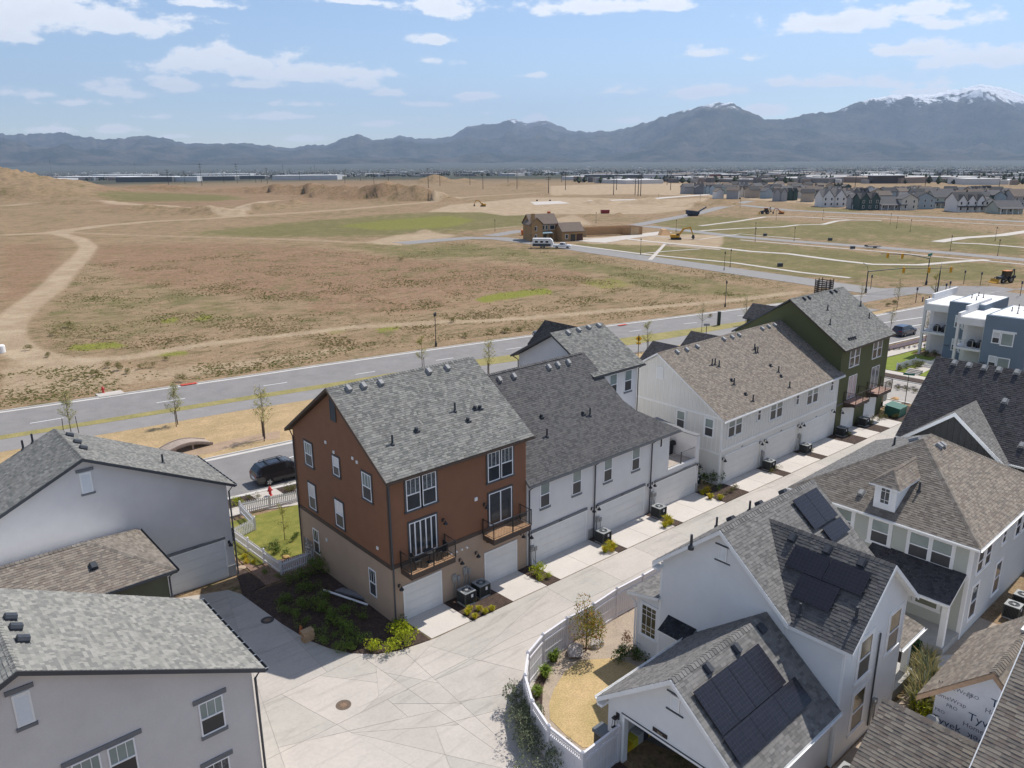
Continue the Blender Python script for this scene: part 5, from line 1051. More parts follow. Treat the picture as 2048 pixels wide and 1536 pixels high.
    a = hx(1582, 1194, 7.52, 5.78, mc); b = hx(1660, 1224, 7.52, 5.78, mc); c = hx(1604, 1148, 7.52, 5.78, mc); solar(h, a, e3, s3, 1, 1, abs(b[1]-a[1]), math.hypot(c[0]-a[0], c[2]-a[2]))
solar_house()
# ---------------------------------------------------------------- sage hip-roofed house
def sage_house():
    h = thing('sage_hip_house', 'sage green lap sided house with brown hipped roof and small dormer', 'house', (27, -16, gz(27, -16)))
    X0, X1, Y0, Y1 = 21.8, 33, -21.0, -11.2; e = 5.3; zr = 8.5
    vbox(X0, X1, Y0, Y1, -1.2, 5.2, h, sage, 'wall'); lap(h, '-X', X0, [(Y0, -.3), (Y1, -.3), (Y1, 5.18), (Y0, 5.18)], sage, .13); lap(h, '-Y', Y0, [(X0, -.3), (X1, -.3), (X1, 5.18), (X0, 5.18)], mat('pale_sage_siding', (.56, .565, .55), .75, .04, .8), .13)
    A, B, C_, D = (21.4, -21.4, e), (33.4, -21.4, e), (33.4, -10.8, e), (21.4, -10.8, e); r0, r1 = (26.75, -16.1, zr), (28.0, -16.1, zr)
    roof_plane(h, [D, A, r0], 'brown', white, exp=.15, tabs=(.17, .23, .30)); roof_plane(h, [A, B, r1, r0], 'tan', white, exp=.15, tabs=(.17, .23, .30)); roof_plane(h, [C_, D, r0, r1], 'lgrey', white, exp=.15); slab(h, [B, C_, r1], white)
    for a, b in ((A, r0), (D, r0), (B, r1), (r0, r1)): ridge_caps(h, b, a, 'brown', .15, .08)
    gutter(h, (21.39, -21.4, e-.01), (21.39, -10.8, e-.01), white, (-1, 0)); gutter(h, (21.4, -21.41, e-.01), (33.4, -21.41, e-.01), white)
    k = MB(); k.box((21.77, -21.04, -.4), (21.95, -20.85, 5.15)); k.build('corner_board', white, h)
    for y in (-14.2, -16.3): window(h, '-X', (X0-.012, y, 3.55), 1.0, 1.42, 'd', gup, gscr, trim=white, tw=.16)
    for y in (-18.4, -19.55): window(h, '-X', (X0-.012, y, 3.5), 1.05, 1.45, 'd', gup, gscr, trim=white, tw=.13)
    for x in (23.2, 24.4, 29.4, 30.6): window(h, '-Y', (x, Y0-.012, 3.2), .85, 1.3, 'd', gscr, gscr, trim=white, tw=.1)
    window(h, '-Y', (26.9, Y0-.012, 3.6), .6, .9, 'd', gscr, gscr, trim=white, tw=.1)
    for x in (23.2, 26.9): window(h, '-Y', (x, Y0-.012, .45), 1.0, 2.0, 'd', gcur, gscr, trim=white, tw=.1)
    # dormer
    mm = (zr-e)/5.3; xf = 21.9; zf = e+mm*(xf-21.4); vbox(xf, 25.2, -16.88, -15.68, zf-.15, 7.05, h, white, 'dormer'); window(h, '-X', (xf-.005, -16.28, zf+.32), .56, 1.0, 'g', gdark, trim=white, tw=.06)
    a, b, c, d = (xf-.28, -17.12, 7.05), (xf-.28, -15.42, 7.05), (24.5, -15.42, 7.05), (24.5, -17.12, 7.05); q0, q1 = (xf+.65, -16.27, 7.75), (25.5, -16.27, 7.75)
    roof_plane(h, [b, a, q0], 'brown', white, thick=.1, name='dormer_roof'); roof_plane(h, [a, d, q1, q0], 'tan', white, thick=.1, name='dormer_roof'); roof_plane(h, [c, b, q0, q1], 'brown', white, thick=.1, name='dormer_roof')
    for u, v in ((q0, a), (q0, b), (q1, q0)): ridge_caps(h, u, v, 'tan', .1, .06)
    # porch with posts
    roof_plane(h, [(19.5, -16.0, 2.72), (19.5, -21.0, 2.72), (21.8, -20.9, 3.55), (21.8, -16.0, 3.55)], 'char', white); gutter(h, (19.49, -21.0, 2.7), (19.49, -16, 2.7), white, (-1, 0)); vbox(19.6, 21.8, -21, -15, -1, .1, h, found, 'porch_floor')
    for y in (-20.9, -18.2, -16.2): vbox(19.7, 19.98, y, y+.28, .1, 2.6, h, white, 'porch_post')
    for y in (-19.2, -17.7): window(h, '-X', (X0-.012, y, .9), 1.2, 1.4, 'x', gporch, trim=white, tw=.13)
    for p in ((1723,987),): rvent(h, tuple(hx(*p, 21.4, e, mm)), mm, '-X')
    rpipe(h, tuple(hx(1838, 982, 21.4, e, mm)))
    for p in ((1877,893),(1884,891)): rvent(h, tuple(hy(*p, -21.4, e, .604)), .604, '-Y')
    for p in ((1826,882),(1834,880)): rvent(h, tuple(hy(*p, -10.8, e, -.604)), .604, '+Y')
    rpipe(h, tuple(hy(1788, 891, -10.8, e, -.604)))
sage_house()
# ---------------------------------------------------------------- charcoal house
def charcoal_house():
    h = thing('charcoal_house', 'dark charcoal board and batten house with near black shingle roof and white bargeboards', 'house', (41, -16, gz(41, -16)))
    m = .857; X0 = 36.2; ze = 5.0; xr, zr = 42.0, 9.95
    gable_body(h, 36.6, 47.4, -27, -11.4, -1.6, 5.1, zr-.25, 'Y', dkboard, ridge=xr)
    roof_plane(h, [(X0, -11.0, ze), (X0, -27.4, ze), (xr, -27.4, zr), (xr, -11.0, zr)], 'char', white, exp=.16); roof_plane(h, [(47.8, -27.4, ze), (47.8, -11.0, ze), (xr, -11, zr), (xr, -27.4, zr)], 'char', white, exp=.2)
    gable_body(h, 35.9, 38, -18.0, -11.75, -1.6, 5.0, 7.65, 'X', dkboard, ridge=-14.85)
    k = MB(); zg = 7.85; mg = (zg-ze)/3.5
    y = -17.6
    bt = lambda zz: cached(('batd', round(zz, 1)), lambda: MB().box((-.03, -.03, 0), (.03, 0, round(zz, 1))).mesh('batten', dkboard))
    while y < -12: place('batten', bt(7.55-abs(y+14.85)*mg+1.2), onwall('-X', (35.9, y, -1.3)), h); y += .4
    xv = X0+(zg-ze)/m; roof_plane(h, [(36.3, -11.35, ze), (35.55, -11.35, ze), (35.55, -14.85, zg), (xv, -14.85, zg)], 'lgrey', white, exp=.16); roof_plane(h, [(35.55, -18.35, ze), (36.3, -18.35, ze), (xv, -14.85, zg), (35.55, -14.85, zg)], 'lgrey', white, exp=.16)
    k = MB()
    for s in (-11.35, -18.35): a, b = (35.5, s, ze-.28), (35.5, -14.85, zg-.28); k.prism([a, b, (b[0], b[1], b[2]+.28), (a[0], a[1], a[2]+.28)], (.045, 0, 0))
    k.build('bargeboard', white, h); k = MB(); k.box((35.87, -18.03, -1.3), (35.97, -17.9, 5)); k.box((35.87, -11.85, -1.3), (35.97, -11.73, 5)); k.build('corner_board', white, h)
    gutter(h, (X0-.01, -27.4, ze-.01), (X0-.01, -18.4, ze-.01), white, (-1, 0)); downpipe(h, [(35.6, -11.3, 4.85), (35.9, -11.68, 4.4), (35.9, -11.68, -.6)], white)
    for y in (-19.9, -21.3): window(h, '-X', (36.59, y, 3.0), 1.1, 1.4, 'g', gporch, trim=white, tw=.12)
    for p in ((1909,726),(1938,731),(1969,736),(1998,740),(2034,745)): rvent(h, tuple(hx(*p, X0, ze, m)), m, '-X', ventg)
    for p in ((2010,803),(2044,891)): rvent(h, tuple(hx(*p, X0, ze, m)), m, '-X', ventg)
charcoal_house()
# ---------------------------------------------------------------- modern blue row houses
def blue_unit(X, ya, yb, yc, zf, n, label, num):
    """white balcony tower (ya..yb) beside a blue block (yb..yc); front at X facing -X"""
    h = thing('blue_row_house', label, 'house', (X+5, (ya+yc)/2, gz(X+5, yb)), 'modern row houses across the street')
    zb = gz(X, yb)-.3; H1 = zf; H2 = zf+2.95
    vbox(X-.25, X+9, yc, yb, zb, H2+1.55, h, bluest, 'wall'); vbox(X+2.6, X+9, yb+.002, ya, zb, H2+.55, h, stucco, 'rear_wall')
    for y0, y1 in ((ya-.3, ya), (yb+.003, yb+.12)):
        vbox(X, X+.35, y0, y1, zb, H2, h, stucco, 'post')
    vbox(X+2.2, X+2.6, yb+.01, ya-.6, zb, H2, h, mat('shade_wall', (.62, .61, .61), .9, .05, 1), 'inner_wall')  # recess wall: darkened stucco copy, shade put into its colour
    vbox(X-.12, X+2.6, yb+.004, ya, H1-.28, H1, h, stucco, 'balcony_slab'); vbox(X-.05, X+2.6, yb+.006, ya, H2-.05, H2+.85, h, stucco, 'parapet')
    roofw = mat('white_roof', (.78, .77, .75), .7, .03, 1)
    vbox(X+.2, X+9, yb+.01, ya-.2, H2+.86, H2+.9, h, roofw, 'roof'); vbox(X+.3, X+8.8, yc+.1, yb-.3, H2+1.552, H2+1.58, h, roofw, 'roof')
    vbox(X-.05, X+8.5, ya-.28, ya+.01, H2+.86, H2+1.35, h, stucco, 'parapet'); vbox(X+2.4, X+11, ya-.27, ya+.02, H2+1.0, H2+1.9, h, stucco, 'parapet')
    k = MB()
    for zz in (.08, 1.0): k.tube([(X-.05, ya-.32, H1+zz), (X-.05, yb+.15, H1+zz)], .025, 6)
    for t in np.linspace(0, 1, 4): y = ya-.32+(yb+.15-ya+.32)*t; k.box((X-.08, y-.03, H1), (X-.02, y+.03, H1+1.0))
    k.build('railing', galv, h)
    if n:
        k = MB(); k.box((X-.35, yb-1.0, H2-.32), (X-.26, yb-3.55, H2-.12)); k.build('canopy', white, h)
        window(h, '-X', (X-.26, yb-1.45, H2-1.75), .8, 1.35, 'd', gwh, gscr, trim=white, tw=.06); window(h, '-X', (X-.26, yb-2.65, H2-1.9), 1.3, 1.5, 'x', gup, trim=white, tw=.06)
        window(h, '-X', (X-.26, yb-1.45, H1-1.95), .8, 1.5, 'd', gwh, gscr, trim=white, tw=.06); window(h, '-X', (X-.26, yb-2.65, H1-2.1), 1.3, 1.6, 'x', gup, trim=white, tw=.06)
    text(num, onwall('-X', (X-.262, yb-.45, H1-1.6)), .32, blackm, h)
    for i in range(4): rpipe(h, (X+3+i*1.3, (yb+yc)/2+(i % 2)*1.0, H2+1.58))
    for yy in (ya-1.6, ya-2.6):
        k = MB(); k.lathe([(.45, 0), (.5, .45), (.3, .85), (.05, .95)], (X+1.2, yy, H1), 10); k.build('covered_chair', blackm, h)
blue_unit(92.0, 8.5, 5.3, 1.0, 1.35, 1, 'blue and white flat roofed row house beside the lawn', '7010'); blue_unit(85.5, 2.0, -1.2, -6.0, 1.35, 1, 'blue and white flat roofed row house with paired front windows', '6996'); 
# ---------------------------------------------------------------- houses under construction in the near right corner
def wrap_house():
    tyw = mat('house_wrap', (.60, .61, .66), .55, .06, 1.5, fine=.03, fscale=8); raw = mat('raw_timber', (.35, .235, .155), .85, .15, 4)
    h = thing('wrapped_house', 'unfinished house with printed white house wrap on its gable and tan roof', 'house', (13, -25.4, gz(13, -25.4)))
    e, zr = 3.45, 5.85; yl, yr, yc = -22.95, -27.85, -25.4
    gable_body(h, 10.85, 16.4, yr+.5, yl-.5, -.8, e-.0, zr-.25, 'X', tyw, ridge=yc)
    roof_plane(h, [(16.6, yl, e), (10.3, yl, e), (10.3, yc, zr), (16.6, yc, zr)], 'tan', raw, tabs=(.2, .26, .32)); roof_plane(h, [(10.3, yr, e), (16.6, yr, e), (16.6, yc, zr), (10.3, yc, zr)], 'tan', raw, tabs=(.2, .26, .32)); ridge_caps(h, (10.35, yc, zr-.01), (16.5, yc, zr-.01), 'tan', .16, .13)
    k = MB()
    for s in (yl, yr): a, b = (10.27, s, e-.27), (10.27, yc, zr-.27); k.prism([a, b, (b[0], b[1], b[2]+.24), (a[0], a[1], a[2]+.24)], (.035, 0, 0))
    k.build('bargeboard', raw, h); vbox(14.0, 16.5, yc-.2, yc+.2, zr-.05, zr+.1, h, galv, 'ridge_vent')
    navy = mat('print_navy', (.02, .05, .09), .6, .05, 3); grey = mat('print_grey', (.10, .10, .13), .6, .05, 3)
    for s, y, z, sz, m_ in (('Tyvek', -25.95, 4.05, .5, navy), ('HomeWrap', -25.95, 3.68, .3, grey), ('Tyvek', -25.3, 3.02, .5, navy), ('HomeWrap', -25.3, 2.66, .3, grey), ('PRO', -24.75, 4.05, .22, navy), ('PRO', -24.1, 3.15, .22, navy), ('HomeWrap', -24.1, 4.0, .26, grey), ('HomeWrap', -23.95, 3.45, .26, grey), ('Tyvek', -24.0, 2.25, .45, navy), ('PRO', -23.7, 2.75, .2, navy)): text(s, onwall('-X', (10.848, y, z)), sz, m_, h, 'wrap_print', .001)
    text('Tyvek', onwall('-X', (10.848, -25.3, 2.45)) @ Matrix.Rotation(math.pi, 4, 'Y'), .42, navy, h, 'wrap_print', .001)
    g = thing('tan_garage', 'low tan shingled roof wing beside the wrapped gable', 'house', (6, -24.5, gz(6, -24.5)))
    zr2, xr = 4.6, 7.55; mm = .75; yl2, yr2 = -22.65, -26.9
    f = lambda x: zr2-mm*abs(xr-x)
    gable_body(g, 2.4, 10.2, yr2, yl2-.35, -.6, f(2.4)-.2, zr2-.25, 'Y', wsid, ridge=xr) if False else wall(g, [(4.2, yr2), (10.2, yr2), (10.2, yl2-.35), (4.2, yl2-.35)], -.6, 1.7, wsid)
    roof_plane(g, [(3.9, yl2, f(3.9)), (3.9, yr2, f(3.9)), (xr, yr2, zr2), (xr, yl2, zr2)], 'tan', white, indiv=300, tabs=(.2, .26, .32)); slab(g, [(10.4, yr2, f(10.4)), (10.4, yl2, f(10.4)), (xr, yl2, zr2), (xr, yr2, zr2)], white); ridge_caps(g, (xr, yl2-.02, zr2-.01), (xr, yr2, zr2-.01), 'tan', .16, .12)
    for y in (-24.3, -26.2): rvent(g, (xr+.35, y, zr2-.25), mm, '+X', ventg)
    t = thing('tan_roof_house', 'tall tan shingled roof with white drip edge above the low roof wing', 'house', (6, -28, gz(6, -28)))
    yl3 = -26.25; z0 = 4.95; x0 = 5.8; top = 11.5
    wall(t, [(4.4, -32), (12.0, -32), (12.0, yl3-.3), (4.4, yl3-.3)], -.6, [3.2, 8.9, 8.9, 3.2], wsid)
    p0 = (3.6, z0-mm*(x0-3.6)); p1 = (12.2, z0+mm*(12.2-x0))
    roof_plane(t, [(p0[0], yl3, p0[1]), (p0[0], -32.2, p0[1]), (p1[0], -32.2, p1[1]), (p1[0], yl3, p1[1])], 'tan', white, indiv=300, tabs=(.2, .26, .32))
    k = MB(); k.prism([(p0[0], yl3, p0[1]-.14), (p1[0], yl3, p1[1]-.14), (p1[0], yl3, p1[1]+.03), (p0[0], yl3, p0[1]+.03)], (0, .035, 0)); k.build('drip_edge', white, t)
wrap_house()
# ================================================================ YARDS, PLANTS, FENCES, STREET FURNITURE
def S2(px, py, h):
    z = h
    for _ in range(6):
        d = ray(px, py); p = CAM+d*(z-CAM[2])/d[2]; z = gz(p[0], p[1])+h
    return (float(p[0]), float(p[1]))
drive = mat('drive_concrete', (.53, .485, .44), .85, .06, .5, fine=.03, fscale=7)
def lane_y(x): return float(np.interp(x, [-.1, .95, 28.2, 66.5], [-2.35, -2.5, -2.75, -3.4]))+.05
for x0, x1 in ((.62, 3.3), (6.35, 9.05), (10.2, 12.8), (12.82, 15.5), (16.4, 18.9), (18.92, 21.5), (22.45, 25.0), (25.02, 27.7), (30.9, 33.35), (33.37, 35.85), (37.05, 39.45), (39.47, 41.95), (43.15, 45.55), (45.57, 48.05), (50.65, 53.3), (55.45, 58.2)):
    sheet('driveway', [(x0, .0 if x0 < 30 else -.4), (x1, .0 if x0 < 30 else -.4), (x1+.12, lane_y(x1)), (x0+.12, lane_y(x0))], drive, .03, .1)
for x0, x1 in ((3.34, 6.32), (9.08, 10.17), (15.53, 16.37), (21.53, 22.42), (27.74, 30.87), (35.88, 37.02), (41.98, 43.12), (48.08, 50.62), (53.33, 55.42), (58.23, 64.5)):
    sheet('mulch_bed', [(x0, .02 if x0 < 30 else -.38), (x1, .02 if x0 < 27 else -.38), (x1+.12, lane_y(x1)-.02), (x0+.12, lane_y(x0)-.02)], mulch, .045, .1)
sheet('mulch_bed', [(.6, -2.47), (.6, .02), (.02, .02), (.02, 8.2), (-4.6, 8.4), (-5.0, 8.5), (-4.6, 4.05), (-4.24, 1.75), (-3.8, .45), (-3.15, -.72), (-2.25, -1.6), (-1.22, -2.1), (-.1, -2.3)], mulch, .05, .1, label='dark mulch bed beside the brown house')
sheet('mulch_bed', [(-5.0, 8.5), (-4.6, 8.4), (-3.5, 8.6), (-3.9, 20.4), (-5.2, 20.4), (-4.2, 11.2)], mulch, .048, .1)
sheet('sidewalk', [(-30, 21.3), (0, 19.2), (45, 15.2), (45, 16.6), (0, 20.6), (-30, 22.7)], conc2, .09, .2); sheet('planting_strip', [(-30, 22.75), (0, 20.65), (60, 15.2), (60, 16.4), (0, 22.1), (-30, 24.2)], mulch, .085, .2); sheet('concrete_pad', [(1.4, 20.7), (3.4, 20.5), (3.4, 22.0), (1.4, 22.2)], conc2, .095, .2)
sheet('front_yard_lawn', [(-3.1, 18.6), (4, 18.0), (4, 10.7), (.3, 10.7), (-2.9, 11.2), (-3.4, 12.6)], lawn, .08, .15, label='small patchy lawn inside the picket fence'); sheet('mulch_bed', [(-3.5, 8.6), (.0, 8.3), (0, 10.7), (-2.9, 11.2), (-3.45, 12.6)], mat('mulch_sunny', (.16, .10, .075), .95, .3, 4, col2=(.24, .16, .12), fine=.4, fscale=16, bump=.9, bscale=22), .062, .1); sheet('paving', [(1.0, 18.9), (6, 18.4), (6, 17.6), (4.05, 17.7)], conc2, .084, .1)  # sunlit bed: paler mulch copy, sunlight put into its colour
# yard of the solar house
sheet('gravel_yard', [(3.4, -8.1), (6.5, -7.55), (12, -7.45), (25, -7.8), (25, -10.2), (7.8, -10.4), (7.8, -13.8), (1.3, -13.9), (-.6, -13.6), (.0, -11.7), (.8, -10.3), (1.95, -9.15)], gravel, .035, .1, label='gravel yard inside the curved fence')
sheet('dry_lawn', [S(1100,1440), S(1098,1410), S(1108,1380), S(1130,1345), S(1160,1322), S(1225,1318), S(1262,1328), S(1300,1350), (7.0, -13.6), (1.6, -13.9), S(1165,1497), S(1130,1470)], drylawn, .05, .1, label='parched yellow lawn inside the curved fence')
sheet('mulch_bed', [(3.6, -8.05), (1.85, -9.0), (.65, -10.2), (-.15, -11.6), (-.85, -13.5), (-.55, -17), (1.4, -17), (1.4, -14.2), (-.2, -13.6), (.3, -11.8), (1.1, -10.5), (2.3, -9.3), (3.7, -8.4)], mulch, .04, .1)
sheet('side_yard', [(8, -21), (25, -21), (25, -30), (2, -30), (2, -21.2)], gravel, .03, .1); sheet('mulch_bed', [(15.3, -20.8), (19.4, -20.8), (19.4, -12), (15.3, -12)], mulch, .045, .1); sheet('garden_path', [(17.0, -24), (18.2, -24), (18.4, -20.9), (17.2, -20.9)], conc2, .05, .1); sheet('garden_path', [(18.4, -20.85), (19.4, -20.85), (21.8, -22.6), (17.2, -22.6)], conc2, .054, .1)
# ---- foliage
def leafy(n, shape, size, cols, seed, up=.3):
    """n small leaf faces through a volume; shape(rng)->(point, depth 0..1)"""
    r = np.random.default_rng(seed); k = MB()
    for i in range(n):
        p = shape(r); a = r.normal(size=3); a[2] = abs(a[2])*up+a[2]*(1-up); a /= np.linalg.norm(a); b = np.cross(a, r.normal(size=3)); b /= np.linalg.norm(b)+1e-9; s = size*r.uniform(.6, 1.3)
        c = cols[r.integers(len(cols))]; f = r.uniform(.75, 1.25); c = tuple(v*f for v in c); P = np.array(p)
        k.face([P-b*s*.5, P+a*s*.5-b*s*.15, P+a*s*1.0, P+a*s*.5+b*s*.5], c)
    return k
def blob(rx, ry, rz, lumps, seed):
    r0 = np.random.default_rng(seed); C0 = [(r0.normal(0, rx*.45), r0.normal(0, ry*.45), rz*(.55+r0.uniform(-.3, .35))) for _ in range(lumps)]; R0 = [r0.uniform(.35, .6) for _ in range(lumps)]
    def f(r):
        i = r.integers(lumps); d = r.normal(size=3); d /= np.linalg.norm(d); q = r.uniform(.55, 1)**.5*R0[i]; return (C0[i][0]+d[0]*q*rx, C0[i][1]+d[1]*q*ry, max(.02, C0[i][2]+d[2]*q*rz*.75))
    return f
leafm = mat('leaf', (1, 1, 1), .8, .1, 8, attr=True, trans=.3, spec=.2)
GREEN = [(.075,.12,.022),(.10,.15,.03),(.055,.09,.018)]; DARK = [(.15,.21,.045),(.19,.25,.055),(.11,.16,.035)]; LIME = [(.34,.38,.02),(.42,.43,.03),(.25,.31,.02)]; SAGE = [(.17,.19,.115),(.21,.225,.14),(.13,.15,.09)]; GOLD = [(.50,.34,.02),(.58,.42,.03),(.36,.30,.03)]; OLIVE = [(.15,.145,.05),(.19,.17,.06),(.11,.11,.04)]; ORANGE = [(.30,.22,.04),(.36,.17,.05),(.22,.22,.04),(.18,.20,.03)]; STRAW = [(.36,.30,.13),(.26,.23,.08),(.42,.34,.17)]
KIND = {'dark': (DARK, 'dark green leafy shrub growing in the shaded mulch bed', 'shrubs in the shaded bed'), 'lime': (LIME, 'bright lime green rounded shrub by the lane edge', 'lime shrubs along the lane'), 'green': (GREEN, 'mid green shrub in a planting bed', 'green shrubs in the beds'), 'sage': (SAGE, 'grey green wispy shrub outside the white curved fence', 'shrubs outside the curved fence'), 'gold': (GOLD, 'golden yellow flowering shrub in a bed beside the garages', 'yellow flowers by the garages'), 'day': (LIME+GOLD, 'clump of strappy yellow green day lilies in a garage bed', 'day lilies in the garage beds'), 'olive': (OLIVE, 'low olive green shrub in a roadside bed', 'low roadside shrubs'), 'tuft': ([(.14,.20,.03),(.18,.25,.04)], 'bright green grass clump inside the curved fence', 'grass clumps in the fenced yard'), 'lav': ([(.17,.15,.2),(.12,.13,.10),(.2,.18,.22)], 'grey lavender clump in the kerbside bed', 'lavender along the kerb'), 'tall': (STRAW+SAGE, 'tall pale ornamental grass beside the porch of the solar house', 'ornamental grasses by the porch'), 'weed': (OLIVE+STRAW, 'scrubby grey green weed bush on the open field', 'weed bushes on the field')}
_sh = {}
def shrub_mesh(kind, v):
    if (kind, v) not in _sh:
        cols = KIND[kind][0]
        if kind == 'sage': k = leafy(1100, blob(.5, .5, .75, 9, v*7+3), .06, cols, v*13+5, .7)
        elif kind in ('day', 'tuft', 'tall'):
            r = np.random.default_rng(v+hash(kind) % 97); k = MB(); k.col = cols[0]
            for i in range(150 if kind != 'sage' else 260):
                a = r.uniform(0, 6.28); b = r.uniform(0, .22); h = r.uniform(.45, 1)*(1 if kind == 'tall' else .8); o = np.array([math.cos(a)*b, math.sin(a)*b, 0]); d = np.array([math.cos(a), math.sin(a), 0])*r.uniform(.15, .5); t = np.array([-math.sin(a), math.cos(a), 0])*.022
                c = cols[r.integers(len(cols))]; m1 = o+d*.4+np.array([0, 0, h*.75]); m2 = o+d*1.05+np.array([0, 0, h*(.85 if kind != 'tall' else 1.0)])
                k.face([o-t, o+t, m1+t, m1-t], c); k.face([m1-t, m1+t, m2], c)
                if kind == 'sage': p = m1; k.face([p, p+t*3, p+np.array([0, 0, .07]), p-t*3], c)
        else: k = leafy(460, blob(.46, .46, .62, 7, v*7+3), .085, cols, v*13+5)
        _sh[(kind, v)] = k.mesh('shrub', leafm, attr=True)
    return _sh[(kind, v)]
def shrub(kind, x, y, s=1.0, hs=1.0, dz=.05, where=None):
    o = place('shrub', shrub_mesh(kind, random.randrange(3)), Matrix.Translation((x, y, gz(x, y)+dz-.01)) @ Matrix.Rotation(random.random()*6.28, 4, 'Z') @ Matrix.Diagonal((s, s, s*hs, 1)))
    if where: return tag(o, ADJ[kind]+' '+where, 'shrub', ADJ[kind]+'s '+where)
    return tag(o, KIND[kind][1], 'shrub', KIND[kind][2])
ADJ = {'lime': 'bright lime green shrub', 'green': 'mid green leafy shrub', 'day': 'yellow green day lily clump', 'olive': 'low olive green shrub', 'gold': 'golden yellow flowering plant', 'lav': 'grey lavender clump', 'weed': 'scrubby weed bush'}
def shrubs(kind, lst, dz=.05, where=None):
    for a in lst: x, y = S(a[0], a[1]); shrub(kind, x, y, a[2], a[3] if len(a) > 3 else 1, dz, where)
shrubs('dark', [(580,1170,.9),(605,1158,1.2),(630,1150,1.5,1.1),(560,1210,.7),(580,1205,.8),(602,1188,1),(575,1228,.8),(592,1236,.9),(630,1218,1.1),(645,1226,1.2),(622,1180,.8),(662,1246,1.1),(680,1258,1.2),(610,1252,.7),(630,1270,.9),(700,1275,1.2),(718,1292,1.1),(650,1290,.7),(672,1302,.75),(692,1305,.75),(706,1300,.7),(725,1240,.7),(655,1200,.8),(690,1225,.8),(560,1158,.6),(530,1150,.6),(608,1215,1.0),(668,1280,.7)])
shrubs('lime', [(748,1302,1.15,.9),(786,1302,1.3,.9),(814,1290,1.4,.95),(805,1268,1.3,1)], where='at the rounded lane edge of the dark bed'); shrubs('lime', [(1074,1150,1.15,1.0),(1095,1157,.6),(1080,1162,.6)], where='in the narrow bed between brown and white garages'); shrubs('lime', [(476,1010,.9)], where='in the kerbside bed by the picket fence')
shrubs('green', [(794,1262,1.0)], where='at the near corner of the brown house'); shrubs('green', [(1424,970,1.6,1.1),(1412,962,1.1),(1438,980,.7)], where='beside the cream farmhouse gable')
shrubs('day', [(935,1230,.5),(950,1238,.45),(958,1222,.45),(970,1228,.45),(984,1222,.45),(940,1222,.45),(945,1205,.5)], where='in front of the brown house air conditioners'); shrubs('day', [(1225,1100,.7),(1210,1105,.65),(1220,1095,.7)], where='between the first two white garages'); shrubs('day', [(1335,1045,.8),(1340,1050,.6),(1330,1055,.6)], where='between the last two white garages'); shrubs('day', [(1405,990,.6),(1420,998,.6),(1440,1000,.6)], where='in the mulch bed beside the terrace end'); shrubs('day', [(508,1128,.4),(490,1118,.5)], where='outside the picket fence by the stucco corner')
shrubs('gold', [(1416,985,.8,.9)], where='in the bed beside the terrace end'); shrubs('gold', [(493,1128,.6,.7)], where='outside the picket fence'); shrubs('gold', [(1222,1106,.5)], where='between the white garages')
shrubs('olive', [(1462,985,.6),(1470,980,.6),(1452,990,.5)], where='along the lane beside the terrace end'); shrubs('olive', [(1542,946,.6),(1552,940,.6)], where='between the first two farmhouse garages'); shrubs('olive', [(1598,898,.6),(1620,905,.6)], where='between the last two farmhouse garages'); shrubs('olive', [(1697,872,.7),(1740,850,.7),(1745,842,.8)], where='by the green town house garages'); shrubs('olive', [(1770,838,.8),(1790,838,.8),(1800,830,.9),(1785,826,.9),(1758,840,.7),(1760,830,.9),(1775,822,1)], where='around the green utility box'); shrubs('olive', [(480,1005,.6),(500,1000,.55),(515,998,.55),(575,985,.8),(585,982,.7)], where='in the kerbside bed near the red hydrant')
shrubs('tuft', [(1107,1322,.95),(1090,1355,.85),(1075,1392,.7)]); shrubs('sage', [(1040,1418,1.5),(1048,1462,1.7),(1065,1505,1.7),(1100,1545,1.6),(1040,1440,1.2),(1058,1485,1.2)])
shrubs('tall', [(1838,1352,1.1),(1850,1340,1.3),(1830,1380,1.2),(1860,1385,1.3),(1845,1405,1.5),(1835,1425,1.4),(1860,1420,1.3),(1852,1365,1.4)]); shrubs('lime', [(1835,1400,1.1),(1855,1432,1.2),(1842,1438,1.3)], where='below the porch of the solar house')
shrubs('green', [(1295,1312,1.0,1.2),(1300,1300,.8,1.5),(1310,1325,1.2),(1240,1322,1.2),(1270,1318,.9)], where='below the bay window of the solar house'); shrubs('green', [(545,1100,.8),(552,1108,.8),(570,1112,.6),(592,1075,.6),(585,1085,.6)], where='behind the picket fence near the trellis')
shrubs('lav', [(1790+i*7, 776-(i % 2)*3+i*1.2, .55) for i in range(7)], where='along the kerb of the cross street'); shrubs('lav', [(1778+i*10, 703-i*1.4, .6) for i in range(8)], where='along the kerb behind the green house'); shrubs('olive', [(1795,780,.7),(1812,782,.7),(1828,786,.7),(1780,772,.7)], where='among the lavender by the cross street'); shrubs('olive', [(1800,742,1.1),(1815,738,1.1),(1828,745,1),(1835,735,1.2),(1852,715,1.4),(1870,712,1.2),(1840,735,1.2),(1775,700,.7)], where='beside the lawn of the blue row'); shrubs('olive', [(1860,605,1.6,.7),(1790,608,1.6,.7),(1775,612,1.4,.7)], where='on the island by the crossing')
# reddish bush
o = place('shrub', leafy(260, blob(.45, .45, .6, 5, 4), .08, [(.16,.05,.03),(.20,.08,.04),(.10,.07,.03)], 9).mesh('shrub', leafm, attr=True), Matrix.Translation((*S(1255,1292), gz(7, -10)+.02))); tag(o, 'small red leaved bush beside the bay window downpipe', 'shrub')
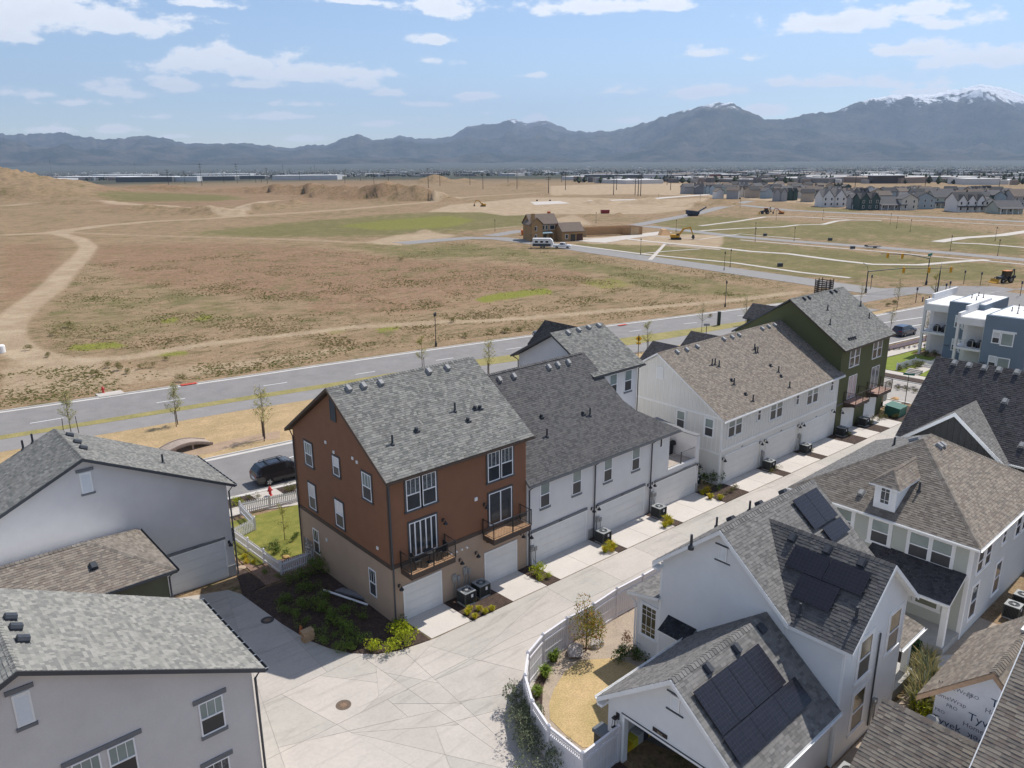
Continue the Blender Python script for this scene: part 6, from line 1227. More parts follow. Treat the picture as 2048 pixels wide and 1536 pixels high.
# little layered conifer
k = MB()
for i in range(6): k.lathe([(.55-.08*i, .1+.2*i), (.06, .36+.2*i)], n=14)
tr = thing('dwarf_conifer', 'dwarf conifer clipped in tiers in front of the sage porch', 'tree', (18.2, -20.2, gz(18, -20))); 
rr_ = np.random.default_rng(3); kk = MB()
for i in range(900):
    t = rr_.integers(6); a = rr_.uniform(0, 6.28); q = rr_.uniform(.4, 1)*(.6-.085*t); z = .12+.2*t+(.6-.085*t-q)*.45; p = np.array([18.2+q*math.cos(a), -20.2+q*math.sin(a), gz(18, -20)+z]); d = rr_.normal(size=3)*.05; e_ = rr_.normal(size=3)*.05; kk.face([p, p+d, p+e_], [(.02,.075,.03),(.035,.11,.045),(.03,.09,.03)][i % 3])
kk.build('foliage', leafm, tr, attr=True); k2 = MB(); k2.tube([(18.2, -20.2, gz(18, -20)-.1), (18.2, -20.2, gz(18, -20)+1.2)], .05, 6); k2.build('trunk', mat('bark', (.12, .085, .06), .9, .2, 6), tr)
# ---- young street trees with stakes
bark = mat('bark', (.12, .085, .06), .9, .2, 6); stakem = mat('stake_wood', (.07, .05, .04), .9, .2, 5)
def young_tree(v, H, cols, nl, wid, stakes=True, base=.25):
    r = np.random.default_rng(v); t = thing('young_tree', '', 'tree', (0, 0, 0)); k = MB(); k.tube([(0, 0, -.1), (r.normal(0, .04), r.normal(0, .04), H*.5), (0, 0, H)], [.045, .03, .008], 6)
    tips = []
    for i in range(22):
        z = H*r.uniform(base, .92); a = r.uniform(0, 6.28); L_ = wid*(1.15-z/H)*r.uniform(.6, 1.2)+.15; d = np.array([math.cos(a), math.sin(a), 0]); p0 = np.array([0, 0, z]); p1 = p0+d*L_*.5+np.array([0, 0, L_*.45]); p2 = p0+d*L_+np.array([0, 0, L_*1.0]); k.tube([p0, p1, p2], [.014, .01, .004], 4, False); tips += [(p0+p1)/2, p1, (p1+p2)/2, p2, p2]
    k.build('trunk', bark, t)
    def sh(rr): q = tips[rr.integers(len(tips))]; return q+rr.normal(0, .11, 3)
    leafy(nl, sh, .12, cols, v+5).build('crown', leafm, t, attr=True)
    if stakes:
        for s in (-1, 1): k = MB(); k.tube([(s*.62, .1, -.05), (s*.55, .1, 1.7)], .035, 6); k.build('stake', stakem, t)
    return t
YT = [young_tree(21, 4.3, [(.33,.33,.14),(.40,.38,.17),(.28,.28,.11)], 900, .8), young_tree(33, 4.6, [(.38,.36,.14),(.44,.40,.15)], 700, .75), young_tree(45, 4.2, [(.42,.38,.10),(.34,.33,.10)], 650, .75), young_tree(57, 5.0, [(.40,.34,.2),(.42,.38,.18)], 480, .85, False)]
used = [False]*4
def put_tree(i, px, py, sc_, label, group='young street trees along the path'):
    x, y = S(px, py); M = Matrix.Translation((x, y, gz(x, y))) @ Matrix.Rotation(random.random()*6, 4, 'Z') @ Matrix.Scale(sc_, 4)
    if used[i]: o = dup(YT[i], M, label, group)
    else: o = YT[i]; o.matrix_world = M; o['label'] = label; o['group'] = group; used[i] = True; [setattr(c, 'matrix_world', M) for c in o.children]
    return o
bpy.context.view_layer.update()
lb = 'thin staked young tree with sparse leaves beside the path'
for i, px, py, s in ((0, 143, 868, 1.0), (0, 356, 850, 1.0), (1, 530, 878, 1.15), (2, 845, 738, 1.0), (1, 978, 752, 1.05), (2, 1294, 702, 1.0), (3, 1403, 664, .95), (3, 1490, 650, .95)): put_tree(i, px, py, s, lb)
for i, px, py, s in ((3, 1793, 622, 1.2), (3, 1848, 700, 1.1), (3, 1780, 668, .9), (2, 1868, 597, 1.2), (3, 1720, 612, .9)): put_tree(i, px, py, s, 'bare thin street tree near the crossing', 'street trees near the crossing')
x, y = S(570, 1082); t = dup(YT[2], Matrix.Translation((x, y, gz(x, y)+.05)) @ Matrix.Scale(.62, 4), 'young sparse tree on the small fenced lawn', None)
for c in list(t.children):
    if c.name.startswith('stake'): bpy.data.objects.remove(c)
if 'group' in t: del t['group']
t = thing('maple_tree', 'young maple with orange tinted leaves inside the curved white fence', 'tree', (*S(1172, 1302), gz(4, -10)))
k = MB(); bx, by, bz = t.location; k.tube([(bx, by, bz-.1), (bx+.03, by, bz+1.0), (bx, by, bz+2.6)], [.05, .04, .015], 6)
for i in range(12): a = i*2.4; z = .7+i*.14; k.tube([(bx, by, bz+z), (bx+math.cos(a)*.55, by+math.sin(a)*.55, bz+z+.6)], [.015, .006], 4)
k.build('trunk', bark, t); f0 = blob(.85, .85, 1.9, 12, 8); leafy(2200, lambda r: tuple(np.array(f0(r))+np.array([bx, by, bz+.65])), .10, ORANGE, 12).build('crown', leafm, t, attr=True)
k = MB(); k.tube([(bx-.55, by-.2, bz), (bx-.5, by-.2, bz+2.6)], .02, 6); tag(k.build('tree_stake', galv), 'thin grey metal stake beside the maple', 'stake')
# ---- boulders and stones
def rock(name, label, x, y, s, col, seed, cat='boulder', group=None, flat=.6):
    bm = bmesh.new(); bmesh.ops.create_icosphere(bm, subdivisions=3, radius=1); r = np.random.default_rng(seed); pl = [(Vector(r.normal(size=3)).normalized(), r.uniform(.55, .85)) for _ in range(9)]
    for v in bm.verts:
        for n, d in pl:
            q = v.co.dot(n)
            if q > d: v.co -= n*(q-d)
        v.co += Vector(r.normal(0, .02, 3))
    me = bpy.data.meshes.new(name); bm.to_mesh(me); bm.free(); me.materials.append(col)
    o = place(name, me, Matrix.Translation((x, y, gz(x, y)+s*flat*.45)) @ Matrix.Rotation(seed, 4, 'Z') @ Matrix.Diagonal((s, s*.8, s*flat, 1))); return tag(o, label, cat, group)
rk = mat('pale_rock', (.42, .38, .36), .9, .2, 3, fine=.2, fscale=14, bump=.5, bscale=12)
rock('boulder', 'pale pink boulder beside the maple trunk', *S(1191,1294), .5, rk, 3); rock('boulder', 'large pale boulder shaded by the maple', *S(1152,1310), .62, rk, 7); rock('boulder', 'low flat boulder behind the maple', *S(1160,1290), .55, mat('tan_rock', (.36, .27, .2), .9, .2, 3), 5, flat=.35)
rock('boulder', 'rounded tan stone in the mulch bed behind the picket fence', *S(572,1116), .32, mat('tan_stone', (.40, .26, .10), .9, .2, 4), 2); rock('boulder', 'orange stone in the bed by the green utility box', *S(1789,800), .5, mat('orange_rock', (.5, .3, .14), .9, .2, 4), 6); rock('stone', 'flat tan stone beside the stucco house corner', *S(480,1138), .4, mat('tan_rock', (.36, .27, .2), .9, .2, 3), 9, 'stone', flat=.3)
x, y = S(616, 1281)
for i in range(5): o = MB().box((x-.3+.04*(i % 2), y-.2, gz(x, y)+.05+i*.12), (x+.28+.03*(i % 3), y+.2+.03*(i % 2), gz(x, y)+.16+i*.12)).build('stone_block', mat('sandstone', (.40, .27, .16), .9, .15, 4, fine=.15, fscale=12)); tag(o, 'rough sandstone block in the small pile at the bed corner', 'stone', 'stacked sandstone blocks')
x, y = S(603, 1268); k = MB(); k.lathe([(.13, 0), (.11, .15), (.09, .35), (.05, .48), (.02, .5)], (x, y, gz(x, y)+.04), 7); tag(k.build('red_stone', mat('red_stone', (.36, .13, .06), .9, .2, 5)), 'upright red stone beside the sandstone pile', 'stone')
# ---- air conditioners
def ac_unit():
    t = thing('air_conditioner', '', 'air conditioner'); k = MB(); k.box((-.4, -.4, 0), (.4, .4, .06)); o = k.build('pad', found, t)
    dk = mat('ac_dark', (.065, .07, .068), .55, .1, 5); k = MB(); k.box((-.34, -.34, .06), (.34, .34, .78)); k.build('cabinet', mat('ac_inner', (.03, .032, .032), .7, .1, 5), t)
    for s in range(4):
        k = MB()
        for i in range(11): a = -.34+i*.068; k.box((a-.012, -.365, .1), (a+.012, -.345, .74))
        place('louvre', cached('acl', lambda: k.mesh('louvre', dk)), Matrix.Rotation(s*math.pi/2, 4, 'Z'), t)
    for a, b in ((-1, -1), (1, -1), (1, 1), (-1, 1)): k = MB(); k.box((a*.37-.035, b*.37-.035, .06), (a*.37+.035, b*.37+.035, .8)); k.build('corner_post', dk, t)
    k = MB(); n = 24; k.col = (1, 1, 1); ring = mat('ac_top', (.30, .31, .31), .5, .1, 5)
    for i in range(n):
        a0, a1 = 2*math.pi*i/n, 2*math.pi*(i+1)/n
        def sq(a): c, s = math.cos(a), math.sin(a); m_ = .39/max(abs(c), abs(s)); return (c*m_, s*m_)
        o0, o1 = sq(a0), sq(a1); k.face([(*o0, .83), (*o1, .83), (math.cos(a1)*.29, math.sin(a1)*.29, .83), (math.cos(a0)*.29, math.sin(a0)*.29, .83)]); k.face([(*o0, .78), (*o1, .78), (*o1, .83), (*o0, .83)])
    k.build('top_cover', ring, t); k = MB(); k.lathe([(.1, .8), (.1, .84), (.03, .86)], n=10)
    for r_ in (.14, .19, .24, .285): k.tube([(r_*math.cos(j*.393), r_*math.sin(j*.393), .835) for j in range(17)], .006, 4, False)
    for j in range(4): a = j*1.57+.4; k.box((-.012, -.012, .82), (.012, .012, .83)); k.tube([(0, 0, .825), (.3*math.cos(a), .3*math.sin(a), .83)], .012, 4)
    k.build('fan_guard', ring, t); k = MB(); k.box((.05, -.372, .45), (.2, -.366, .65)); k.build('label_plate', white, t); return t
ac0 = ac_unit(); bpy.context.view_layer.update(); first = True
for x, y, l in ((4.35, -.85, 'dark grey air conditioner nearest the corner of the brown house'), (5.5, -.75, 'dark grey air conditioner beside the second balcony of the brown house'), (16.0, -.9, 'dark grey air conditioner between the first two white garages'), (22.0, -.9, 'dark grey air conditioner between the last two white garages'), (36.45, -1.2, 'dark grey air conditioner between the first two farmhouse garages'), (42.55, -1.2, 'dark grey air conditioner between the last two farmhouse garages'), (49.7, -1.1, 'dark grey air conditioner at the corner of the green town house'), (54.3, -1.1, 'dark grey air conditioner between the green town house garages'), (28.9, 1.0, 'dark air conditioner in the gap beside the cream gable'), (26.4, -22.2, 'air conditioner beside the sage house wall, nearer its porch'), (28.0, -22.2, 'air conditioner beside the sage house wall, further from its porch'), (7.2, -21.9, 'air conditioner with pale fan ring beside the solar house garage')):
    M = Matrix.Translation((x, y, gz(x, y)+.05))
    if first:
        for c in ac0.children: c.matrix_world = M @ c.matrix_world
        ac0.matrix_world = M; 
        for c in ac0.children: c.matrix_world = M @ Matrix.Translation((0,0,0)) if not c.name.startswith('louvre') else c.matrix_world
        ac0['label'] = l; ac0['group'] = 'air conditioners beside the houses'; first = False; bpy.context.view_layer.update()
    else: dup(ac0, M, l, 'air conditioners beside the houses')
# ---- covered grill on the roof terrace, trash bin
t = thing('covered_grill', 'black covered barbecue grill on the roof terrace', 'grill', (26.6, 2.2, 2.24)); k = MB(); k.prism([(25.95, 1.9, 2.3), (27.2, 1.9, 2.3), (27.2, 1.9, 3.0), (25.95, 1.9, 3.0)], (0, .7, 0)); k.prism([(25.7, 1.8, 3.0), (27.45, 1.8, 3.0), (27.3, 1.8, 3.35), (26.9, 1.8, 3.5), (26.25, 1.8, 3.5), (25.85, 1.8, 3.35)], (0, .85, 0)); k.build('cover', mat('grill_cover', (.022, .022, .024), .6, .2, 4, bump=.4, bscale=8), t); k = MB(); [k.box((x, y, 2.22), (x+.08, y+.08, 2.32)) for x in (26, 27.1) for y in (1.95, 2.45)]; k.build('feet', blackm, t, stuff=True)
x, y = S2(1208, 1462, 1.0); t = thing('wheelie_bin', 'dark grey wheelie bin behind the white gate by the solar garage', 'bin', (x, y, gz(x, y))); z = gz(x, y)+.03; k = MB(); k.prism([(x-.28, y-.3, z), (x+.28, y-.3, z), (x+.34, y-.36, z+.95), (x-.34, y-.36, z+.95)], (0, .62, 0)); k.build('body', mat('bin_grey', (.05, .055, .06), .5, .1, 4), t); k = MB(); k.prism([(x-.37, y-.4, z+.95), (x+.37, y-.4, z+.95), (x+.3, y-.36, z+1.06), (x-.3, y-.36, z+1.06)], (0, .76, 0)); k.build('lid', mat('bin_lid', (.12, .13, .14), .35, .1, 4), t)
# ---- white vinyl privacy fence with lattice top, curving round the yard
def privacy_fence():
    tops = [(1420,1075),(1352,1112),(1286,1150),(1234,1177),(1187,1208),(1134,1236),(1086,1269),(1056,1305),(1050,1350),(1065,1402),(1098,1452),(1166,1506)]
    P = [S2(a, b, 1.84) for a, b in tops]; P.append((1.35, P[-1][1]+.1)); P = [(19.5, -8.0)]+P[0:]
    f = thing('vinyl_fence', 'curved white vinyl privacy fence with lattice top around the solar house yard', 'fence', (P[6][0], P[6][1], gz(*P[6])))
    fv = mat('fence_vinyl', (.66, .64, .66), .45, .03, 2, spec=.35); lat = MB()
    for i, (x, y) in enumerate(P):
        z = gz(x, y); k = MB(); k.box((x-.065, y-.065, z-.1), (x+.065, y+.065, z+1.86)); o = k.build('post', fv, f); k = MB(); k.lathe([(.1, 0), (.1, .03), (.02, .1)], (x, y, z+1.86), 4); k.build('post_cap', fv, o)
    for (x0, y0), (x1, y1) in zip(P[:-1], P[1:]):
        L_ = math.hypot(x1-x0, y1-y0); a = math.atan2(y1-y0, x1-x0); z0, z1 = gz(x0, y0), gz(x1, y1); M = Matrix.Translation((x0, y0, z0)) @ Matrix.Rotation(a, 4, 'Z') @ Matrix.Rotation(-math.atan2(z1-z0, L_), 4, 'Y')
        for nme, za, zb, th in (('bottom_rail', .06, .2, .05), ('mid_rail', .74, .82, .03), ('upper_rail', 1.36, 1.48, .05), ('top_rail', 1.72, 1.84, .05)): place(nme, MB().box((.06, -th, za), (L_-.06, th, zb)).mesh(nme, fv), M, f)
        n = max(3, int(L_/.19)); w = (L_-.13)/n
        for j in range(n): place('board', cached(('fb', round(w, 2)), lambda: MB().box((0, -.022, .18), (round(w, 2)-.012, .022, 1.38)).mesh('board', fv)), M @ Matrix.Translation((.065+j*w, 0, 0)), f)
        for j in range(int(L_/.11)): lat.prism([tuple(M @ Vector(q)) for q in ((.07+j*.11, -.012, 1.46), (.12+j*.11, -.012, 1.46), (.12+j*.11, -.012, 1.74), (.07+j*.11, -.012, 1.74))], tuple((M.to_3x3() @ Vector((0, .024, 0)))))
        lat.prism([tuple(M @ Vector(q)) for q in ((.06, -.014, 1.575), (L_-.06, -.014, 1.575), (L_-.06, -.014, 1.625), (.06, -.014, 1.625))], tuple((M.to_3x3() @ Vector((0, .028, 0)))))
    lat.build('lattice', fv, f, stuff=True)
privacy_fence()
# ---- picket fences
def picket_fence(P, label, h=.95, gap=.135, group=None):
    f = thing('picket_fence', label, 'fence', (P[0][0], P[0][1], gz(*P[0])), group); pv = mat('picket_white', (.70, .69, .71), .5, .03, 2)
    pk = cached(('pick', h), lambda: MB().prism([(-.04, -.012, .07), (.04, -.012, .07), (.04, -.012, h-.06), (0, -.012, h), (-.04, -.012, h-.06)], (0, .024, 0)).mesh('picket', pv))
    for x, y in P: z = gz(x, y)+.06; k = MB(); k.box((x-.06, y-.06, z-.15), (x+.06, y+.06, z+h+.06)); k.lathe([(.085, h+.06), (.03, h+.13)], (x, y, z), 4); k.build('post', pv, f)
    for (x0, y0), (x1, y1) in zip(P[:-1], P[1:]):
        L_ = math.hypot(x1-x0, y1-y0); a = math.atan2(y1-y0, x1-x0); z0, z1 = gz(x0, y0)+.06, gz(x1, y1)+.06; M = Matrix.Translation((x0, y0, z0)) @ Matrix.Rotation(a, 4, 'Z') @ Matrix.Rotation(-math.atan2(z1-z0, L_), 4, 'Y')
        for zz in (.2, h-.25): place('rail', MB().box((.05, -.006, zz), (L_-.05, .045, zz+.08)).mesh('rail', pv), M, f)
        n = max(2, int(L_/gap)); 
        for j in range(n): place('picket', pk, M @ Matrix.Translation(((j+.5)*L_/n, -.01, 0)), f)
    return f
def sub(P, d):
    Q = [P[0]]
    for a, b in zip(P[:-1], P[1:]):
        n = max(1, round(math.hypot(b[0]-a[0], b[1]-a[1])/d))
        for i in range(1, n+1): Q.append((a[0]+(b[0]-a[0])*i/n, a[1]+(b[1]-a[1])*i/n))
    return Q
picket_fence(sub([(-.05, S(627,1128)[1]), S(563,1153), S(468,1083)], 2.4), 'white picket fence along the mulch bed beside the brown house'); picket_fence(sub([S(468,1083), S(511,1062), S(482,1030), S(596,1005)], 2.2), 'white picket fence stepping round the small lawn towards the street')
picket_fence(sub([(79.6, 6.2), (84.5, 5.9), (84.5, 3.0)], 2.4), 'low white picket fence beside the lawn steps of the blue row')
# steps of the blue row
st = thing('garden_steps', 'short flight of pale concrete steps up to the lawn walk', 'steps', (79.4, 4.1, gz(79.4, 4.1)))
for i in range(4): k = MB(); k.box((78.95+i*.32, 3.3, gz(79, 4)-.1), (79.3+i*.32, 4.95, gz(79, 4)+.16+i*.12)); k.build('step', conc2, st)
# vines on a trellis / meter panel on the gable side
tp = thing('trellis_panel', 'grey trellis panel with white blooms leaning on the brown gable', 'trellis', (-.35, 8.9, gz(0, 9)))
k = MB(); [k.box((-.42, 8.45+i*.2, .1), (-.38, 8.49+i*.2, 1.9)) for i in range(6)]; [k.box((-.41, 8.45, .2+i*.3), (-.39, 9.5, .24+i*.3)) for i in range(6)]; k.build('lattice', greytr, tp, stuff=True); r_ = np.random.default_rng(5); k = MB()
for i in range(70): p = np.array([-.45, 8.45+r_.random(), .5+r_.random()*1.3]); d = r_.normal(size=3)*.06; e_ = r_.normal(size=3)*.06; k.face([p, p+d, p+d+e_, p+e_], (.6, .6, .58))
k.build('blooms', leafm, tp, attr=True, stuff=True)
x, y = S(700, 1200); k = MB(); k.tube([(x-.9, y+1.4, gz(x, y)+.4), (x+.4, y-1.3, gz(x, y)+.12)], .06, 6); tag(k.build('white_post', vinyl), 'long white vinyl post lying in the shaded mulch bed', 'post'); k = MB(); k.prism([(x-.3, y+1.2, gz(x, y)+.1), (x+.2, y+1.2, gz(x, y)+.1), (x+1.0, y-.9, gz(x, y)+.1), (x+.6, y-.9, gz(x, y)+.1)], (0, 0, .12)); tag(k.build('grey_tarp', mat('tarp', (.17, .17, .18), .6, .2, 3, bump=.6, bscale=6)), 'grey rolled tarp lying against the brown gable', 'tarp')
# ---- hydrants, manholes, bridge
def hydrant(px, py, label, s=1):
    x, y = S(px, py); z = gz(x, y)+.08; t = thing('fire_hydrant', label, 'fire hydrant', (x, y, z)); rd = mat('hydrant_red', (.50, .02, .02), .4, .08, 5, spec=.5); k = MB(); k.lathe([(.17, 0), (.17, .05), (.11, .07), (.1, .5), (.15, .52), (.15, .57), (.12, .6), (.1, .68), (.04, .74), (.03, .8)], (x, y, z), 14); k.build('barrel', rd, t)
    for a in (0, 1.57, 3.14): k = MB(); c, s_ = math.cos(a), math.sin(a); k.tube([(x+c*.08, y+s_*.08, z+.42), (x+c*.2, y+s_*.2, z+.42)], .06, 8); k.build('outlet', rd, t)
hydrant(541, 993, 'red fire hydrant on the concrete pad beside the parked dark car'); hydrant(207, 787, 'dark red fire hydrant on a concrete pad beside the main road')
xx, yy = S(214, 789); sheet('concrete_pad', [(xx-1.0, yy-1.0), (xx+1.6, yy-1.2), (xx+1.6, yy+.6), (xx-1.0, yy+.8)], conc2, .1, .2)
for px, py in ((378,770),(1245,651)): x, y = S(px, py); sheet('kerb_paint', [(x-.9, y-.2), (x+.9, y-.35), (x+.9, y+.25), (x-.9, y+.4)], redp, .135, .02)
def manhole(px, py, r, col, label):
    x, y = S(px, py); z = gz(x, y)+.026; t = thing('manhole_cover', label, 'manhole cover', (x, y, z)); k = MB(); k.lathe([(r, -.01), (r, .006), (r-.04, .006)], (x, y, z), 28); k.build('rim', col, t); k = MB(); k.lathe([(r-.06, -.008), (r-.06, .004), (.02, .008)], (x, y, z), 28)
    for i in range(12): a = i*.5236; k.box((x+math.cos(a)*r*.55-.02, y+math.sin(a)*r*.55-.02, z), (x+math.cos(a)*r*.55+.02, y+math.sin(a)*r*.55+.02, z+.012))
    k.build('lid', mat('rusty_iron', (.20, .13, .085), .7, .3, 5, fine=.3, fscale=25), t)
manhole(687, 1411, .36, mat('rim_iron', (.13, .095, .07), .7, .2, 6), 'rusty round manhole cover in the sunlit lane'); manhole(535, 1241, .36, mat('dark_iron', (.07, .06, .055), .7, .2, 6), 'dark manhole cover in the shaded drive')
def bridge():
    x, y = S(365, 900); z = gz(x, y); t = thing('footbridge', 'small arched timber footbridge over the dry swale', 'bridge', (x, y, z)); wd = mat('grey_timber', (.36, .29, .24), .85, .15, 4); d = Vector((1, .12, 0)).normalized(); n = Vector((-.12, 1, 0)).normalized(); L_ = 5.0; N_ = 22
    P = [Vector((x, y, z))+d*(L_*(i/N_-.5))+Vector((0, 0, .1+.62*math.sin(math.pi*i/N_))) for i in range(N_+1)]
    for i in range(N_): a, b = P[i], P[i]+(P[i+1]-P[i])*.94; k = MB(); k.prism([tuple(a-n*.8), tuple(a+n*.8), tuple(b+n*.8), tuple(b-n*.8)], (0, 0, .05)); k.build('plank', wd, t)
    for s in (-.78, .7): k = MB(); [k.prism([tuple(P[i]+n*s-Vector((0, 0, .16))), tuple(P[i+1]+n*s-Vector((0, 0, .16))), tuple(P[i+1]+n*s+Vector((0, 0, .12))), tuple(P[i]+n*s+Vector((0, 0, .12)))], tuple(n*.08)) for i in range(N_)]; k.build('beam', wd, t)
    for s in (-.6, .5):
        for f in (.35, .65): q = P[int(N_*f)]+n*s; k = MB(); k.box((q.x-.07, q.y-.07, z-.1), (q.x+.07, q.y+.07, q.z)); k.build('post', wd, t)
bridge()
# ---- street lamps, signs, signals
def lamp_post():
    t = thing('street_lamp', '', 'street lamp'); k = MB(); k.lathe([(.16, 0), (.16, .5), (.1, .6), (.06, .9), (.05, 4.3), (.07, 4.35)], n=10); k.build('pole', blackm, t); k = MB(); k.tube([(-.32, 0, 4.45), (0, 0, 4.3), (.32, 0, 4.45)], .03, 6); k.build('arm', blackm, t)
    for s in (-.32, .32): k = MB(); k.lathe([(.09, 4.42), (.13, 4.5), (.12, 4.75), (.17, 4.8), (.03, 4.95)], (s, 0, 0), 8); k.build('lantern', blackm, t)
    return t
def reuse(t, spots, group):
    """spots: (matrix, label); the first moves the original"""
    bpy.context.view_layer.update(); rel = {c: c.matrix_world.copy() for c in t.children}
    for i, (M, l) in enumerate(spots[1:]): dup(t, M, l, group)
    M, l = spots[0]; t.matrix_world = M; t['label'] = l; t['group'] = group
    for c, r in rel.items(): c.matrix_world = M @ r
def ground_M(px, py, rz=0, s=1): x, y = S(px, py); return Matrix.Translation((x, y, gz(x, y))) @ Matrix.Rotation(rz, 4, 'Z') @ Matrix.Scale(s, 4)
reuse(lamp_post(), [(ground_M(872, 693, .7), 'black twin lantern street lamp beside the dirt track'), (ground_M(1450, 614, .7), 'black twin lantern street lamp beside the main road bend')], 'twin street lamps')
def thin_lamp():
    t = thing('street_lamp', '', 'street lamp'); k = MB(); k.lathe([(.12, 0), (.1, .6), (.055, .9), (.05, 4.2), (.05, 4.2)], n=8); k.build('pole', blackm, t); k = MB(); k.lathe([(.1, 4.2), (.17, 4.35), (.14, 4.65), (.04, 4.8)], n=8); k.build('lantern', blackm, t); return t
lb = 'thin black street lamp of the new subdivision'
reuse(thin_lamp(), [(ground_M(a, b), lb) for a, b in ((1062,498),(1281,509),(1448,541),(990,463),(1192,446),(1352,464),(1510,483),(1588,482),(1552,440),(1793,457),(1820,464),(1900,502),(1990,482),(1645,440),(1480,416),(1400,405),(1316,402),(1995,512),(1780,449),(1510,470),(1460,535))], 'subdivision street lamps')
sgm = mat('sign_yellow', (.70, .38, .01), .5, .08, 6); t = thing('warning_sign', 'yellow diamond warning sign on a black post beside the path', 'sign', (0, 0, 0)); k = MB(); k.tube([(0, 0, 0), (0, 0, 3.3)], .045, 8); k.build('post', blackm, t); k = MB(); k.prism([(-.45, -.03, 2.75), (0, -.03, 2.3), (.45, -.03, 2.75), (0, -.03, 3.2)], (0, .02, 0)); k.build('panel', sgm, t); k = MB(); k.prism([(-.3, -.03, 1.95), (.3, -.03, 1.95), (.3, -.03, 2.25), (-.3, -.03, 2.25)], (0, .02, 0)); k.build('plate', sgm, t); k = MB(); k.prism([(-.1, -.045, 2.55), (.1, -.045, 2.55), (.06, -.045, 2.95), (-.06, -.045, 2.95)], (0, .01, 0)); k.build('symbol', blackm, t)
reuse(t, [(ground_M(1276, 717, -.9), 'yellow diamond warning sign on a black post beside the path')], 'x'); del t['group']
def post_box(px, py, label, cat, name, w, d, h, z0, col, postr=.05, rz=-.8):
    t = thing(name, label, cat, (0, 0, 0)); k = MB()
    if z0 > .1: k.tube([(0, 0, -.05), (0, 0, z0+.05)], postr, 8); k.build('post', blackm, t); k = MB()
    k.box((-w/2, -d/2, z0), (w/2, d/2, z0+h)); k.build('box', col, t); reuse(t, [(ground_M(px, py, rz), label)], 'x'); del t['group']; return t
post_box(1412, 672, 'small grey way sign on a post beside the path', 'sign', 'way_sign', .9, .05, .35, 1.6, mat('sign_grey', (.25, .25, .27), .5, .1, 4)); post_box(1437, 651, 'black pedestal with banner beside the main road', 'pedestal', 'pedestal', .5, .4, 2.3, 0, mat('pedestal_dark', (.035, .05, .04), .5, .3, 3)); post_box(1763, 812, 'tan mailbox cluster on a pedestal near the cross street', 'mailbox', 'mailbox', .95, .5, .95, .6, mat('mailbox_tan', (.42, .37, .31), .5, .08, 4), .12, .0)
post_box(1333, 660, 'grey bench group beside the path', 'bench', 'bench', 1.4, .4, .15, .35, mat('bench_grey', (.2, .2, .21), .6, .1, 4)) if False else None
t = thing('utility_box', 'green pad mounted utility box in the bed at the lane end', 'utility box', (60.2, -1.6, gz(60, -1.6))); z = gz(60, -1.6); gm_ = mat('box_green', (.03, .12, .085), .5, .08, 3); k = MB(); k.prism([(59.4, -2.4, z), (61.2, -2.4, z), (61.2, -2.4, z+.95), (59.4, -2.4, z+.95)], (0, 1.5, 0)); k.build('cabinet', gm_, t); k = MB(); k.prism([(59.35, -2.46, z+.95), (61.25, -2.46, z+.95), (61.25, -.85, z+1.1), (59.35, -.85, z+1.1)], (0, 0, .06)); k.build('lid', gm_, t)
sheet('concrete_pad', [(62.6, -.3), (65.5, -.3), (65.5, 2.4), (62.6, 2.4)], conc2, .05, .1)
t = thing('street_name_sign', 'green street name sign on a tall post at the lane end', 'sign', (0, 0, 0)); k = MB(); k.tube([(0, 0, 0), (0, 0, 3.2)], .035, 8); k.build('post', blackm, t); sg_ = mat('sign_green', (.02, .16, .12), .5, .08, 3); k = MB(); k.box((-.55, -.015, 3.2), (.55, .015, 3.42)); k.build('blade', sg_, t); k = MB(); k.box((-.015, -.55, 3.44), (.015, .55, 3.66)); k.build('blade', sg_, t); reuse(t, [(ground_M(1809, 812, .4), t['label'])], 'x'); del t['group']
def signal_pole(px, py, arm_to, H, arm_h, label, nsig, lamp_dir):
    x, y = S(px, py); z = gz(x, y); t = thing('traffic_signal', label, 'traffic light', (x, y, z)); dk = mat('signal_pole', (.03, .04, .05), .5, .1, 3); k = MB(); k.lathe([(.25, 0), (.22, .8), (.13, 1.0), (.1, H)], (x, y, z), 10); k.build('pole', dk, t)
    ax, ay = arm_to; L_ = math.hypot(ax, ay); u = Vector((ax/L_, ay/L_, 0)); b = Vector((x, y, z)); k = MB(); k.tube([tuple(b+Vector((0, 0, arm_h-.5))), tuple(b+u*L_*.4+Vector((0, 0, arm_h+.1))), tuple(b+u*L_+Vector((0, 0, arm_h)))], [.11, .08, .05], 8); k.build('mast_arm', dk, t)
    k = MB(); v = Vector(lamp_dir); k.tube([tuple(b+Vector((0, 0, H))), tuple(b+Vector((0, 0, H+.9))+v*.5), tuple(b+Vector((0, 0, H+1.2))+v*1.6), tuple(b+Vector((0, 0, H+1.2))+v*2.2)], .05, 6); k.build('lamp_arm', dk, t)
    for f in nsig:
        p = b+u*L_*f+Vector((0, 0, arm_h-.35)); k = MB(); k.box((p.x-.2, p.y-.2, p.z-.55), (p.x+.2, p.y+.2, p.z+.6)); s = k.build('signal_head', mat('signal_yellow', (.62, .30, .01), .5, .1, 4), t)
        for j, c in enumerate(((.3, .02, .02), (.3, .2, .02), (.02, .2, .08))): k = MB(); k.lathe([(.1, -.23), (.1, -.2)], (p.x, p.y, p.z+.4-j*.36), 8, 'y'); k.build('lens', mat('lens_%d' % j, c, .3, .1, 4), s)
    return t
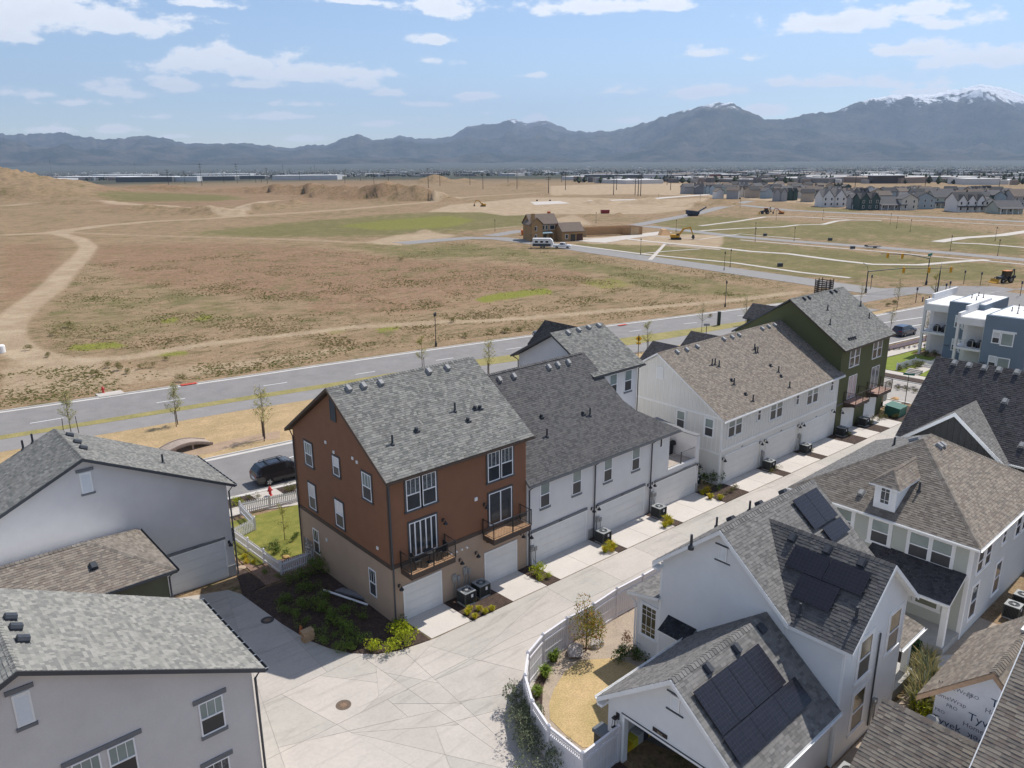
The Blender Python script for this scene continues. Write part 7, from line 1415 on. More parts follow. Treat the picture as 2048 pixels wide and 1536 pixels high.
signal_pole(1731, 586, (13.5, -11.5), 4.6, 5.0, 'dark traffic light mast with three yellow signal heads over the crossing', (.42, .72, .98), (1, 1, 0)); signal_pole(1852, 570, (-3, 9.5), 5.6, 6.4, 'dark traffic light mast with green street sign on the far corner', (.55, .85), (1, .2, 0)); signal_pole(1872, 600, (.5, .3), 5.8, 3.2, 'tall dark lamp mast near the corner of the crossing', (), (1, .3, 0))
x, y = S(1852, 570); k = MB(); k.box((x-1.9, y-.3, gz(x, y)+6.5), (x+.3, y-.2, gz(x, y)+7.1)); tag(k.build('street_name_sign', sg_), 'green street name board on the far traffic light mast', 'sign')
lb = 'short dark pedestrian signal post at the crossing'
t = thing('signal_post', '', 'signal post'); k = MB(); k.tube([(0, 0, 0), (0, 0, 2.7)], .06, 8); k.build('post', blackm, t); k = MB(); k.box((-.22, -.15, 2.5), (.22, .15, 3.05)); k.build('head', mat('signal_dark', (.05, .055, .08), .5, .1, 4), t); reuse(t, [(ground_M(a, b, .4), lb) for a, b in ((1741,578),(1831,606),(1889,597),(1897,592),(1927,568),(1960,572),(2040,592))], 'pedestrian signal posts')
t = thing('bollard', '', 'bollard'); k = MB(); k.lathe([(.12, 0), (.12, .85), (.06, .95)], n=8); k.build('post', mat('bollard_dark', (.04, .05, .09), .5, .1, 4), t); reuse(t, [(ground_M(a, b), 'short dark bollard on the crossing corner') for a, b in ((1845,603),(1858,602))], 'bollards at the crossing')
shrubs('weed', [(140,655,2.2,.7),(105,672,1.6,.7),(215,735,1.2),(240,740,1.4),(195,750,1),(280,738,1),(305,735,1.1),(155,760,1),(330,722,1),(255,748,1),(905,600+45,1.4),(930,675,1.5,.8),(1010,665,2.2,.6),(985,668,1.6,.7),(1040,662,1.5,.6),(368,763,1.4,1),(1700,600,1.5,.7),(1600,612,1.2),(1560,622,1.1),(1510,628,1.2),(1420,635,1),(800,520,2,.5),(60,700,1.2),(95,715,1)])

t = thing('water_tank', 'small white cylindrical tank standing beside the dirt track', 'tank', (0, 0, 0)); k = MB(); k.lathe([(.5, 0), (.55, .1), (.55, 1.0), (.45, 1.1), (.1, 1.15)], n=16); k.build('body', white, t); reuse(t, [(ground_M(3, 706), t['label'])], 'x'); del t['group']
# ================================================================ VEHICLES, BUILDING SITE, FAR TOWN
def dep(px, py): x, y = S(px, py); return float((np.array([x, y, gz(x, y)])-CAM)@CF)
CA = math.atan2(CR[1], CR[0])                      # heading of the view's right
def VM(px, py, rz=0, dz=0): x, y = S(px, py); return Matrix.Translation((x, y, gz(x, y)+dz)) @ Matrix.Rotation(CA+rz, 4, 'Z')
def local(name, label, cat, M, group=None):
    o = bpy.data.objects.new(name, None); COL.objects.link(o); o.matrix_world = M; o['label'] = label; o['category'] = cat
    if group: o['group'] = group
    return o
def part(t, name, k, m, parent=None, **kw): o = place(name, k.mesh(name, m, **kw), t.matrix_world, parent or t); return o
rubber = mat('tyre_rubber', (.02, .02, .02), .85, .1, 5); rimm = mat('alloy_rim', (.5, .5, .5), .3, .1, 5, metal=.7); gcar = glassy('car_glass', (.012, .014, .016), .04, .6)
def wheel(t, x, y, r, w=.24):
    k = MB(); k.lathe([(r*.62, -w/2), (r*.95, -w/2), (r, -w/2+.03), (r, w/2-.03), (r*.95, w/2), (r*.62, w/2)], (x, y, r), 20, 'y'); o = part(t, 'wheel', k, rubber)
    k = MB(); k.lathe([(r*.6, -w/2-.004), (r*.6, w/2+.004)], (x, y, r), 14, 'y'); part(t, 'rim', k, mat('rim_dark', (.05, .05, .05), .5, .1, 5), o); k = MB()
    for j in range(5):
        a = j*1.2566; k.box((x-.001, y-w/2-.016, r), (x+.001, y+w/2+.016, r)); c, s = math.cos(a), math.sin(a); k.prism([(x+c*.05-s*.035, y-w/2-.014, r+s*.05+c*.035), (x+c*.05+s*.035, y-w/2-.014, r+s*.05-c*.035), (x+c*r*.58+s*.04, y-w/2-.014, r+s*r*.58-c*.04), (x+c*r*.58-s*.04, y-w/2-.014, r+s*r*.58+c*.04)], (0, w+.028, 0))
    part(t, 'spokes', k, rimm, o); return o
def car(name, label, cat, M, st, col, L_, W_, r, wx, extra=None, dz=0):
    """lofted car; st = stations (x, z bottom, z belt, z top, half width belt, half width top)"""
    t = local(name, label, cat, M); pm = mat('paint_'+name+str(int(col[0]*999)), col, .22, .04, 2, spec=.6); pm.node_tree.nodes['Principled BSDF'].inputs['Coat Weight'].default_value = .35
    k = MB(); rows = []
    for (x, zb, zl, zt, hb, ht) in st: rows.append(k.vs([(x, -hb*.94, zb), (x, -hb, zb+.25), (x, -hb, zl-.12), (x, -hb*.97, zl), (x, -ht, zt-.03), (x, -ht*.86, zt), (x, ht*.86, zt), (x, ht, zt-.03), (x, hb*.97, zl), (x, hb, zl-.12), (x, hb, zb+.25), (x, hb*.94, zb)]))
    for a, b in zip(rows[:-1], rows[1:]):
        for j in range(11): k.f.append((a+j, b+j, b+j+1, a+j+1)[::-1]); k.c.append((1, 1, 1))
    k.f.append(tuple(rows[0]+j for j in range(12))); k.f.append(tuple(rows[-1]+j for j in range(12))[::-1]); k.c += [(1, 1, 1)]*2
    part(t, 'body', k, pm)
    # glass: side panes between belt and roof, wind and rear screens
    def lerp(a, b, f): return a+(b-a)*f
    cab = [i for i in range(len(st)) if st[i][3]-st[i][2] > .25]
    for s in (-1, 1):
        for i in cab[:-1]:
            a, b = st[i], st[i+1]; k = MB(); q = []
            for (u, v) in ((.06, .12), (.94, .12), (.94, .86), (.06, .86)): x = lerp(a[0], b[0], u); zl = lerp(a[2], b[2], u); zt = lerp(a[3], b[3], u)-.03; hb = lerp(a[4], b[4], u)*.97; ht = lerp(a[5], b[5], u); q.append((x, s*(lerp(hb, ht, v)+.012), lerp(zl, zt, v)))
            k.face(q if s < 0 else q[::-1]); part(t, 'side_window', k, gcar)
    for i, j in ((cab[0], cab[0]-1), (cab[-1], cab[-1]+1)):
        if 0 <= j < len(st):
            a, b = st[i], st[j]; d = -.012 if j < i else .012; k = MB(); k.face([(lerp(b[0], a[0], .1)+d, -b[5]*.86, lerp(b[3], a[3], .1)+.012), (lerp(b[0], a[0], .1)+d, b[5]*.86, lerp(b[3], a[3], .1)+.012), (lerp(b[0], a[0], .9)+d, a[5]*.84, lerp(b[3], a[3], .9)+.014), (lerp(b[0], a[0], .9)+d, -a[5]*.84, lerp(b[3], a[3], .9)+.014)]); part(t, 'windscreen' if j > i else 'rear_window', k, gcar)
    for x in wx:
        for s in (-1, 1): wheel(t, x, s*(W_/2-.1), r)
    for s in (-1, 1):
        k = MB(); k.box((st[0][0]-.015, s*(W_/2-.35)-.17, .85), (st[0][0]+.1, s*(W_/2-.35)+.17, 1.02)); part(t, 'tail_light', k, mat('tail_red', (.25, .01, .01), .3, .1, 5)); k = MB(); k.box((st[-1][0]-.1, s*(W_/2-.35)-.17, .7), (st[-1][0]+.015, s*(W_/2-.35)+.17, .88)); part(t, 'headlight', k, mat('head_clear', (.6, .6, .6), .2, .1, 5)); k = MB(); k.box((st[cab[-1]][0]-.05, s*(W_/2+.02), st[cab[-1]][2]), (st[cab[-1]][0]+.1, s*(W_/2+.2), st[cab[-1]][2]+.16)); part(t, 'mirror', k, pm)
    if extra: extra(t)
    return t
SUV = [(-2.4, .38, .95, 1.0, .80, .74), (-2.32, .3, 1.0, 1.18, .88, .76), (-1.95, .28, 1.02, 1.62, .92, .68), (-1.0, .26, 1.02, 1.68, .93, .68), (0, .26, 1.0, 1.68, .93, .68), (.55, .26, .99, 1.6, .93, .66), (1.25, .28, .98, 1.06, .93, .8), (2.0, .3, .9, .98, .9, .78), (2.38, .4, .72, .82, .78, .66)]
SEDAN = [(-2.3, .38, .85, .92, .78, .7), (-1.9, .3, .95, 1.0, .88, .74), (-1.2, .28, .95, 1.4, .9, .62), (-.3, .26, .94, 1.44, .9, .62), (.3, .26, .92, 1.38, .9, .62), (1.05, .28, .9, .96, .9, .74), (2.0, .32, .78, .86, .86, .72), (2.3, .4, .65, .74, .72, .6)]
TRUCK = [(-2.9, .5, 1.15, 1.2, .95, .92), (-2.85, .45, 1.18, 1.22, .97, .93), (-.8, .42, 1.18, 1.22, .98, .93), (-.72, .42, 1.18, 1.85, .98, .74), (.5, .42, 1.16, 1.88, .98, .74), (.95, .42, 1.15, 1.75, .98, .72), (1.55, .42, 1.12, 1.2, .97, .88), (2.6, .45, 1.08, 1.15, .95, .86), (2.85, .5, .9, 1.0, .86, .78)]
def rack(t):
    for s in (-.58, .58): k = MB(); k.tube([(-1.7, s, 1.66), (-1.6, s, 1.74), (.1, s, 1.75), (.3, s, 1.66)], .025, 6); part(t, 'roof_rail', k, blackm)
    for x in (-1.3, -.2): k = MB(); k.box((x-.04, -.58, 1.73), (x+.04, .58, 1.77)); part(t, 'roof_bar', k, blackm)
    k = MB(); k.box((-2.42, -.3, .62), (-2.4, .3, .78)); part(t, 'number_plate', k, white)
car('parked_estate_car', 'glossy black estate car with roof rails parked at the kerb behind the brown house', 'car', Matrix.Translation((4.9, 23.75, gz(4.9, 23.7)+.02)) @ Matrix.Rotation(-.07, 4, 'Z'), SUV, (.012, .012, .015), 4.8, 1.86, .36, (-1.45, 1.45), rack)
x, y = S(1090, 672); car('parked_pickup', 'dark grey pickup parked on the far kerb of the main road', 'car', Matrix.Translation((x, y-1.2, gz(x, y)+.02)) @ Matrix.Rotation(math.pi-.1, 4, 'Z'), TRUCK, (.06, .065, .075), 5.7, 1.95, .4, (-1.7, 1.75))
car('silver_car', 'silver car partly hidden by the green town house corner', 'car', Matrix.Translation((93, 16.2, gz(93, 16)+.02)) @ Matrix.Rotation(-.09, 4, 'Z'), SEDAN, (.5, .52, .53), 4.6, 1.8, .33, (-1.4, 1.35)); car('dark_car', 'dark blue car parked behind the blue row house balcony', 'car', Matrix.Translation((104, 15.2, gz(104, 15)+.02)) @ Matrix.Rotation(-.09, 4, 'Z'), SUV, (.02, .025, .05), 4.8, 1.86, .36, (-1.45, 1.45))
# ---- caravan and white pickup at the building site
M = VM(1100, 496, -.12); tr = local('travel_trailer', 'white and black travel trailer parked in front of the building site', 'caravan', M @ Matrix.Translation((-2.2, .2, 0))); k = MB(); k.prism([(-3.4, -1.2, .6), (2.6, -1.2, .6), (3.3, -1.2, 1.4), (3.0, -1.2, 2.5), (2.3, -1.2, 3.1), (-3.4, -1.2, 3.1)], (0, 2.4, 0)); part(tr, 'body', k, mat('caravan_white', (.72, .71, .70), .4, .05, 2)); k = MB(); k.box((-3.42, -1.22, .6), (2.5, -1.2, 1.5)); part(tr, 'skirt', k, charc)
for x in (-2.6, -.9, .8): k = MB(); k.box((x, -1.23, 1.75), (x+.9, -1.205, 2.35)); part(tr, 'window', k, gcar)
for x in (-.6, .3): wheel(tr, x, -1.05, .36)
car('white_pickup', 'white pickup truck hitched in front of the travel trailer', 'car', M @ Matrix.Translation((4.0, -.6, 0)) @ Matrix.Rotation(-.05, 4, 'Z'), TRUCK, (.75, .75, .75), 5.7, 1.95, .4, (-1.7, 1.75))
# ---- machines
yel = mat('machine_yellow', (.50, .26, .02), .5, .12, 3); track = mat('track_steel', (.035, .033, .03), .7, .2, 4); dkm = mat('machine_dark', (.05, .055, .06), .6, .15, 3)
def excavator(name, label, M, s=1, col=None, flip=1):
    t = local(name, label, 'excavator', M @ Matrix.Scale(s, 4)); c = col or yel
    for y in (-1.25, 1.25): k = MB(); k.prism([(-2.1, y-.3, .0), (2.1, y-.3, .0), (2.4, y-.3, .45), (2.1, y-.3, .9), (-2.1, y-.3, .9), (-2.4, y-.3, .45)], (0, .6, 0)); part(t, 'track', k, track)
    k = MB(); k.box((-2.6, -1.3, 1.0), (1.4, 1.3, 1.35)); k.prism([(-2.7, -1.3, 1.35), (-.2, -1.3, 1.35), (-.2, -1.3, 2.2), (-2.3, -1.3, 2.3), (-2.7, -1.3, 2.0)], (0, 2.6, 0)); part(t, 'body', k, c); k = MB(); k.prism([(-.1, -1.3, 1.35), (1.5, -1.3, 1.35), (1.5, -1.3, 2.2), (1.1, -1.3, 3.0), (-.1, -1.3, 3.0)], (0, 1.1, 0)); part(t, 'cab', k, c); k = MB(); k.box((0, -1.32, 1.9), (1.2, -1.3, 2.8)); part(t, 'cab_window', k, gcar)
    def arm(nm, a, b, w0, w1, dy=.2): a, b = Vector(a), Vector(b); d = (b-a).normalized(); n = Vector((-d.z, 0, d.x)); k = MB(); k.prism([tuple(a+n*w0), tuple(a-n*w0), tuple(b-n*w1), tuple(b+n*w1)], (0, dy*2, 0)); part(t, nm, k, c)
    arm('boom', (.9, -.2, 1.6), (3.0, -.2, 4.7), .35, .4); arm('boom', (3.0, -.2, 4.7), (6.2, -.2, 5.5), .4, .25); arm('stick', (6.0, -.2, 5.7), (7.6, -.2, 2.1), .28, .2)
    k = MB(); k.prism([(7.3, -.55, 2.2), (8.1, -.55, 2.0), (8.3, -.55, .7), (7.6, -.55, .1), (6.9, -.55, .9)], (0, 1.1, 0)); part(t, 'bucket', k, dkm); k = MB(); k.tube([(1.2, .1, 1.7), (3.6, .1, 4.4)], .1, 6); part(t, 'hydraulic_ram', k, galv); return t
def xs(px, py, wpx, w): return wpx/FPX*dep(px, py)/w
excavator('excavator', 'yellow tracked excavator with raised arm on the bare building plot', VM(1352, 479, -.1), xs(1360, 479, 46, 10.5)); excavator('excavator', 'small yellow excavator on the pale dirt by the far track', VM(966, 413, math.pi+.1), xs(966, 413, 24, 10.5)); excavator('excavator', 'orange excavator beside the loader near the new houses', VM(1562, 428, math.pi), xs(1562, 428, 22, 10.5), mat('machine_orange', (.50, .17, .03), .5, .1, 3))
def loader(name, label, M, s, rev=1):
    t = local(name, label, 'backhoe', M @ Matrix.Scale(s, 4))
    for x, r in ((-1.0, .75), (1.3, .5)):
        for y in (-.8, .8): wheel(t, x, y, r, .4)
    k = MB(); k.prism([(-.9, -.5, .9), (2.0, -.5, .9), (2.0, -.5, 1.5), (.5, -.5, 1.75), (-.9, -.5, 1.4)], (0, 1.0, 0)); part(t, 'body', k, dkm); k = MB(); k.prism([(-1.2, -.65, 1.3), (.5, -.65, 1.3), (.4, -.65, 2.7), (-1.1, -.65, 2.7)], (0, 1.3, 0)); part(t, 'cab', k, gcar); k = MB(); k.box((-1.3, -.75, 2.7), (.55, .75, 2.85)); part(t, 'cab_roof', k, mat('machine_orange', (.50, .17, .03), .5, .1, 3))
    k = MB(); [k.tube([(.8, y, 1.4), (2.3, y, 1.2), (2.9, y, .5)], .1, 6) for y in (-.6, .6)]; part(t, 'loader_arms', k, dkm, stuff=False) if False else place('loader_arms', k.mesh('loader_arms', dkm), t.matrix_world, t); k = MB(); k.prism([(2.7, -1.15, .05), (3.6, -1.15, .1), (3.0, -1.15, .5), (2.8, -1.15, 1.0)], (0, 2.3, 0)); part(t, 'bucket', k, yel); k = MB(); k.tube([(-1.4, 0, 1.0), (-2.1, 0, 2.9), (-2.5, 0, 3.1)], .16, 6); k.tube([(-2.5, 0, 3.1), (-2.6, 0, 1.6)], .13, 6); part(t, 'backhoe_arm', k, dkm); k = MB(); k.prism([(-2.9, -.3, 1.6), (-2.3, -.3, 1.6), (-2.4, -.3, .9), (-2.9, -.3, 1.0)], (0, .6, 0)); part(t, 'backhoe_bucket', k, dkm)
loader('backhoe_loader', 'backhoe loader with orange roof and yellow bucket parked beside the crossing', VM(2008, 565, math.pi+.25), xs(2008, 565, 52, 6.2)); loader('backhoe_loader', 'far dark backhoe loader next to the orange excavator', VM(1530, 428, math.pi), xs(1530, 428, 26, 6.2))
M = VM(1392, 432, .1); s = xs(1392, 432, 40, 12); t = local('rock_crusher', 'dark blue mobile rock crusher with raised conveyor on the new road', 'crusher', M @ Matrix.Scale(s, 4)); bl = mat('machine_blue', (.035, .05, .075), .6, .15, 3); k = MB(); k.box((-5, -1.3, .2), (1, 1.3, 1.0)); part(t, 'tracks', k, track); k = MB(); k.prism([(-6, -1.3, 1.2), (1.5, -1.3, 1.0), (1.8, -1.3, 2.6), (-2, -1.3, 3.2), (-6.2, -1.3, 3.6)], (0, 2.6, 0)); part(t, 'hopper', k, bl); k = MB(); k.prism([(.5, -.6, 1.6), (6, -.6, 4.9), (6, -.6, 5.5), (.5, -.6, 2.4)], (0, 1.2, 0)); part(t, 'conveyor', k, bl)
M = VM(1745, 496, .05); t = local('flatbed_trailer', 'low black flatbed trailer parked on the new road', 'trailer', M @ Matrix.Scale(xs(1745, 496, 30, 7), 4)); k = MB(); k.box((-3.5, -1.1, .7), (3.5, 1.1, .95)); k.prism([(-3.5, -1.1, .95), (-2.4, -1.1, .95), (-3.3, -1.1, 1.5)], (0, 2.2, 0)); part(t, 'deck', k, dkm); [wheel(t, x, -1.0, .4) for x in (.2, 1.1)]
def dumpster(px, py, w, col, label): t = local('skip', label, 'skip', VM(px, py, .1)); k = MB(); k.prism([(-w/2, -1.1, .1), (w/2, -1.1, .1), (w/2+.15, -1.1, 1.9), (-w/2-.15, -1.1, 1.9)], (0, 2.2, 0)); part(t, 'box', k, col); k = MB(); [k.box((-w/2-.1+i*w/5, -1.17, .2), (-w/2+i*w/5, -1.11, 1.9)) for i in range(6)]; place('ribs', k.mesh('ribs', col), t.matrix_world, t)['kind'] = 'stuff'
dumpster(1052, 470, 18/FPX*dep(1052, 470), mat('skip_orange', (.60, .14, .02), .5, .1, 3), 'bright orange skip beside the unfinished brown house'); dumpster(1210, 427, 16/FPX*dep(1210, 427), mat('skip_red', (.22, .03, .03), .5, .1, 3), 'dark red skip on the pale dirt pad')
for px, py, l in ((1074,402,'dark green utility vault by the concrete pad'), (1100,402,'second dark green utility vault by the concrete pad'), (1530,472,'green utility vault beside the new walk'), (1660,481,'green utility vault beside the new road'), (1705,498,'dark utility vault near the flatbed trailer'), (1560,533,'dark utility vault on the weedy bank'), (1480,398,'dark vault by the far pale road')): tag(MB().box((-.6, -.5, 0), (.6, .5, .9)).build('utility_vault', dkm), l, 'utility vault').matrix_world = VM(px, py)
# ---- house under construction, brown sheathing
osb = mat('osb_brown', (.33, .205, .10), .85, .1, 1.5, fine=.06, fscale=10); osb2 = mat('timber_frame', (.50, .30, .15), .85, .12, 2); rooftan = mat('plain_brown_roof', (.175, .135, .11), .95, .08, 1, fine=.1, fscale=6)
def site_house():
    f = dep(1120, 485)/FPX; M = VM(1100, 482, .35); t = local('unfinished_house', 'unfinished brown sheathed house with grey brown gable roofs and garage', 'house', M)
    def gb(nm, x0, x1, y0, y1, ze, zr, ax, m=osb):
        k = MB(); 
        if ax == 'X': k.prism([(x0, y0, -.6), (x0, y1, -.6), (x0, y1, ze), (x0, (y0+y1)/2, zr), (x0, y0, ze)], (x1-x0, 0, 0))
        else: k.prism([(x0, y0, -.6), (x0, y0, ze), ((x0+x1)/2, y0, zr), (x1, y0, ze), (x1, y0, -.6)], (0, y1-y0, 0))
        part(t, nm, k, m)
    def rf(x0, x1, y0, y1, ze, zr, ax):
        for s in (0, 1):
            k = MB()
            if ax == 'X': ya, yb = (y0-.5, (y0+y1)/2) if s == 0 else (y1+.5, (y0+y1)/2); k.prism([(x0-.4, ya, ze-.25), (x1+.4, ya, ze-.25), (x1+.4, yb, zr+.02), (x0-.4, yb, zr+.02)], (0, 0, .22))
            else: xa, xb = (x0-.5, (x0+x1)/2) if s == 0 else (x1+.5, (x0+x1)/2); k.prism([(xa, y0-.4, ze-.25), (xa, y1+.4, ze-.25), (xb, y1+.4, zr+.02), (xb, y0-.4, zr+.02)], (0, 0, .22))
            part(t, 'roof', k, rooftan)
    gb('wall', -6, 4, 3, 11, 5.8, 8.8, 'X'); rf(-6, 4, 3, 11, 5.8, 8.8, 'X'); gb('wall', -7.2, -2.6, .5, 4, 5.8, 8.0, 'Y'); rf(-7.2, -2.6, .5, 7, 5.8, 8.0, 'Y')
    gb('garage_wall', 3.4, 11.4, -3, 4, 3.4, 6.0, 'X'); rf(3.4, 11.4, -3, 4, 3.4, 6.0, 'X'); k = MB(); k.box((-6.9, .2, 0), (-5.7, .9, 9.6)); part(t, 'chimney', k, osb); k = MB(); k.box((2.6, 8, 6), (3.5, 9, 9.6)); part(t, 'chimney', k, mat('red_sheath', (.5, .1, .03), .8, .1, 3))
    k = MB(); k.prism([(-2.6, 3, 3.0), (1.6, 3, 3.0), (1.6, .6, 2.6), (-2.6, .6, 2.6)], (0, 0, .12)); part(t, 'porch_roof', k, mat('blue_membrane', (.25, .36, .42), .6, .1, 3)); k = MB(); [k.box((x, .7, 0), (x+.2, .9, 2.6)) for x in (-2.5, -.5, 1.4)]; place('porch_posts', k.mesh('porch_posts', osb2), t.matrix_world, t)['kind'] = 'stuff'
    for x0, x1, z0, z1, y in ((-5.6, -4.9, .8, 2.3, .5), (-5.6, -4.9, 3.7, 5.1, .5), (-1.8, -1.0, 3.7, 5.2, 3), (-.4, .3, 3.7, 5.2, 3), (1.2, 2.9, 3.8, 5.2, 3), (4.6, 5.5, .9, 2.3, -3), (-2, 0, .3, 2.2, 3)): k = MB(); k.box((x0-.12, y-.05, z0-.12), (x1+.12, y-.005, z1+.12)); o = part(t, 'window', k, white); k = MB(); k.box((x0, y-.07, z0), (x1, y-.05, z1)); part(t, 'pane', k, gdark, o)
    for y0, y1 in ((-2.6, -.9), (-.3, 3.5)): k = MB(); k.box((11.4, y0, 0), (11.46, y1, 2.4)); part(t, 'garage_opening', k, gdark)  # dark sheets on the solid wall paint in the shade of open garages
    k = MB(); k.box((6.6, -3.06, 0), (8.4, -3.0, 2.3)); part(t, 'garage_opening', k, gdark); k = MB(); k.box((8.9, -3.06, 0), (11.2, -3.0, 2.4)); part(t, 'garage_opening', k, mat('brown_door', (.07, .035, .025), .7, .1, 3))
    # open framed house behind
    t2 = local('framed_house', 'roofless timber framed house with tan sheathing walls', 'house', VM(1225, 470, .35)); 
    for a, b in (((-12, 4), (6, 4)), ((6, 4), (6, -3)), ((6, -3), (9.6, -3)), ((-12, 4), (-12, -2)), ((11, -3), (11, 4)), ((6, 4), (11, 4))): k = MB(); k.box((min(a[0], b[0])-.08, min(a[1], b[1])-.08, 0), (max(a[0], b[0])+.08, max(a[1], b[1])+.08, 3.0)); part(t2, 'wall', k, mat('osb_pale', (.46, .315, .18), .85, .1, 1.5))
    k = MB(); [k.box((-12+i*.6, -2.1, 0), (-11.9+i*.6, -2.0, 2.9)) for i in range(30)]; [k.box((-12, -2.1, z), (6, -2.0, z+.12)) for z in (0, 2.85)]; [k.box((-12+i*1.5, -2, 3.0), (-11.85+i*1.5, 4, 3.2)) for i in range(15)]; o = place('studs', k.mesh('studs', osb2), t2.matrix_world, t2); o['kind'] = 'stuff'
    for x in (7.0, 9.8): k = MB(); k.box((x, -3.15, 0), (x+.25, -2.9, 2.9)); part(t2, 'door_post', k, osb2)
    k = MB(); k.prism([(-4, -3, 0), (4, -3, 0), (1.0, 0, 3.4), (-1.2, 0, 3.2)], (0, 5, .2)); o = k.build('timber_stack', osb2); o.matrix_world = VM(1330, 470, .2) @ Matrix.Scale(.6, 4); tag(o, 'sloping tan stack of timber trusses beside the excavator', 'timber')
site_house()
# ---- new houses beyond the subdivision: each its own
WCOL = {'white': (.66, .65, .64), 'grey': (.32, .32, .33), 'dgreen': (.05, .085, .08), 'blue': (.30, .36, .40), 'cream': (.55, .52, .46), 'tan': (.40, .34, .28), 'slate': (.16, .17, .19), 'sage': (.36, .40, .36)}; RCOL = {'g': (.115, .112, .115), 'd': (.06, .06, .063), 'b': (.16, .13, .11)}
hw = {k: mat('far_wall_'+k, c, .85, .05, 1) for k, c in WCOL.items()}; hr = {k: mat('far_roof_'+k, c, .95, .08, 1) for k, c in RCOL.items()}
def far_house(px, py, wpx, wall_, roof_, label, rz=0, gables=1, porch=False, group=None, floors=2, det=True, name='far_house'):
    D = dep(px, py); W_ = wpx/FPX*D; H_ = 2.9*floors if W_ > 7 else 2.6*floors; dp = W_*.8; t = local(name, label, 'house', VM(px, py, rz), group); k = MB(); zr = H_+W_*.26
    if gables == 1: k.prism([(-W_/2, 0, -1), (-W_/2, 0, H_), (0, 0, zr), (W_/2, 0, H_), (W_/2, 0, -1)], (0, dp, 0))
    else: k.prism([(-W_/2, 0, -1), (-W_/2, dp, -1), (-W_/2, dp, H_), (-W_/2, dp/2, zr), (-W_/2, 0, H_)], (W_, 0, 0))
    part(t, 'wall', k, hw[wall_])
    for s in (-1, 1):
        k = MB()
        if gables == 1: k.prism([(s*(W_/2+.4), -.4, H_-.25), (s*(W_/2+.4), dp+.4, H_-.25), (0, dp+.4, zr+.05), (0, -.4, zr+.05)], (0, 0, .22))
        else: y = dp/2+s*(dp/2+.4); k.prism([(-W_/2-.4, y, H_-.25), (W_/2+.4, y, H_-.25), (W_/2+.4, dp/2, zr+.05), (-W_/2-.4, dp/2, zr+.05)], (0, 0, .22))
        part(t, 'roof', k, hr[roof_])
    if gables > 2:
        for i in range(gables-1):
            g = W_/(gables-1); x = -W_/2+g*(i+.5); k = MB(); k.prism([(x-g*.42, -.6, -1), (x-g*.42, -.6, H_), (x, -.6, H_+g*.55), (x+g*.42, -.6, H_), (x+g*.42, -.6, -1)], (0, dp*.4, 0)); part(t, 'gable', k, hw[wall_])
            for s in (-1, 1): k = MB(); k.prism([(x+s*g*.46, -.9, H_-.2), (x+s*g*.46, dp*.5, H_-.2), (x, dp*.5, H_+g*.58), (x, -.9, H_+g*.58)], (0, 0, .18)); part(t, 'gable_roof', k, hr[roof_])
    if det:
        n = max(2, int(W_/3.2))
        for fl in range(floors):
            for i in range(n): x = -W_/2+W_*(i+.5)/n; z = 1.0+fl*2.8; yy = -.62 if gables > 2 else -.02; k = MB(); k.box((x-.55, yy-.05, z-.1), (x+.55, yy, z+1.5)); o = part(t, 'window', k, white); k = MB(); k.box((x-.43, yy-.07, z), (x+.43, yy-.05, z+1.4)); part(t, 'pane', k, gdark, o)
    if porch:
        k = MB(); k.prism([(-W_/2, -2.0, 2.5), (W_/2, -2.0, 2.5), (W_/2, 0, 3.2), (-W_/2, 0, 3.2)], (0, 0, .15)); part(t, 'porch_roof', k, hr[roof_])
        for i in range(5): x = -W_/2+.2+(W_-.6)*i/4; k = MB(); k.box((x, -1.9, 0), (x+.22, -1.68, 2.5)); part(t, 'porch_post', k, white)
    return t
for a in ((1667,414,48,'white','g','white steep gabled house at the end of the new street',.0,3),(1715,418,28,'grey','g','small grey porch house between white and dark green houses',0,2,True),(1738,420,40,'dgreen','d','dark green house with paired white windows',.0,3),(1785,420,52,'grey','g','low grey house with wide dormer roof and porch',0,2,True,None,1),(1818,420,34,'cream','g','narrow cream house behind the low grey porch house',.1,1),(1848,418,40,'blue','d','pale blue gabled house in the new street',.0,1),(1888,416,44,'sage','g','sage two storey house with long porch',0,2,True),(1940,424,56,'white','d','white house with three steep front gables and dark roof',0,4,True),(1978,424,26,'cream','g','small cream house beside the three gabled white house',0,1),(2020,428,50,'sage','g','pale house with columned porch at the frame edge',0,2,True,None,1),(2050,414,50,'grey','b','wide grey house behind the columned porch',0,2)): far_house(*a)
rs = np.random.default_rng(8); walls = list(WCOL); lbf = 'small far house in the rows of the finished neighbourhood'
rows = [(1378,1640,389,17,.9),(1400,1700,383,15,.8),(1440,2040,396,19,1),(1560,2046,403,22,1),(1700,2046,410,26,1)]
nfar = 0
for x0, x1, y, w, q in rows:
    x = x0
    while x < x1:
        if not (y > 400 and 1640 < x < 1900 and rs.random() < .3): far_house(x, y+rs.uniform(-2.5, 2.5), w*rs.uniform(.85, 1.25), walls[rs.integers(len(walls))], 'gdb'[rs.integers(3)], lbf, rs.uniform(-.5, .5), [1, 2, 2, 3][rs.integers(4)], False, 'finished neighbourhood houses', 2, False); nfar += 1
        x += w*rs.uniform(1.0, 1.5)
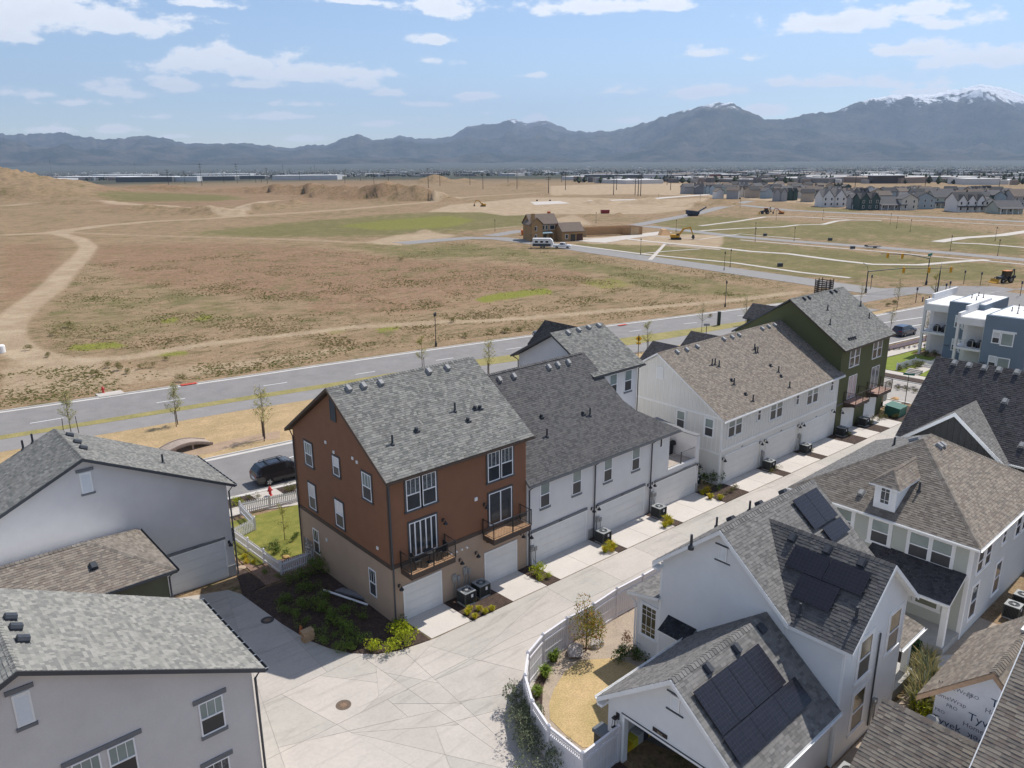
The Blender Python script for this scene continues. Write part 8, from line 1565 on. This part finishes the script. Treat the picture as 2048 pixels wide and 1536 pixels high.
# ---- big sheds, apartment blocks, power poles
def long_shed(px0, px1, py, h, label, m, name='warehouse', cat='warehouse', rows_=0):
    pm = (px0+px1)/2; D = dep(pm, py); W_ = (px1-px0)/FPX*D; t = local(name, label, cat, VM(pm, py)); k = MB(); k.box((-W_/2, 0, -6), (W_/2, W_*.35, h)); part(t, 'wall', k, m); k = MB(); k.box((-W_/2-.3, -.3, h), (W_/2+.3, W_*.35+.3, h+.8)); part(t, 'roof', k, mat('shed_roof', (.70, .70, .70), .6, .05, .1))
    for r in range(rows_):
        for i in range(int(W_/5)): k = MB(); k.box((-W_/2+1+i*5, -.1, 1.5+r*3.2), (-W_/2+3.4+i*5, -.01, 3.2+r*3.2)); part(t, 'window', k, gdark)
wl = mat('shed_white', (.50, .50, .51), .7, .06, .1); wd_ = mat('shed_dark', (.12, .125, .13), .7, .06, .1)
for a in ((110,260,360,9,'long white roofed warehouse near the hill foot',wd_),(232,345,364,10,'warehouse with dark walls beside the pale one',wd_),(322,395,363,9,'pale grey warehouse in the row',wl),(390,470,361,9,'low dark warehouse in the row',wd_),(470,530,358,8,'grey warehouse near the power lines',wd_),(545,675,360,9,'long white warehouse beyond the power lines',wl),(180,300,353,9,'far white warehouse behind the dark ones',wl),(380,500,352,8,'far pale warehouse behind the row',wl)): long_shed(*a)
for a in ((1170,1222,362,9.5,'grey apartment block of three storeys on the plain',wd_,'apartment_block','apartment block'),(1225,1285,362,9.5,'dark apartment block beside the grey one',wd_,'apartment_block','apartment block'),(1285,1342,361,9,'pale apartment block in the row',wl,'apartment_block','apartment block'),(1420,1442,362,10,'red brown apartment block on the plain',mat('brick_red', (.25, .11, .085), .8, .1, .1),'apartment_block','apartment block'),(1443,1478,362,9,'grey block next to the red brown one',wd_,'apartment_block','apartment block'),(1744,1808,367,9.5,'dark office building with red sign above the rooftops',mat('office_dark', (.06, .05, .055), .5, .1, .1),'office_building','office')): long_shed(*a)
t = thing('power_pole', '', 'power pole'); k = MB(); k.tube([(0, 0, -2), (0, 0, 20)], [.35, .2], 6); k.build('pole', mat('pole_brown', (.07, .055, .045), .9, .1, 1), t); k = MB(); [k.box((-2.2, -.15, z), (2.2, .15, z+.3)) for z in (16.5, 18.8)]; o = k.build('crossarm', mat('pole_brown', (.07, .055, .045), .9, .1, 1), t); o['kind'] = 'stuff'
PO = [(105,322,358),(272,325,352),(316,342,362),(338,340,376),(404,328,372),(370,342,368),(475,328,366),(448,342,366),(500,345,362),(512,340,366),(523,345,365),(535,336,368),(567,330,354),(580,338,356),(600,344,362),(623,334,352),(630,331,352),(640,340,354),(668,338,356),(690,341,366),(692,338,358),(721,345,362),(748,345,368),(777,340,369),(857,337,376),(880,345,372),(889,342,360),(940,344,370),(966,345,378),(1034,346,378),(1016,345,366),(1097,354,390),(1131,344,380),(1123,345,364),(1171,340,362),(1213,346,366),(1227,357,390),(1233,344,380),(1270,358,390),(1276,352,392),(1281,348,392),(1334,343,370),(1341,346,380),(1456,346,362),(1525,344,370),(1580,340,362),(1710,348,374),(1850,350,372),(1998,352,374),(150,342,360),(210,344,358)]
reuse(t, [(VM(a, c, .3) @ Matrix.Diagonal((1, 1, (c-b)/FPX*dep(a, c)/20, 1)), 'wooden power pole with crossarms on the plain') for a, b, c in PO], 'power poles on the plain')
# ---- the far valley town: nobody could count it
def town():
    k = MB(); r = np.random.default_rng(4); tr = MB()
    cb = [(.30,.29,.28),(.22,.21,.21),(.42,.41,.40),(.16,.15,.15),(.55,.54,.53),(.25,.2,.17)]; cg = [(.035,.05,.028),(.05,.065,.035),(.03,.04,.025)]
    for i in range(7000):
        px = r.uniform(-60, 2110); u = r.random(); py = 331+30*u**1.3 if px > 1050 else 335+17*u
        x, y = 0, 0; d = ray(px, py); 
        # distance along the ray on the smooth valley floor
        t = 1100*math.exp((1-u)*2.3) if True else 0; az = math.atan2(d[1], d[0]); x = CAM[0]+t*math.cos(az); y = CAM[1]+t*math.sin(az); z = gz(x, y)
        if px < 1150 and t < 2300: continue
        if i % 5 < 2: w = r.uniform(7, 16)*(1+(r.random() < .12)*5); h = r.uniform(4, 8); a = r.uniform(0, 1.5); k.col = cb[r.integers(6)]; c, s = math.cos(a)*w/2, math.sin(a)*w/2; q = [(x+c-s*.7, y+s+c*.7, z-1), (x-c-s*.7, y-s+c*.7, z-1), (x-c+s*.7, y-s-c*.7, z-1), (x+c+s*.7, y+s-c*.7, z-1)]; k.prism(q[::-1], (0, 0, h+1))
        else:
            w = r.uniform(5, 11); h = r.uniform(5, 11); tr.col = cg[r.integers(3)]; i0 = tr.vs([(x+math.cos(j*1.2566)*w*.5*r.uniform(.7, 1.2), y+math.sin(j*1.2566)*w*.5*r.uniform(.7, 1.2), z+h*.35) for j in range(5)]+[(x, y, z+h), (x, y, z-.5)])
            for j in range(5): tr.f.append((i0+j, i0+(j+1) % 5, i0+5)); tr.f.append((i0+(j+1) % 5, i0+j, i0+6)); tr.c += [tr.col]*2
    o = k.build('valley_town', mat('town_wall', (1, 1, 1), .8, .1, .02, attr=True), attr=True, stuff=True); o['label'] = 'dense far town of low buildings across the valley floor'; o['category'] = 'town'
    o = tr.build('valley_trees', mat('town_tree', (1, 1, 1), .9, .2, .05, attr=True), attr=True, stuff=True); o['label'] = 'dark tree cover scattered through the far town'; o['category'] = 'trees'
town()
# ---- weeds and tufts over the near field
def tufts():
    r = np.random.default_rng(17); k = MB(); fp = FIELD; N_ = 420000
    X = r.uniform(-60, 150, N_); Y = r.uniform(45, 200, N_); R = np.hypot(X-CAM[0], Y-CAM[1]); keep = inpoly(X, Y, fp) & (r.random(N_) < np.clip((85/R)**2, 0, 1)*np.clip(4.5*(fbm(X/8, Y/8, 4)-.40), .06, 1))
    for p, w in TR: keep &= dist_poly(X, Y, p) > w*(.75+.4*r.random(N_))
    X, Y = X[keep], Y[keep]; pt = fbm(X/14+5, Y/14, 3); C = [(.36,.28,.16),(.26,.23,.10),(.42,.33,.19),(.20,.20,.07),(.33,.235,.14)]
    for x, y, q in zip(X, Y, pt):
        z = gz(x, y)-.04; s = r.uniform(.07, .17); c = C[r.integers(5)] if q < .54 else C[(1, 3)[r.integers(2)]]
        for j in range(3): a = r.uniform(0, 3.14); dx, dy = math.cos(a)*s, math.sin(a)*s; ox, oy = r.normal(0, s*.6, 2); k.face([(x-dx, y-dy, z), (x+dx, y+dy, z), (x+dx*.5+ox, y+dy*.5+oy, z+s*r.uniform(.5, 1.0)), (x-dx*.7+ox, y-dy*.7+oy, z+s*r.uniform(.4, .9))], c)
    o = k.build('field_weeds', mat('dry_leaf', (1, 1, 1), .9, .1, 3, attr=True, trans=.45, spec=.1), attr=True, stuff=True); o['label'] = 'dry weeds and grass tufts over the open field'; o['category'] = 'weeds'
tufts()
